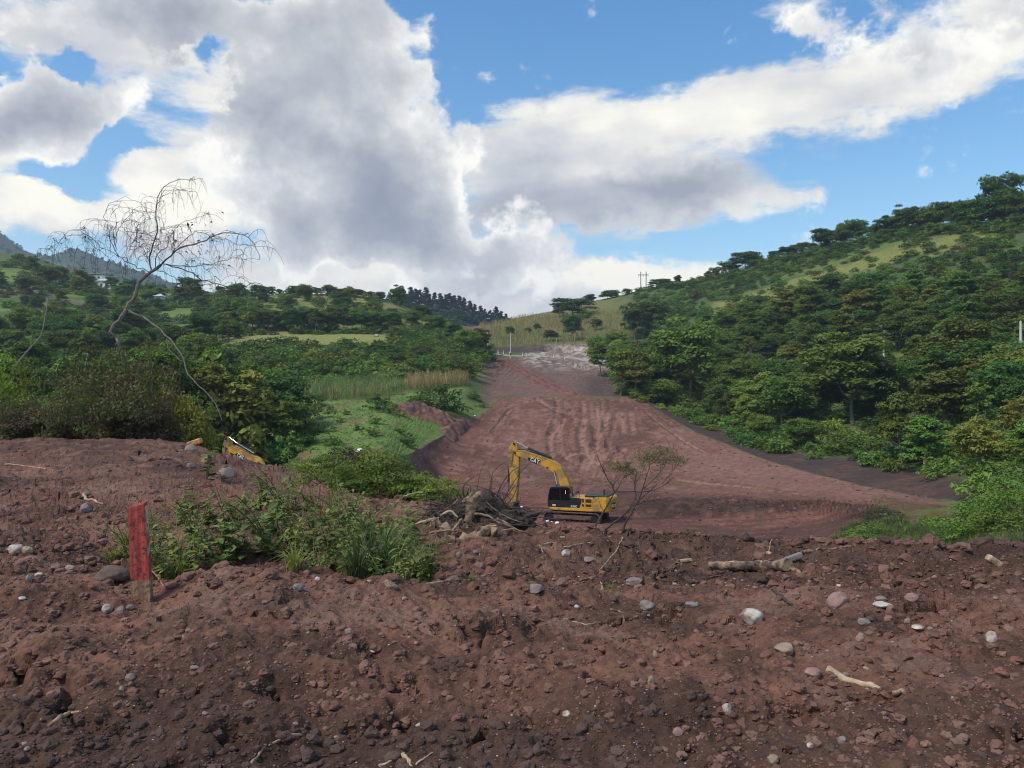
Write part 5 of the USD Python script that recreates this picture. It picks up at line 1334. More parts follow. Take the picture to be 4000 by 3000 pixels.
# houses on the left hill
HW, HR = mat("white_house_wall", (.68, .67, .64), .9, .1, 1.0), mat("pale_metal_roof", (.50, .50, .49), .5, .15, 1.0)
HDK = mat("dark_opening", (.03, .03, .03), .8, .1, 1.0)
for px, py, w, h, label, kind in [(373, 1098, 9, 3.0, "long low house with a pale flat roof on the left hill", 0), (423, 1126, 8, 3.4, "small white house with overhanging roof on the left hill", 1), (624, 1187, 3.2, 3.0, "tiny white hut amid the trees of the left hill", 1), (690, 1186, 2.6, 2.6, "pale hut right of the tiny white hut on the left hill", 0)]:
    p = ray(px, py, 12, 15)
    T = thing("house", label, "house", (p[0], p[1], ground(p[0], p[1])))
    obj("wall", rbox(-w / 2, w / 2, -2, 2, -.8, h, .03), HW, T)
    if kind == 0:
        obj("roof", prism([(-w / 2 - .5, h + .05), (-w / 2 - .5, h + .15), (w / 2 + .5, h + .55), (w / 2 + .5, h + .45)], -2.6, 2.5, .01), HR, T)
    else:
        v = np.array([[-w / 2 - .5, -2.6, h], [w / 2 + .5, -2.6, h], [w / 2 + .5, 2.6, h], [-w / 2 - .5, 2.6, h], [-w / 2 + 1, 0, h + 1.3], [w / 2 - 1, 0, h + 1.3]])
        obj("roof", (v, np.array([[0, 1, 5], [0, 5, 4], [1, 2, 5], [2, 3, 4], [2, 4, 5], [3, 0, 4], [0, 2, 1], [0, 3, 2]])), HR, T)
    obj("door", rbox(-.5, .5, -2.06, -1.97, 0, 2.1, .01), HDK, T)
    for sx in (-1, 1):
        obj("window", rbox(sx * w * .3 - .5, sx * w * .3 + .5, -2.05, -1.97, 1.0, 2.0, .01), HDK, T)
# pale boulder on the terrace
rk = np.random.default_rng(91)


def rock(seed, sx, sy, sz, sub=2, rough=.28, flat=.3):
    m = trimesh.creation.icosphere(sub)
    v = np.array(m.vertices)
    n = meshkit.fbm(v * 1.3 + seed * 7.1, 3, seed) - .5
    v = v * (1 + rough * 2 * n)[:, None]
    for k in range(4):               # a few broken faces
        r = np.random.default_rng(seed * 13 + k); d = r.normal(size=3); d /= np.linalg.norm(d)
        s = v @ d; lim = r.uniform(.62, .9)
        v = v - np.maximum(s - lim, 0)[:, None] * d * .85
    return v * [sx, sy, sz], np.array(m.faces)


STONES = {"grey": mat("stone_grey", (.205, .160, .140), .9, .3, 18.0, bump=.01, bump_scale=40), "pink": mat("stone_pink", (.27, .165, .14), .9, .3, 18.0, bump=.01, bump_scale=40), "white": mat("stone_white", (.46, .40, .345), .85, .2, 14.0, bump=.01, bump_scale=40, second=(.24, .15, .105), amount=.55),
          "tan": mat("stone_tan", (.28, .20, .14), .9, .25, 16.0, bump=.01, bump_scale=40), "blue": mat("stone_bluish", (.19, .17, .16), .85, .25, 16.0, bump=.01, bump_scale=40), "brown": mat("stone_brown", (.13, .085, .066), .95, .35, 16.0, bump=.02, bump_scale=40)}
p = ray(1470, 1316, 12.5, 14.2)
obj("boulder", (rock(3, .75, .6, .5)[0] + p + [0, 0, .3], rock(3, 1, 1, 1)[1]), STONES["white"], smooth=40, label="small white boulder at the right end of the light green terrace", cat="boulder")

# worker half hidden by the bushes
ORANGE = mat("orange_vest", (.62, .16, .03), .8, .15, 8.0); SKIN = mat("skin", (.22, .12, .08), .6, .1, 8.0); DENIM = mat("dark_trousers", (.03, .04, .07), .9, .2, 8.0); HAT = mat("white_hard_hat", (.8, .8, .78), .35, .05, 4.0)


def blend(joints, bones, pitch=.03):
    import manifold3d as m3
    sph = {k: m3.Manifold.sphere(r, 14).translate(tuple(map(float, c))) for k, (c, r) in joints.items()}
    m = m3.Manifold.batch_boolean([m3.Manifold.batch_hull([sph[k] for k in b]) for b in bones], m3.OpType.Add).refine_to_length(pitch)
    q = m.to_mesh()
    t = trimesh.Trimesh(q.vert_properties[:, :3], q.tri_verts)
    trimesh.smoothing.filter_taubin(t, iterations=8)
    return np.array(t.vertices), np.array(t.faces)


wx, wy = (1411 - 2000) / FPX * 30.0, 30.0
wtop = CZ - (1751 - HPX) / FPX * wy
wz = wtop - 1.80
T = thing("person", "worker in white hard hat and orange vest half hidden by bushes", "person", (wx, wy, wz), math.radians(165))
J = {"pel": ((0, 0, .95), .14), "hl": ((0, .10, .92), .10), "hr": ((0, -.10, .92), .10), "ch": ((0.02, 0, 1.28), .16), "sl": ((0, .19, 1.42), .07), "sr": ((0, -.19, 1.42), .07), "nk": ((.02, 0, 1.50), .055), "hd": ((.05, 0, 1.64), .095), "jw": ((.08, 0, 1.58), .06), "ns": ((.155, 0, 1.625), .018), "el": ((.02, .105, 1.63), .022), "er": ((.02, -.105, 1.63), .022),
     "kl": ((.04, .11, .50), .065), "kr": ((-.02, -.11, .50), .065), "al": ((0, .12, .09), .045), "ar": ((-.06, -.12, .09), .045), "tl": ((.16, .13, .04), .035), "tr": ((.10, -.13, .04), .035), "bl": ((-.02, .25, 1.14), .05), "br": ((-.02, -.25, 1.14), .05), "wl": ((.14, .22, .95), .035), "wr": ((.14, -.22, .95), .035), "pl": ((.22, .21, .90), .03), "pr": ((.22, -.21, .90), .03)}
for s, w in (("l", 1), ("r", -1)):
    for k, (dy, ln) in enumerate([(-.03, .075), (-.01, .085), (.012, .08), (.032, .065)]):
        J[f"f{s}{k}"] = ((.24, w * .21 + dy, .89), .010); J[f"g{s}{k}"] = ((.24 + ln * .8, w * .21 + dy, .87 - ln * .5), .008)
    J[f"h{s}t"] = ((.19, w * .18, .91), .012); J[f"i{s}t"] = ((.25, w * .15, .90), .010)
B = [("pel", "hl", "hr", "ch"), ("ch", "sl", "sr", "nk"), ("nk", "hd"), ("hd", "jw"), ("hd", "ns"), ("hd", "el"), ("hd", "er")]
for s in "lr":
    B += [("h" + s, "k" + s), ("k" + s, "a" + s), ("a" + s, "t" + s), ("s" + s, "b" + s), ("b" + s, "w" + s), ("w" + s, "p" + s), (f"h{s}t", f"i{s}t")] + [(f"f{s}{k}", f"g{s}{k}") for k in range(4)]
J["hl"], J["hr"] = ((0, .10, .92), .10), ((0, -.10, .92), .10)
body = obj("body", blend(J, B, .022), SKIN, T, smooth=60)
JV = {k: (c, r + .022) for k, (c, r) in J.items()}
obj("vest", blend({k: JV[k] for k in ("pel", "ch", "sl", "sr", "hl", "hr")} | {"n1": ((0, .06, 1.49), .06), "n2": ((0, -.06, 1.49), .06)}, [("pel", "ch", "hl", "hr"), ("ch", "sl", "n1"), ("ch", "sr", "n2"), ("ch", "sl", "sr")], .04), ORANGE, T, smooth=60)
obj("trousers", blend({k: JV[k] for k in ("hl", "hr", "kl", "kr", "al", "ar")}, [("hl", "hr"), ("hl", "kl"), ("kl", "al"), ("hr", "kr"), ("kr", "ar")], .04), DENIM, T, smooth=60)
obj("sleeve", blend({k: JV[k] for k in ("sl", "bl", "wl")}, [("sl", "bl"), ("bl", "wl")], .04), ORANGE, T, smooth=60); obj("sleeve", blend({k: JV[k] for k in ("sr", "br", "wr")}, [("sr", "br"), ("br", "wr")], .04), ORANGE, T, smooth=60)
hm_ = trimesh.creation.icosphere(3, 1.0); hv = np.array(hm_.vertices); hv[:, 2] = np.maximum(hv[:, 2], 0)
obj("hard_hat", cat_meshes([(hv * [.145, .125, .125] + [.05, 0, 1.675], hm_.faces), tube([[.07, 0, 1.672], [.07, 0, 1.684]], [.165, .16], 20)]), HAT, T, smooth=50)

# ------------------------------------------------------------------ survey stake
STK = mat("red_painted_wood", (.31, .055, .043), .8, .5, 60.0, bump=.004, bump_scale=90, second=(.12, .026, .022), amount=.45, grain=(1, 1, .10))
STAKEW = mat("bare_stake_wood", (.27, .165, .095), .8, .4, 60.0, bump=.004, bump_scale=90, second=(.16, .085, .06), amount=.6, grain=(1, 1, .08))
p = ray(557, 2335, 2.5, 4.4)
sy = p[1]
h = 365 / FPX * sy
T = thing("survey_stake", "red painted wooden survey stake in the near soil bank", "stake", (p[0], p[1], p[2]))
T.AddRotateYOp().Set(-3.2)
wd, th = 74 / FPX * sy / 2, .022
def plank(z0, z1, w0, w1, t, seed):
    r = np.random.default_rng(seed); v, f = [], []
    zs = np.linspace(z0, z1, 14)
    for z in zs:
        w = w0 + (w1 - w0) * (z - z0) / (z1 - z0)
        for a, b in ((-1, -1), (1, -1), (1, 1), (-1, 1)):
            v.append([a * w + r.normal(0, .0012), b * t + r.normal(0, .0008), z + (.007 * a + r.normal(0, .006) if z == z1 else 0) + r.normal(0, .001)])
    for i in range(len(zs) - 1):
        for k in range(4):
            a, b = i * 4 + k, i * 4 + (k + 1) % 4
            f += [[a, b, b + 4], [a, b + 4, a + 4]]
    n = (len(zs) - 1) * 4
    return np.array(v), np.array(f + [[n, n + 1, n + 2], [n, n + 2, n + 3], [0, 2, 1], [0, 3, 2]])
obj("painted_part", plank(h * .20, h, wd * .97, wd * .88, th, 1), STK, T)
obj("bare_foot", plank(-.25, h * .20 - .001, wd * 1.04, wd * .968, th * 1.01, 2), STAKEW, T, label="bare muddy lower end of the stake")
# a paler raw edge on the stake's right side
obj("raw_edge", rbox(wd * .90, wd * .935, -th * .9, th * .9, h * .17, h * .985, .004), WOODP, T)

# ------------------------------------------------------------------ dead tree on the left
def C5(x, y):
    return x * .72332, 600 + y * .72332


dt = np.random.default_rng(101)
DY = 33.0
BARKT = mat("bark_dead_grey", (.085, .070, .060), .9, .35, 6.0)
DT = thing("dead_tree", "bare dead tree with drooping twigs leaning over the left bank", "dead tree", (0, 0, 0))


def limb(pts, r0, r1, dy0, dy1, n=18, conv=True, bark=BARKT, name="branch", wobble=.02):
    q = []
    for k, (x, y) in enumerate(pts):
        px, py = C5(x, y) if conv else (x, y)
        q.append(P(px, py, DY + dy0 + (dy1 - dy0) * k / max(len(pts) - 1, 1)))
    q = spline(q, n)
    q[1:-1] += dt.normal(0, wobble, q[1:-1].shape)
    rr = np.interp(np.linspace(0, 1, n), [0, .35, .5, .62, 1], [.045, .042, .06, .092, r1 * .5]) if callable(r0) else np.linspace(r0, r1, n)
    obj(name, tube(q, rr, 7), bark, DT)
    return q


def weep(q, n, start=.25, ln=(.5, 1.5)):
    """Fine hanging twigs along a limb."""
    ms = []
    for k in range(n):
        i = int(len(q) * dt.uniform(start, .98)); i = min(i, len(q) - 1)
        d = dt.normal(0, .55, 3); d[2] = abs(d[2]) * .35
        L = dt.uniform(*ln)
        a = q[i]; m = a + d * L * .5; e = a + d * L * .95 + [0, 0, -L * dt.uniform(.45, .95)]
        c = spline([a, m, e], 7)
        ms.append(tube(c, np.linspace(.008, .004, 7), 3, False))
        for j in range(dt.integers(1, 4)):
            o = c[dt.integers(2, 6)]
            ms.append(tube(spline([o, o + dt.normal(0, .12, 3) + [0, 0, -.1], o + dt.normal(0, .2, 3) + [0, 0, -dt.uniform(.25, .6)]], 4), np.linspace(.007, .003, 4), 3, False))
    return ms


limb([(680, 1520), (672, 1400), (678, 1300), (672, 1150), (640, 1030), (604, 948), (650, 890), (690, 830), (735, 760), (750, 700), (790, 655), (840, 630), (870, 600)], np.interp, .12, 0, 0, 30, bark=BARK, name="trunk", wobble=.03)
limb([(690, 845), (830, 920), (900, 985), (970, 1070), (1010, 1170), (1050, 1230), (1150, 1330), (1200, 1440)], .045, .014, 0, -2, 20, bark=BARK, name="fallen_limb")
limb([(900, 1000), (910, 1050), (960, 1100), (990, 1120)], .025, .012, -.6, -1, 8, bark=BARK)
limb([(640, 1030), (625, 1085)], .03, .015, 0, -.4, 6, bark=BARK)
LIMBS = [([(820, 635), (810, 580), (825, 520), (845, 420), (850, 300), (855, 235), (900, 175), (960, 140), (1000, 135), (1060, 165)], .085, .012, -1.0), ([(860, 240), (920, 210), (980, 195), (1065, 210)], .03, .008, 1.2), ([(870, 600), (930, 540), (1000, 500), (1090, 485), (1140, 450), (1200, 430), (1300, 432), (1350, 465), (1395, 520), (1402, 572)], .095, .016, -2.0),
         ([(880, 595), (980, 605), (1080, 605), (1200, 580), (1300, 565), (1370, 590)], .055, .010, 1.5), ([(900, 597), (1000, 630), (1100, 680), (1200, 715), (1300, 720), (1360, 705), (1430, 725)], .075, .010, -1.5), ([(850, 632), (920, 655), (970, 700), (1030, 680)], .04, .010, .8), ([(840, 620), (850, 550), (900, 500), (930, 440), (960, 390), (1050, 345), (1150, 330), (1210, 365)], .05, .009, 1.8),
         ([(930, 540), (990, 470), (1060, 420), (1120, 430), (1160, 500), (1190, 560)], .04, .008, -1.4), ([(815, 615), (790, 540), (740, 480), (695, 445), (688, 412), (760, 430), (850, 460), (940, 480)], .045, .008, 1.0), ([(825, 640), (740, 610), (640, 560), (620, 480), (615, 410), (640, 375), (690, 370)], .05, .009, -.8), ([(640, 560), (590, 450), (565, 340), (572, 300), (610, 260), (690, 240), (775, 268)], .045, .008, 1.4),
         ([(622, 500), (640, 400), (700, 335), (760, 310), (825, 335)], .035, .007, -1.2), ([(640, 560), (560, 515), (490, 530), (450, 465), (470, 450), (505, 495)], .03, .006, .6), ([(560, 515), (480, 450), (420, 415), (370, 415), (330, 460), (300, 515), (240, 522)], .03, .006, -1.0), ([(590, 560), (500, 490), (440, 450), (370, 440), (330, 470), (262, 515)], .028, .006, 1.3), ([(590, 450), (550, 390), (524, 348)], .025, .007, .6),
         ([(740, 480), (745, 400), (790, 360), (842, 348)], .03, .006, -1.2), ([(1000, 500), (1060, 560), (1120, 630), (1200, 690)], .03, .008, .9), ([(950, 530), (990, 560), (1040, 640), (1100, 700), (1160, 722)], .03, .007, -.7), ([(1140, 450), (1230, 470), (1290, 500), (1330, 560)], .025, .006, .9), ([(850, 420), (900, 400), (960, 395)], .02, .006, -.8), ([(845, 430), (790, 430), (730, 395)], .02, .006, .7),
         ([(680, 660), (682, 560), (684, 470)], .035, .010, .5), ([(700, 520), (800, 490), (880, 470), (935, 500)], .025, .007, -.9), ([(800, 600), (770, 520), (765, 480)], .03, .008, .7), ([(940, 540), (938, 470), (940, 425)], .05, .03, -.5)]
twigs = []
for pts, r0, r1, dy in LIMBS:
    q = limb(pts, r0 * .36, r1 * .55, 0, dy * 1.4, 20, wobble=.03)
    twigs += weep(q, int(4 + len(pts) * 1.1), ln=(.5, 1.5))
obj("twigs", cat_meshes(twigs), BARKD, DT, kind="stuff")
lf = np.stack([dt.normal(0, .6, 40) - 13.0, DY + dt.normal(0, .6, 40), dt.normal(0, .8, 40) + P(650, 950, DY)[2]], 1)
obj("last_leaves", cards(dt, lf, dt.normal(size=(40, 3)), .16), BARKD, DT)
# two thinner snags further left
for pts, r, label in [([(60, 1430), (100, 1380), (165, 1300), (180, 1220), (190, 1160)], .045, "short pale bare snag at the left edge of the woods"), ([(330, 1440), (345, 1380), (250, 1400), (120, 1465)], .032, "pale broken branch lying on the brush at far left")]:
    q = spline([P(a * 0.452 if False else a, b, 36 + k * .4) for k, (a, b) in enumerate(pts)], 12)
    obj("snag", tube(q, np.linspace(r, r * .5, 12), 6), BARK, label=label, cat="snag")
TWIGB = mat("dry_brown_twigs", (.125, .085, .058), .9, .35, 4.0)
BR = np.random.default_rng(111)
def brush_mesh(seed, n, w, h):
    r = np.random.default_rng(seed); ms = []
    for k in range(n):
        a = np.array([r.normal(0, w * .35), r.normal(0, w * .25), 0]); d = np.array([r.normal(0, .5), r.normal(0, .5), r.uniform(.4, 1.0)]); L = h * r.uniform(.5, 1.1)
        ms.append(tube(spline([a, a + d * L * .5 + r.normal(0, .06, 3), a + d * L + r.normal(0, .15, 3) + [0, 0, -.25 * L * abs(d[0])]], 6), np.linspace(.018, .005, 6), 3, False))
    return cat_meshes(ms)
for k, (px, py, hp) in enumerate([(300, 1700, 300), (390, 1700, 330), (470, 1705, 280), (170, 1700, 250), (560, 1700, 260), (60, 1705, 220)]):
    y = 29.5 + BR.uniform(0, 3); x = (px - 2000) / FPX * y
    H = hp * y / FPX
    o = obj("brush_pile", (brush_mesh(200 + k, 110, 1.5, H)[0] + [x, y, ground(x, y) - .1], brush_mesh(200 + k, 110, 1.5, H)[1]), TWIGB, label=f"tangle of dry brown twigs, {ordn[[3, 4, 5, 1, 2, 0][k] if False else sorted(range(6), key=lambda i: [300, 390, 470, 170, 560, 60][i]).index(k)]} from the left along the bank's back edge", cat="brush")

# ------------------------------------------------------------------ sapling right of the excavator
def C1(x, y):
    return 1700 + x * .45208, 1600 + y * .45208


SP = thing("sapling", "half bare leaning sapling with thin olive foliage in front of the excavator", "sapling", (0, 0, 0))
sr = np.random.default_rng(121)
base = ray(*C1(1480, 1085), 5.2, 7.3)
SYY = base[1]
ends = []
for pts, r0, r1, dy in [([(1345, 1075), (1420, 950), (1480, 840), (1550, 715), (1590, 660)], .030, .012, .3), ([(1550, 715), (1530, 655)], .018, .014, .1), ([(1552, 706), (1700, 712), (1860, 705), (1960, 660), (2060, 590)], .016, .006, -.5), ([(1465, 1040), (1600, 930), (1700, 840), (1760, 780), (1792, 680), (1830, 560)], .030, .010, .2), ([(1610, 1085), (1640, 1000), (1690, 900), (1760, 790), (1860, 700), (1920, 640)], .028, .008, -.3),
                        ([(1735, 785), (1725, 640), (1745, 540)], .018, .008, .3), ([(1390, 370), (1420, 450), (1450, 520), (1500, 615), (1530, 650)], .005, .012, .1), ([(1690, 850), (1800, 800), (1900, 780), (2010, 770)], .012, .005, .4), ([(1830, 560), (1850, 480), (1830, 400)], .009, .004, .2), ([(1790, 690), (1890, 600), (1960, 520), (2000, 420)], .010, .004, -.3), ([(1745, 540), (1690, 500), (1600, 500)], .007, .003, .2), ([(1960, 640), (2060, 520), (2130, 430)], .008, .003, -.2), ([(1590, 660), (1640, 580), (1690, 560)], .008, .003, .2), ([(1850, 480), (1920, 430), (1980, 360), (2060, 340)], .007, .003, .2)]:
    q = spline([P(*C1(a, b), SYY + dy * k / len(pts)) for k, (a, b) in enumerate(pts)], 14)
    q[1:-1] += sr.normal(0, .004, q[1:-1].shape)
    obj("stem", tube(q, np.linspace(r0, r1, 14) * .68, 6), BARKD, SP)
    ends.append(q)
tw, fc = [], []
for q in ends:
    for k in range(9):
        o = q[sr.integers(5, 14)]; e = o + sr.normal(0, .09, 3) + [0, 0, .05]
        tw.append(tube(spline([o, (o + e) / 2 + sr.normal(0, .015, 3), e], 4), np.linspace(.004, .002, 4), 3, False))
for cx, cy, w, hgt, n in [(1610, 500, 120, 45, 520), (1690, 530, 80, 40, 300), (1860, 420, 120, 60, 640), (1800, 480, 80, 40, 160), (1990, 360, 120, 55, 520), (2070, 430, 110, 40, 420), (2150, 450, 60, 22, 90), (1890, 330, 60, 30, 120), (1950, 450, 110, 40, 200), (1760, 380, 60, 50, 90), (1560, 460, 70, 25, 90)]:
    c = P(*C1(cx, cy), SYY + sr.uniform(-.15, .25)); k = SYY / FPX * .452
    fc.append(c + sr.normal(0, .5, (n, 3)) * [w * k, .12, hgt * k])
fc = np.vstack(fc)
obj("twigs", cat_meshes(tw), BARKD, SP, kind="stuff")
obj("foliage", cards(sr, fc, sr.normal(size=fc.shape), .030, .5, aspect=.4), L_OLIVE, SP)

# ------------------------------------------------------------------ roots, logs and sticks
wr = np.random.default_rng(131)


def stick(pts, r0, r1, label, m=WOOD, name="root", cat="root", lift=.01, n=None, knots=True, y=None, sides=7):
    """A root or stick along pixels of the photograph, resting on (or reaching up from) the land."""
    base_y = y
    q = []
    for px, py in pts:
        if base_y is None:
            q.append(ray(px, py, 1.95, 7.5) + [0, 0, .35 * r0])
        else:
            q.append(P(px, py, base_y))
    n = n or max(6, 4 * len(pts))
    q = spline(q, n)
    r = np.linspace(r0, r1, n)
    if knots:
        r = r * (1 + wr.normal(0, .10, n))
        q[1:-1] += wr.normal(0, .25 * r0, q[1:-1].shape)
    return obj(name, tube(q, r, sides, wob=.06, rng=wr), m, label=label, cat=cat, smooth=60)


PILE = 10.35
stick([(1864, 1925), (1835, 1970), (1832, 2029), (1826, 2076), (1834, 2095)], .075, .046, "pale forked trunk standing upright in the root heap", name="log", cat="log", y=PILE - .38, n=18)
stick([(1835, 1970), (1822, 1958), (1812, 1950)], .05, .028, "short stub on the left of the upright pale trunk", y=PILE - .15)
stick([(1690, 2048), (1725, 2062), (1775, 2092), (1820, 2110)], .082, .06, "thick cut log pointing left out of the root heap", name="log", cat="log", y=PILE - .6, n=14)
stick([(1690, 2123), (1770, 2120), (1858, 2094), (1952, 2073)], .070, .055, "long stripped log along the foot of the root heap", name="log", cat="log", y=PILE - .80, n=20)
stick([(1690, 2124), (1730, 2125), (1768, 2130)], .022, .018, "pale split end under the long stripped log", m=WOODP, name="log_splinter", cat="wood piece", y=PILE - .92)
for pts, r, lab, m, yy in [([(1564, 2078), (1629, 2046), (1711, 2020), (1755, 1997), (1788, 2020)], .020, "long pale root arching left out of the heap", WOODP, PILE - .5), ([(1847, 2008), (1899, 2014), (1946, 2041), (1976, 2055)], .018, "pale root bending right from the upright trunk", WOOD, PILE - .4), ([(1876, 2076), (1894, 2057), (1940, 2054)], .018, "short curved yellow root right of the upright trunk", WOODP, PILE - .6),
                     ([(1767, 2073), (1785, 2050), (1802, 2026)], .018, "straight yellow root leaning on the heap", WOODP, PILE - .7), ([(1535, 1982), (1588, 1935), (1652, 1923)], .014, "thin pale twig arching over the heap's left slope", WOODP, PILE + 1.5), ([(1940, 2025), (2000, 2060), (2080, 2090)], .016, "grey root running down right from the heap", WOOD, PILE - .5), ([(1764, 1985), (1760, 1930), (1775, 1905)], .010, "thin dark root sticking up left of the trunk", BARKD, PILE),
                     ([(1700, 2000), (1760, 2060), (1800, 2100)], .016, "dark root crossing under the upright trunk", BARKD, PILE - .5), ([(1880, 2100), (1930, 2080), (2005, 2065)], .014, "brown root behind the long stripped log", WOOD, PILE - .7), ([(1660, 2090), (1720, 2075), (1800, 2070)], .02, "brown root lying across the cut log", WOOD, PILE - .75), ([(1600, 2080), (1680, 2100), (1700, 2115)], .014, "brown root left of the long stripped log", WOOD, PILE - .9),
                     ([(1900, 1960), (1960, 2010), (2040, 2040)], .010, "thin root on the heap's right slope", WOOD, PILE), ([(1790, 1950), (1740, 1990), (1690, 2010)], .012, "thin root on the heap's left slope", WOOD, PILE), ([(1935, 2030), (1985, 2045), (2010, 2075)], .010, "fine forked root on the heap's right foot", WOODP, PILE - .5)]:
    stick(pts, r, r * .6, lab, m, y=yy)
# the root heap itself: torn soil and roots
hp_ = np.random.default_rng(141)
hm2 = trimesh.creation.icosphere(5); hv2 = np.array(hm2.vertices)
hv2 = hv2 * (1 + .8 * (meshkit.fbm(hv2 * 2.1 + 3, 4, 8) - .5) + .35 * (meshkit.fbm(hv2 * 7 + 1, 3, 9) - .5))[:, None]
hc = P(1862, 2050, 11.1)
HEAPM = mat("torn_root_soil", (.075, .050, .040), .95, .45, 6.0, bump=.05, bump_scale=18, second=(.045, .033, .028), amount=.5)
hv2 = hv2 * [.74, .5, .34] + hc + [0, 0, -.05]
hv2[:, 2] += .16 * np.exp(-((hv2[:, 0] - P(1880, 0, 11.1)[0]) / .25) ** 2) * (hv2[:, 2] > hc[2])
heap_o = obj("root_heap", (hv2, hm2.faces), HEAPM, smooth=False, label="dark heap of torn up roots and soil in front of the excavator", cat="root heap")
rl = []
for k in range(190):
    d = hp_.normal(size=3); d[2] = abs(d[2]) * .9; d /= np.linalg.norm(d)
    o = hc + d * [.66, .5, .36]; t = hp_.normal(size=3) * .5 + d * .5
    L = hp_.uniform(.12, .5)
    rl.append(tube(spline([o, o + t * L * .5 + hp_.normal(0, .04, 3), o + t * L + hp_.normal(0, .08, 3) - [0, 0, .08]], 6), np.linspace(hp_.uniform(.005, .014), .003, 6), 4, False))
obj("rootlets", cat_meshes(rl), BARKD, heap_o, kind="stuff")

for pts, r, lab, m in [([(2105, 2135), (2158, 2123), (2211, 2138), (2299, 2123), (2375, 2114)], .014, "long pale root lying across the rubble before the excavator", WOODP), ([(2106, 2136), (2120, 2160), (2134, 2175)], .012, "short root bending down at the long pale root's left end", WOOD), ([(2425, 2105), (2417, 2135), (2358, 2211), (2287, 2282)], .010, "thin pale stick running down the rubble below the sapling", WOODP),
                       ([(1864, 2199), (1875, 2165), (1888, 2135)], .008, "thin forked twig standing below the stripped log", WOODP), ([(1658, 2287), (1770, 2268), (1850, 2262), (1923, 2240)], .008, "long thin stick lying on the rubble's near edge", WOODP), ([(1850, 2262), (1900, 2250), (2000, 2215)], .007, "thin dark stick right of the near long thin stick", WOOD), ([(348, 1930), (372, 1958), (405, 1972)], .024, "bent peeled stick on the left bank beside a stone", WOODP), ([(600, 2245), (625, 2275), (650, 2305)], .008, "short stick leaning in the soil right of the red stake", WOOD),
                       ([(2203, 2418), (2245, 2432), (2285, 2441), (2325, 2434)], .006, "pale thin twig on the bank's middle", WOODP), ([(2386, 2383), (2425, 2392), (2436, 2415), (2427, 2458)], .008, "hooked brown root over a dark hollow", WOOD), ([(3234, 2620), (3329, 2668), (3420, 2690), (3535, 2712)], .016, "long pale forked stick at the lower right", WOODP), ([(3260, 2650), (3300, 2655), (3329, 2668)], .006, "side prong of the long pale stick at lower right", WOODP),
                       ([(188, 2842), (225, 2815), (271, 2788), (330, 2772), (386, 2742)], .008, "crooked pale stick at the lower left", WOODP), ([(962, 3010), (1010, 2950), (1076, 2901), (1130, 2878), (1178, 2873)], .006, "curved pale stick at the bottom left of centre", WOODP), ([(1573, 2945), (1590, 2970), (1606, 3005)], .009, "thick short pale stick at the bottom edge", WOODP), ([(1483, 2995), (1540, 2968)], .006, "left twig of three at the bottom edge", WOODP), ([(1625, 2990), (1655, 2965), (1690, 2942)], .004, "thin right twig of three at the bottom edge", WOODP),
                       ([(3000, 2165), (3050, 2200), (3080, 2225)], .03, "pale branch leaning over the right log", WOODP), ([(3090, 2225), (3125, 2250), (3160, 2275)], .026, "brown branch running down right from the log", WOOD), ([(3015, 2120), (3005, 2140), (3000, 2160)], .012, "short orange twig upright behind the right log", WOODO), ([(3130, 2160), (3200, 2150), (3260, 2146), (3340, 2132)], .022, "long branch on the bank's edge before the grass", WOOD), ([(2640, 2230), (2628, 2215), (2640, 2195), (2665, 2205)], .010, "small hooked root left of the right log", WOODP),
                       ([(2690, 2290), (2780, 2255), (2860, 2240)], .008, "thin stick in front of the right log", WOOD), ([(3020, 2305), (3060, 2340), (3095, 2365)], .014, "dark stick on the dark rubble at right", BARKD), ([(2480, 2290), (2560, 2240), (2620, 2215)], .008, "thin brown stick left of the hooked root", WOOD), ([(3780, 2265), (3800, 2235), (3808, 2222)], .010, "small pale forked twig at the right side", WOODP), ([(2150, 2300), (2240, 2270), (2330, 2250)], .007, "thin grey root on the rubble at centre", WOOD), ([(2340, 2330), (2352, 2300), (2345, 2275)], .010, "short curved pale root in the centre rubble", WOODP),
                       ([(1435, 1894), (1460, 1908), (1482, 1922)], .016, "split pale branch on the mound behind the weeds", WOODP), ([(2040, 2030), (2052, 1998), (2060, 1975)], .014, "charred root standing at the heap's right end", BARKD), ([(20, 1815), (110, 1822), (210, 1838)], .014, "long pale stick on the far left bank", WOODP), ([(160, 1830), (230, 1840), (275, 1818)], .014, "pale stick crossing the far left bank", WOODP), ([(2250, 2060), (2275, 2045), (2310, 2075)], .010, "pale thin stick before the excavator's track", WOODP)]:
    stick(pts, r, r * .55, lab, m, name="stick" if "stick" in lab or "twig" in lab or "branch" in lab else "root", cat="stick" if "stick" in lab or "twig" in lab or "branch" in lab else "root")
a = [ray(x, 2232, 4.5, 7.3) for x in (2780, 2860, 2960, 3075)]
lq = spline([q + [0, 0, .055] for q in a], 18)
lg = obj("log", tube(lq, np.linspace(.044, .056, 18) * (1 + wr.normal(0, .10, 18)), 10, wob=.12, rng=wr), WOOD, label="fat brown log lying on the dark rubble at right", cat="log", smooth=60)
obj("bark_strip", tube(lq[3:12] + [0, -.01, .036], np.linspace(.012, .02, 9), 5), WOODP, lg)
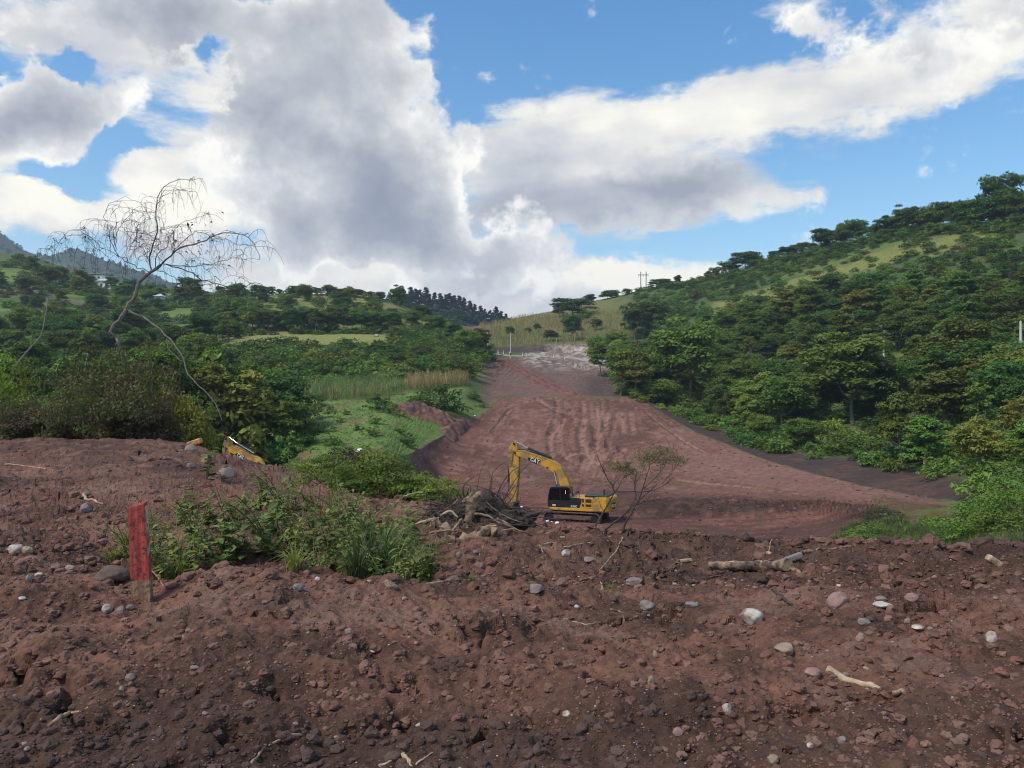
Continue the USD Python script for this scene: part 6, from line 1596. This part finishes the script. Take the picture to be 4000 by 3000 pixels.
# wood chunks
for px, py, w, hh, m, label, tilt in [(760, 1722, 60, 22, WOODO, "split orange piece of wood on the left bank's back edge", .35), (805, 1800, 42, 22, WOODP, "pale squared wood chunk leaning near the boulders", .8), (3883, 2195, 62, 26, WOODP, "pale board end lying at the right edge of the bank", -.6), (3100, 2180, 70, 22, STONES["blue"], "bluish grey flat slab beside the right log", .35), (1788, 1932, 24, 14, WOODP, "small round cut wood face on the mound's top", .1), (2680, 2190, 50, 12, WOODP, "flat pale splinter above the right log", .1), (2190, 2101, 34, 8, WOODP, "cream wood chip lying before the excavator", .1), (1540, 2120, 40, 30, WOODP, "stub of cut wood among the weeds' right end", .3)]:
    q = ray(px, py + hh * .4, 1.95, 7.6); k = q[1] / FPX
    v, f = rbox(-w * k / 2, w * k / 2, -hh * k * .6, hh * k * .6, -hh * k / 2, hh * k / 2, hh * k * .25)
    v = v * (1 + .15 * (meshkit.fbm(v * 40, 2, 5)[:, None] - .5))
    c, s_ = math.cos(tilt), math.sin(tilt)
    obj("wood_chunk" if m is not STONES["blue"] else "slab", (np.stack([v[:, 0] * c - v[:, 2] * s_, v[:, 1], v[:, 0] * s_ + v[:, 2] * c], 1) + q + [0, 0, hh * k * .5], f), m, label=label, cat="wood piece" if m is not STONES["blue"] else "stone")

# ------------------------------------------------------------------ stones
BIG = [(2934, 2425, 95, 60, "white", "large white and tan stone, brightest on the right bank"), (3273, 2365, 92, 70, "pink", "large rounded pinkish stone half buried at right"), (3449, 2366, 80, 20, "white", "flat white stone beside the rounded pinkish one"), (3442, 2345, 52, 24, "pink", "pink stone on top of the flat white one"), (3873, 2500, 50, 48, "white", "round white stone near the right edge"), (3585, 2455, 50, 20, "white", "oblong pale stone right of centre right"), (3545, 2435, 26, 26, "pink", "small pale stone left of the oblong one"), (3561, 2345, 62, 38, "pink", "angular pinkish stone at the dark rubble's foot"), (3063, 2545, 72, 42, "tan", "tan slanting flat stone on the right bank"),
       (3358, 2500, 40, 36, "pink", "small upright pink stone right of the tan one"), (3175, 2635, 66, 36, "pink", "dusty pink stone above the long forked stick"), (2530, 2375, 66, 42, "grey", "grey pink stone left of a dark hollow"), (2544, 2670, 28, 38, "tan", "small pointed tan stone standing in the soil"), (3375, 2435, 48, 28, "grey", "grey stone half sunk right of the white one"), (443, 2262, 150, 62, "brown", "big brownish boulder half buried left of the red stake"), (272, 2225, 46, 22, "tan", "cream stone left of the brownish boulder"), (60, 2155, 70, 38, "white", "pinkish white stone at the left edge"), (105, 2158, 50, 30, "tan", "tan stone touching the pinkish white one at left"),
       (114, 2268, 26, 30, "blue", "small bluish stone at the left"), (152, 2248, 30, 18, "white", "small pale stone beside the bluish one"), (418, 2385, 44, 32, "white", "pale stone left below the red stake"), (468, 2392, 40, 32, "grey", "grey stone right below the red stake"), (510, 2378, 36, 22, "grey", "flat grey stone at the red stake's foot"), (1165, 2302, 42, 34, "blue", "blue grey broken stone on the bank's crest"), (1240, 2266, 22, 16, "white", "tiny white stone on the bank's crest"), (886, 1862, 72, 46, "grey", "large grey boulder near the second excavator"), (747, 1768, 52, 38, "grey", "round grey boulder under the split orange wood"),
       (335, 1995, 46, 36, "grey", "grey stone beside the bent peeled stick"), (747, 1826, 36, 26, "grey", "small grey stone left of the pale wood chunk"), (2211, 2168, 36, 30, "white", "round pale grey stone in the centre rubble"), (1515, 2285, 40, 30, "white", "bright white stone by the grass tuft's foot"), (1444, 2276, 24, 16, "white", "white chip left of the bright white stone"), (1794, 2243, 28, 18, "brown", "left one of two brown stones in the hollow"), (1822, 2240, 26, 20, "brown", "right one of two brown stones in the hollow"), (2090, 2308, 76, 32, "grey", "long flat grey stone on the bank's middle crest"), (2299, 2190, 64, 20, "grey", "long low grey slab in the centre rubble"),
       (1794, 2175, 26, 24, "blue", "grey blue stone below the stripped log"), (1858, 2160, 22, 14, "blue", "flat bluish chip below the stripped log"), (3900, 1990, 30, 12, "white", "pale flat stone by the puddle") , (2700, 2365, 60, 20, "blue", "flat blue grey stone left of the white one"), (2480, 2280, 70, 30, "grey", "wide grey stone sunk in the centre rubble"), (2560, 2560, 24, 24, "tan", "small tan stone in the middle of the bank"), (2213, 2795, 36, 26, "white", "pale oblong stone at the lower centre"), (2840, 2780, 42, 40, "white", "pale crumbly stone at lower right of centre"), (2650, 2865, 46, 30, "pink", "pinkish stone at the lower right of centre"), (3290, 2900, 34, 34, "grey", "round grey stone near the bottom right"), (3165, 2918, 26, 24, "white", "small pale stone near the bottom right"), (3020, 2975, 50, 36, "tan", "two-toned tan stone on the bottom edge"), (715, 2500, 28, 24, "white", "white pebble on the lower left bank"), (475, 2695, 24, 20, "white", "white pebble low on the left bank"), (510, 2655, 40, 30, "grey", "grey lumps of stone low on the left bank"), (1365, 2475, 40, 28, "pink", "pinkish stone on the middle left bank"), (760, 2610, 34, 16, "grey", "flat grey stone on the left bank"), (1315, 2885, 26, 18, "tan", "tan stone low at the left of centre")]
kinds = list(STONES)
for k, (px, py, w, hh, m, label) in enumerate(BIG):
    q = ray(px, py, 1.95, 9.6); u = q[1] / FPX
    v, f = rock(k + 11, w * u / 2 * 1.05, w * u / 2 * .9, max(hh * u * .62, .01), 3)
    a = rk.uniform(-.4, .4)
    v = np.stack([v[:, 0] * math.cos(a) - v[:, 1] * math.sin(a), v[:, 0] * math.sin(a) + v[:, 1] * math.cos(a), v[:, 2]], 1)
    obj("stone", (v * .92 + q + [0, 0, hh * u * .22], f), STONES[m], smooth=35, label=label, cat="stone")
SROCK = []
for k in range(6):
    for m in kinds:
        c = proto_class(f"small_stone_{m}_{k}")
        obj("stone_body", rock(60 + k, .5, .45, .32, 2), STONES[m], c, smooth=35)
        SROCK.append((m, c.GetPath()))
sn = np.random.default_rng(151)
side = lambda px: "left" if px < 1350 else ("middle" if px < 2650 else "right")
for k in range(150):
    px, py = sn.uniform(-20, 4020), 2240 + 760 * sn.uniform(0, 1) ** 1.5
    if py < 2330 and px < 1500 and sn.random() < .5: continue
    q = ray(px, py, 1.95, 5.0 if sn.random() < .75 else 7.4)
    m = sn.choice(kinds, p=[.18, .32, .10, .15, .03, .22]); i = int(sn.integers(6))
    w = (8 + 20 * sn.random() ** 2.5) * q[1] / FPX
    col = {"grey": "grey", "pink": "pinkish", "white": "whitish", "tan": "tan", "blue": "bluish", "brown": "brown"}[m]
    copy_of(dict((a, b) for a, b in SROCK if b.pathString.endswith(f"_{i}"))[m], "pebble", f"small {col} stone in the soil of the near bank's {side(px)} part", "stone", q + [0, 0, .06 * w], sn.uniform(0, 6.28), (w, w, w), f"small {col} stones in the near bank's {side(px)} part")

# loose clods and gravel over the banks: too many to count
CLODM = [mat("clod_soil", (.150, .076, .053), .95, .35, 8.0, bump=.01, bump_scale=60, objvar=.12), mat("clod_dark_soil", (.085, .051, .039), .95, .35, 8.0, bump=.01, bump_scale=60, objvar=.12), mat("clod_pale_soil", (.185, .102, .074), .95, .3, 8.0, bump=.01, bump_scale=60, objvar=.12)]
cl_p = [("clod", rock(301 + k, .55, .5, .4, 2, .75), CLODM[k % 3]) for k in range(12)]
cl = []
for k in range(13000):
    u_ = sn.random()
    px = sn.uniform(-150, 4150)
    py = sn.uniform(2180, 3080) if u_ < .72 else sn.uniform(1730, 2300)
    q = ray(px, py, 1.95, 7.6)
    s_ = (.010 + .050 * sn.random() ** 9) * (1 if u_ < .72 else 1.7) * (q[1] / 4) ** .5
    d = C[min(np.searchsorted(S, np.interp(q[1], GY[:, int(np.clip(np.searchsorted(XS, px), 0, nC - 1))], S)), nR - 1), int(np.clip(np.searchsorted(XS, px), 0, nC - 1))].mean()
    tone = 1 if d < .058 else (2 if sn.random() < .25 else 0)
    cl.append((*(q + [0, 0, .02 * s_]), sn.uniform(0, 6.28), s_, tone + 3 * sn.integers(4)))
instancer("soil_clods", cl_p, cl, "loose crumbs and clods of red brown soil over the banks", "soil")
gv_p = [("gravel_piece", rock(401 + k, .5, .45, .3, 1, .3), STONES[m]) for k, m in enumerate(["white", "pink", "grey", "tan"])]
gv = []
for k in range(2300):
    px, py = sn.uniform(-150, 4150), (sn.uniform(2200, 3080) if sn.random() < .6 else sn.uniform(1760, 2320))
    q = ray(px, py, 1.95, 7.6)
    s_ = (3.0 + 8 * sn.random() ** 2.5) * q[1] / FPX
    gv.append((*(q + [0, 0, .1 * s_]), sn.uniform(0, 6.28), s_, sn.choice(4, p=[.22, .40, .22, .16])))
instancer("gravel", gv_p, gv, "pale gravel bits scattered through the soil of the banks", "gravel")
fg = []
for k in range(5200):
    px, py = sn.uniform(1560, 3750), sn.uniform(1400, 2110)
    q = ray(px, py, 7.7, 13)
    _, s_, _ = where(q[0], q[1])
    if not (8.0 < s_ < 10.05 or (10.1 < s_ < 12.7 and 1850 < px < 2480)) or (s_ < 8.0):
        continue
    fg.append((*(q + [0, 0, 0]), sn.uniform(0, 6.28), (.08 + .32 * sn.random() ** 4) * (1.6 if heap.flat[0] is None else 1), sn.choice(6)))
CLODR = [mat("red_clod", (.15, .07, .052), .95, .3, 1.0, objvar=.3), mat("dark_red_clod", (.11, .062, .05), .95, .3, 1.0, objvar=.3)]
instancer("pit_clods", [("clod", rock(501 + k, .5, .5, .35, 1, .5), CLODR[k % 2]) for k in range(6)], fg, "loose clods of red earth over the pit floor and ramp", "soil")

# ------------------------------------------------------------------ weeds on the bank
def leaf_blade(L, W, droop, seed=0):
    """One ovate leaf along +x, folded along its midrib."""
    xs = np.array([0, .25, .55, .82, 1.0]); ws = np.array([.12, .9, 1.0, .55, 0.03])
    v, f = [], []
    for x, w in zip(xs, ws):
        z = -droop * x * x * L
        v += [[x * L, -w * W / 2, z + .12 * w * W], [x * L, 0, z], [x * L, w * W / 2, z + .12 * w * W]]
    for i in range(4):
        a = i * 3
        f += [[a, a + 1, a + 4], [a, a + 4, a + 3], [a + 1, a + 2, a + 5], [a + 1, a + 5, a + 4]]
    return np.array(v), np.array(f)


def turn(v, yaw, pit_, at):
    c, s_ = math.cos(pit_), math.sin(pit_)
    v = np.stack([v[:, 0] * c - v[:, 2] * s_, v[:, 1], v[:, 0] * s_ + v[:, 2] * c], 1)
    c, s_ = math.cos(yaw), math.sin(yaw)
    return np.stack([v[:, 0] * c - v[:, 1] * s_, v[:, 0] * s_ + v[:, 1] * c, v[:, 2]], 1) + at


def weed_proto(name, seed, H, nst, per, L, W, leaf, spread=.15):
    r = np.random.default_rng(seed); st, lv = [], []
    for k in range(nst):
        a = r.uniform(0, 6.28); d = np.array([math.cos(a), math.sin(a), 0]) * spread * r.uniform(.2, 1.6)
        h = H * r.uniform(.55, 1.0)
        q = spline([[d[0] * .15, d[1] * .15, -.03], [d[0] * .5, d[1] * .5, h * .5], [d[0] * 1.2, d[1] * 1.2, h]], 8)
        st.append(tube(q, np.linspace(.006, .003, 8), 4, False))
        for j in range(per):
            t = .15 + .85 * (j + r.uniform(0, .6)) / per; i = min(t * 7, 6.99); o = q[int(i)] + (q[int(i) + 1] - q[int(i)]) * (i % 1)
            sc = (1.15 - .5 * t) * r.uniform(.6, 1.15)
            v, f = leaf_blade(L * sc, W * sc, r.uniform(.2, .6))
            lv.append((turn(v, j * 2.4 + r.uniform(-.4, .4), r.uniform(-.1, .6), o), f))
    c = proto_class(name)
    obj("stem", cat_meshes(st), L_WEED, c); obj("leaves", cat_meshes(lv), leaf, c)
    return c.GetPath()


def grass_proto(name, seed, n, L, leaf):
    r = np.random.default_rng(seed); ms = []
    for k in range(n):
        a, l = r.uniform(0, 6.28), L * r.uniform(.5, 1.1); d = np.array([math.cos(a), math.sin(a), 0]); sd = np.array([-d[1], d[0], 0]) * .006
        o = d * r.uniform(0, .07); lean = r.uniform(.15, .9)
        q = spline([o, o + d * l * lean * .35 + [0, 0, l * .55], o + d * l * lean + [0, 0, l * (.95 - .6 * lean)]], 5); w = [1, 1, .8, .5, .08]
        v = np.vstack([np.stack([p - sd * ww, p + sd * ww]) for p, ww in zip(q, w)]); f = []
        for i in range(4): f += [[2 * i, 2 * i + 1, 2 * i + 3], [2 * i, 2 * i + 3, 2 * i + 2]]
        ms.append((v, np.array(f)))
    c = proto_class(name); obj("blades", cat_meshes(ms), leaf, c)
    return c.GetPath()


W_A = [weed_proto("tall_weed_a", 1, .62, 5, 9, .10, .055, L_WEED, .22), weed_proto("tall_weed_b", 2, .50, 7, 9, .075, .038, L_WEED, .25), weed_proto("broad_weed", 3, .42, 4, 6, .14, .10, L_WEED, .16), weed_proto("dark_weed", 4, .45, 9, 10, .06, .032, L_MID, .28), weed_proto("olive_weed", 5, .40, 9, 10, .055, .026, L_OLIVE, .28)]
G_A = [grass_proto("long_grass", 6, 70, .55, L_BLADE), grass_proto("short_grass", 7, 60, .30, L_WEED)]
wd_ = np.random.default_rng(161)
WPOLY = tri([(480, 2140), (620, 2000), (800, 1930), (1000, 1930), (1200, 1945), (1400, 2000), (1600, 2080), (1700, 2160)])
WBOT = tri([(500, 2200), (600, 2250), (800, 2265), (950, 2215), (1200, 2240), (1500, 2275), (1680, 2280)])
names = ["leafy weed with pointed leaves", "fine leaved weed", "broad leaved weed", "dark small leaved weed", "olive small leaved weed"]
wn_, tries = 0, 0
while wn_ < 120 and tries < 2000:
    tries += 1
    px = wd_.uniform(500, 1680); lo, hi = WPOLY(px), WBOT(px)
    py = wd_.uniform(lo + 30, hi + 14)
    q = ray(px, py, 4.15, 6.6)
    k = int(wd_.choice(5, p=[.32, .22, .30, .06, .10])); s_ = wd_.uniform(.5, 1.1) * (.85 if px > 1500 or px < 620 else 1.0)
    zone = "left end beside the red stake" if px < 800 else ("middle" if px < 1250 else "right end near the root heap")
    copy_of(W_A[k], "weed", f"{names[k]} at the {zone} of the weed patch", "weed", q - [0, 0, .02], wd_.uniform(0, 6.28), s_, f"{names[k]}s at the {zone} of the weed patch", wd_.normal(0, 6))
    wn_ += 1
for px, py, k, s_, lab in [(1085, 2170, 0, 1.75, "tall weed with big pointed leaves rising highest from the weed patch"), (1040, 2150, 2, 1.3, "broad leaved plant left of the tallest weed"), (1330, 2130, 0, 1.3, "tall weed at the patch's right with drooping leaves"), (1600, 2125, 2, 1.0, "bright broad leaved plant beside the cut log"), (1270, 2250, 1, .9, "bright green weed at the patch's front edge"), (805, 1870, 2, .9, "small bright yellow green plant near the grey boulder"), (1130, 2010, 0, 1.3, "tall weed just right of the second excavator's boom")]:
    q = ray(px, py, 4.15, 7.0); copy_of(W_A[k], "weed", lab, "weed", q - [0, 0, .02], 1.0, s_ * q[1] / 8.5, None, 3)
for k, (px, py, i, s_) in enumerate([(1440, 2260, 0, 1.0), (1490, 2250, 0, 1.1), (1540, 2240, 0, .9), (1400, 2270, 0, .8), (1580, 2265, 0, .7), (620, 2260, 1, .9), (700, 2262, 1, 1.0), (860, 2230, 1, .8), (1150, 2235, 1, .9), (1350, 2245, 1, 1.0), (1480, 2200, 1, 1.1), (440, 2190, 1, .7), (500, 2120, 1, .7), (1840, 2275, 1, .35), (2380, 2300, 1, .3)]):
    q = ray(px, py, 4.0, 6.5)
    copy_of(G_A[i], "grass_tuft", f"{'long drooping' if i == 0 else 'short green'} grass tuft, {'at the front of the weed patch right of centre' if i == 0 else 'scattered along the weed patch front'}", "grass tuft", q - [0, 0, .02], k * 1.1, s_, "long grass tufts" if i == 0 else "short grass tufts at the weed patch")
# bushes on the bank behind the weeds and grass at the right end
NEARB = []
for k, (leaf, seed) in enumerate([(L_MID, 1), (L_LIGHT, 2), (L_DARK, 3), (L_OLIVE, 4)]):
    r = np.random.default_rng(700 + seed); clp = []
    for i in range(34):
        a, qv = i * 2.4, (i + .5) / 34; th = math.acos(1 - qv)
        d = np.array([math.sin(th) * math.cos(a), math.sin(th) * math.sin(a), math.cos(th)])
        clp.append((d * [1.0, 1.0, 1.15] * r.uniform(.5, 1.05) + [0, 0, .05], np.array([.30, .30, .22]) * r.uniform(.6, 1.3)))
    c = proto_class(f"near_bush_{k}")
    obj("crown", clump_cards(r, clp, 330, .085, .5, .5, .3), leaf, c)
    obj("stem", cat_meshes([tube(spline([[0, 0, -.1], clp[j][0] * .5, clp[j][0]], 5), np.linspace(.02, .006, 5), 4, False) for j in range(0, 34, 4)]), BARKD, c)
    NEARB.append(c.GetPath())
nb = [(1290, 1905, 150, 0, "feathery green bush at the left of the bank's bush group"), (1370, 1915, 140, 2, "dark green bush in the bank's bush group"), (1460, 1915, 190, 0, "tallest green bush of the bank's bush group"), (1530, 1905, 200, 2, "dark bush behind the tallest one of the group"), (1600, 1935, 130, 1, "light green bush in the bank's bush group"), (1680, 1950, 130, 1, "light green bush right in the bank's bush group"), (1750, 1955, 100, 0, "low bush at the right end of the bank's bush group"), (1210, 1880, 110, 1, "light bush between the second excavator and the bush group"), (1330, 1850, 130, 3, "olive bush at the back of the bush group"), (1160, 1850, 70, 0, "low green bush just right of the second excavator"), (1410, 1850, 100, 0, "green bush hiding the worker's legs")]
for k, (px, py, hpx, i, lab) in enumerate(nb):
    q = ray(px, py, 6.0, 7.4) if k < 7 else P(px, py, 26 if k != 10 else 27)
    if k >= 7:
        q[2] = CZ - (py - HPX) / FPX * q[1]
    s_ = hpx * q[1] / FPX / 1.35
    copy_of(NEARB[i], "bank_bush", lab, "bush", q - [0, 0, .05], k * 1.3, (s_ * 1.15, s_ * 1.15, s_), None)
for k, (px, py, hpx, i, wide, lab) in enumerate([(3820, 2120, 190, 1, 1.2, "yellow green bush at the right edge beyond the bank"), (3890, 2110, 150, 0, 1.2, "green bush right of the yellow green one"), (3960, 2100, 200, 0, 1.2, "green bush at the picture's far right edge"), (3990, 2010, 180, 1, 1.3, "light bush above the far right one"), (3400, 2130, 90, 0, 1.6, "low green clump left in the right grass"), (3560, 2140, 60, 1, 1.8, "low bright clump in the right grass"), (3700, 2150, 60, 0, 1.8, "low green clump at the right grass's near edge"), (3460, 2040, 70, 3, 1.6, "dry yellowish clump by the puddle's left"), (3850, 2030, 120, 1, 1.4, "bright bush right of the puddle"), (3950, 1930, 130, 0, 1.4, "green bush at the forest's foot on the right edge")]):
    q = ray(px, py, 7.35, 9.6); s_ = hpx * q[1] / FPX / 1.35
    copy_of(NEARB[i], "bank_bush", lab, "bush", q - [0, 0, .05], k * 1.7, (s_ * wide, s_ * wide, s_), None)
rg = []
for k in range(1500):
    px, py = wd_.uniform(3250, 4100), wd_.uniform(2030, 2180)
    q = ray(px, py, 7.25, 9.0)
    if py < np.interp(px, [3250, 3330, 3500, 3640, 3800, 4100], [2120, 2060, 2050, 2060, 2040, 2000]): continue
    rg.append((*(q - [0, 0, .02]), wd_.uniform(0, 6.28), wd_.uniform(.5, 1.2) * min(1.5, q[1] / 16), wd_.integers(2)))
gm = [np.array(stage.GetPrimAtPath(str(G_A[0]) + "/blades").GetAttribute("points").Get()), np.array(stage.GetPrimAtPath(str(G_A[0]) + "/blades").GetAttribute("faceVertexIndices").Get()).reshape(-1, 3)]
instancer("bank_grass", [("grass_tuft", gm, L_BLADE), ("grass_tuft", gm, L_WEED)], rg, "lush green grass at the right between the bank and the puddle", "grass")
# puddle
pq = [ray(px, py, 7.6, 9.6) for px, py in ((3610, 2020), (3640, 2008), (3700, 2003), (3760, 2008), (3775, 2022), (3740, 2040), (3680, 2043), (3630, 2036))]
pz = min(q[2] for q in pq) + .18
pc = np.mean(pq, 0)
pv = np.array([[pc[0], pc[1], pz]] + [[q[0], q[1], pz] for q in pq])
WATER = usdkit.material(stage, LOOK + "muddy_water", {"p": ("principled_bsdf", {"base_color": (.20, .125, .05), "roughness": .12, "specular_ior_level": .5})}, [], surface="p.BSDF")
obj("puddle", (pv, np.array([[0, i + 1, (i + 1) % 8 + 1] for i in range(8)])), WATER, kind="structure")
# red spoil heap at the meadow's edge
SPM = mat("red_spoil", (.19, .088, .064), .95, .4, 1.2, bump=.1, bump_scale=4.0, second=(.085, .055, .042), amount=.5)


def mound(line, half, height, seed, label):
    """A long loose heap of earth along a line on the land."""
    q = spline(np.array([ray(a, b, 8.8, 10.9)[:2] for a, b in line]), 60)
    t = np.gradient(q, axis=0); t /= np.linalg.norm(t, axis=1, keepdims=True)
    n = np.stack([-t[:, 1], t[:, 0]], 1)
    w = np.linspace(-1, 1, 26)
    XY = q[:, None] + n[:, None] * w[None, :, None] * half
    p3 = np.concatenate([XY / 1.3, np.zeros(XY.shape[:2] + (1,))], -1)
    ends = np.sin(np.pi * np.linspace(.02, .98, 60)) ** .45
    hgt = height * ends[:, None] * np.clip(1 - np.abs(w[None] + .9 * (meshkit.fbm(p3 * .5, 3, seed) - .5)) ** 1.5, 0, 1)
    hgt = hgt * (1 + 1.1 * (meshkit.fbm(p3, 4, seed + 1) - .5)) + .35 * height * (meshkit.fbm(p3 * 3.1, 3, seed + 2) - .5)
    g = np.array([[ground(*xy) for xy in r] for r in XY])
    z = g + hgt - .06
    z[:, [0, -1]] = g[:, [0, -1]] - .3; z[[0, -1]] = g[[0, -1]] - .3
    i, j = np.meshgrid(np.arange(59), np.arange(25), indexing="ij")
    f = np.stack([i * 26 + j, i * 26 + j + 1, (i + 1) * 26 + j + 1, (i + 1) * 26 + j], -1).reshape(-1, 4)
    v = np.concatenate([XY, z[..., None]], -1).reshape(-1, 3)
    obj("spoil_heap", (v, f[:, ::-1] if np.cross(v[1] - v[0], v[26] - v[0])[2] < 0 else f), SPM, label=label, cat="spoil heap", smooth=50)


mound([(1555, 1600), (1620, 1612), (1700, 1640), (1790, 1668)], 2.6, 1.9, 5, "red earth spoil heap on the meadow beside the ramp")
mound([(1740, 1700), (1780, 1672), (1830, 1640)], 1.4, 1.0, 9, "small red heap running into the ramp's left rim")
# litter
LIT = mat("white_litter", (.72, .74, .78), .5, .1, 8.0)
for px, py, w, lab in [(2140, 2037, 14, "first white litter scrap in front of the excavator's track"), (2156, 2040, 9, "tiny second scrap of litter by the excavator's track"), (2176, 2045, 18, "bluish white litter bag by the excavator's track"), (2073, 2050, 14, "crumpled white scrap left of the litter bag"), (1855, 1590, 9, "white scrap on the ramp's top left rim"), (2038, 1981, 10, "white scrap beside the root heap")]:
    q = ray(px, py, 6.0, 10.1); u = q[1] / FPX
    v_, f_ = rock(900 + px, w * u / 2, w * u / 2, w * u * .35, 2, .5)
    obj("litter", (v_ + q + [0, 0, .03], f_), LIT, label=lab, cat="litter")

# ------------------------------------------------------------------ which one is which: places told by what stands near
MARKS = [("the tall bare-trunked tree", 3330, 1450), ("the slender pale-trunked tree", 3510, 1650), ("the forked pale trunk", 3742, 1400), ("the pale-limbed tree above the ramp", 2705, 1400), ("the short pole in the forest", 3452, 1350), ("the right edge pole", 3987, 1380), ("the H-frame pole", 2513, 1095), ("the domed skyline tree", 3240, 940), ("the highest grove", 3850, 840),
         ("the round tree in the maize", 2240, 1290), ("the yellow-banded pole", 1993, 1350), ("the pale rock cut", 2200, 1420), ("the dead tree's fork", 600, 1050), ("the dead tree's foot", 480, 1600), ("the white house", 423, 1122), ("the dome hill's tree pair", 1290, 1145), ("the white boulder", 1470, 1312), ("the short grey pole", 1750, 1270), ("the red spoil heap", 1660, 1630), ("the snag at far left", 60, 1300), ("the terrace's left end", 860, 1320), ("the maize strip's middle", 1400, 1530),
         ("the red stake", 557, 2150), ("the excavator", 2280, 1960), ("the large white stone", 2934, 2425), ("the rounded pinkish stone", 3273, 2365), ("the round white stone", 3873, 2500), ("the long forked stick", 3380, 2680), ("the crooked pale stick", 288, 2790), ("the curved pale stick", 1076, 2920), ("the blue grey stone", 1165, 2302), ("the right log", 2930, 2232), ("the root heap", 1830, 2030), ("the brownish boulder", 443, 2262), ("the dark hollow", 1950, 2465), ("the pale oblong stone", 2213, 2795), ("the crumbly pale stone", 2840, 2780), ("the orange split wood", 760, 1722)]
ORD = ["nearest", "second nearest", "third nearest", "fourth nearest", "fifth nearest", "sixth nearest", "seventh nearest", "eighth nearest", "ninth nearest", "tenth nearest", "eleventh nearest", "twelfth nearest"] + [f"{k}th nearest" for k in range(13, 80)]
byl, total = {}, {}
for p, label, group, loc in RECORD:
    if group:
        total[label] = total.get(label, 0) + 1
for p, label, group, loc in RECORD:
    if group and total[label] > 1:
        short = label
        for cut in (" inside the", " at the", " in the", " on the", " behind the", " standing", " below the", " scattered", " under the"):
            short = short.split(cut)[0]
        byl.setdefault(short, []).append((p, 2000 + FPX * loc[0] / loc[1], HPX - (loc[2] - CZ) / loc[1] * FPX))
for short, items in byl.items():
    seen = {}
    for p, px, py in items:
        nm, mx, my = min(MARKS, key=lambda m: (m[1] - px) ** 2 + 2.0 * (m[2] - py) ** 2)
        dx, dy = px - mx, (py - my) * 1.4
        word = ("above" if dy < 0 else "below") if abs(dy) > 2 * abs(dx) else (("left of" if dx < 0 else "right of") if abs(dx) > 2 * abs(dy) else ("up " if dy < 0 else "down ") + ("left of" if dx < 0 else "right of"))
        seen.setdefault((word, nm), []).append((math.hypot(dx, dy), p))
    for (word, nm), ps in seen.items():
        for k, (_, p) in enumerate(sorted(ps, key=lambda a: a[0])):
            p.SetCustomDataByKey("label", f"{short} {word} {nm}, {ORD[k]}" if len(ps) > 1 else f"{short} {word} {nm}")

# ------------------------------------------------------------------ the air
HZ = usdkit.material(stage, LOOK + "haze", {"v": ("principled_volume", {"color": (.80, .88, 1.0), "density": 0.00017, "anisotropy": 0.2})}, [], volume="v.volume")
hb = trimesh.creation.box((18400, 18400, 374)); hb.apply_translation((0, 0, 163))
obj("haze", hb, HZ, kind="stuff", label="thin blue haze in the air over the valley", cat="haze")
print("done")
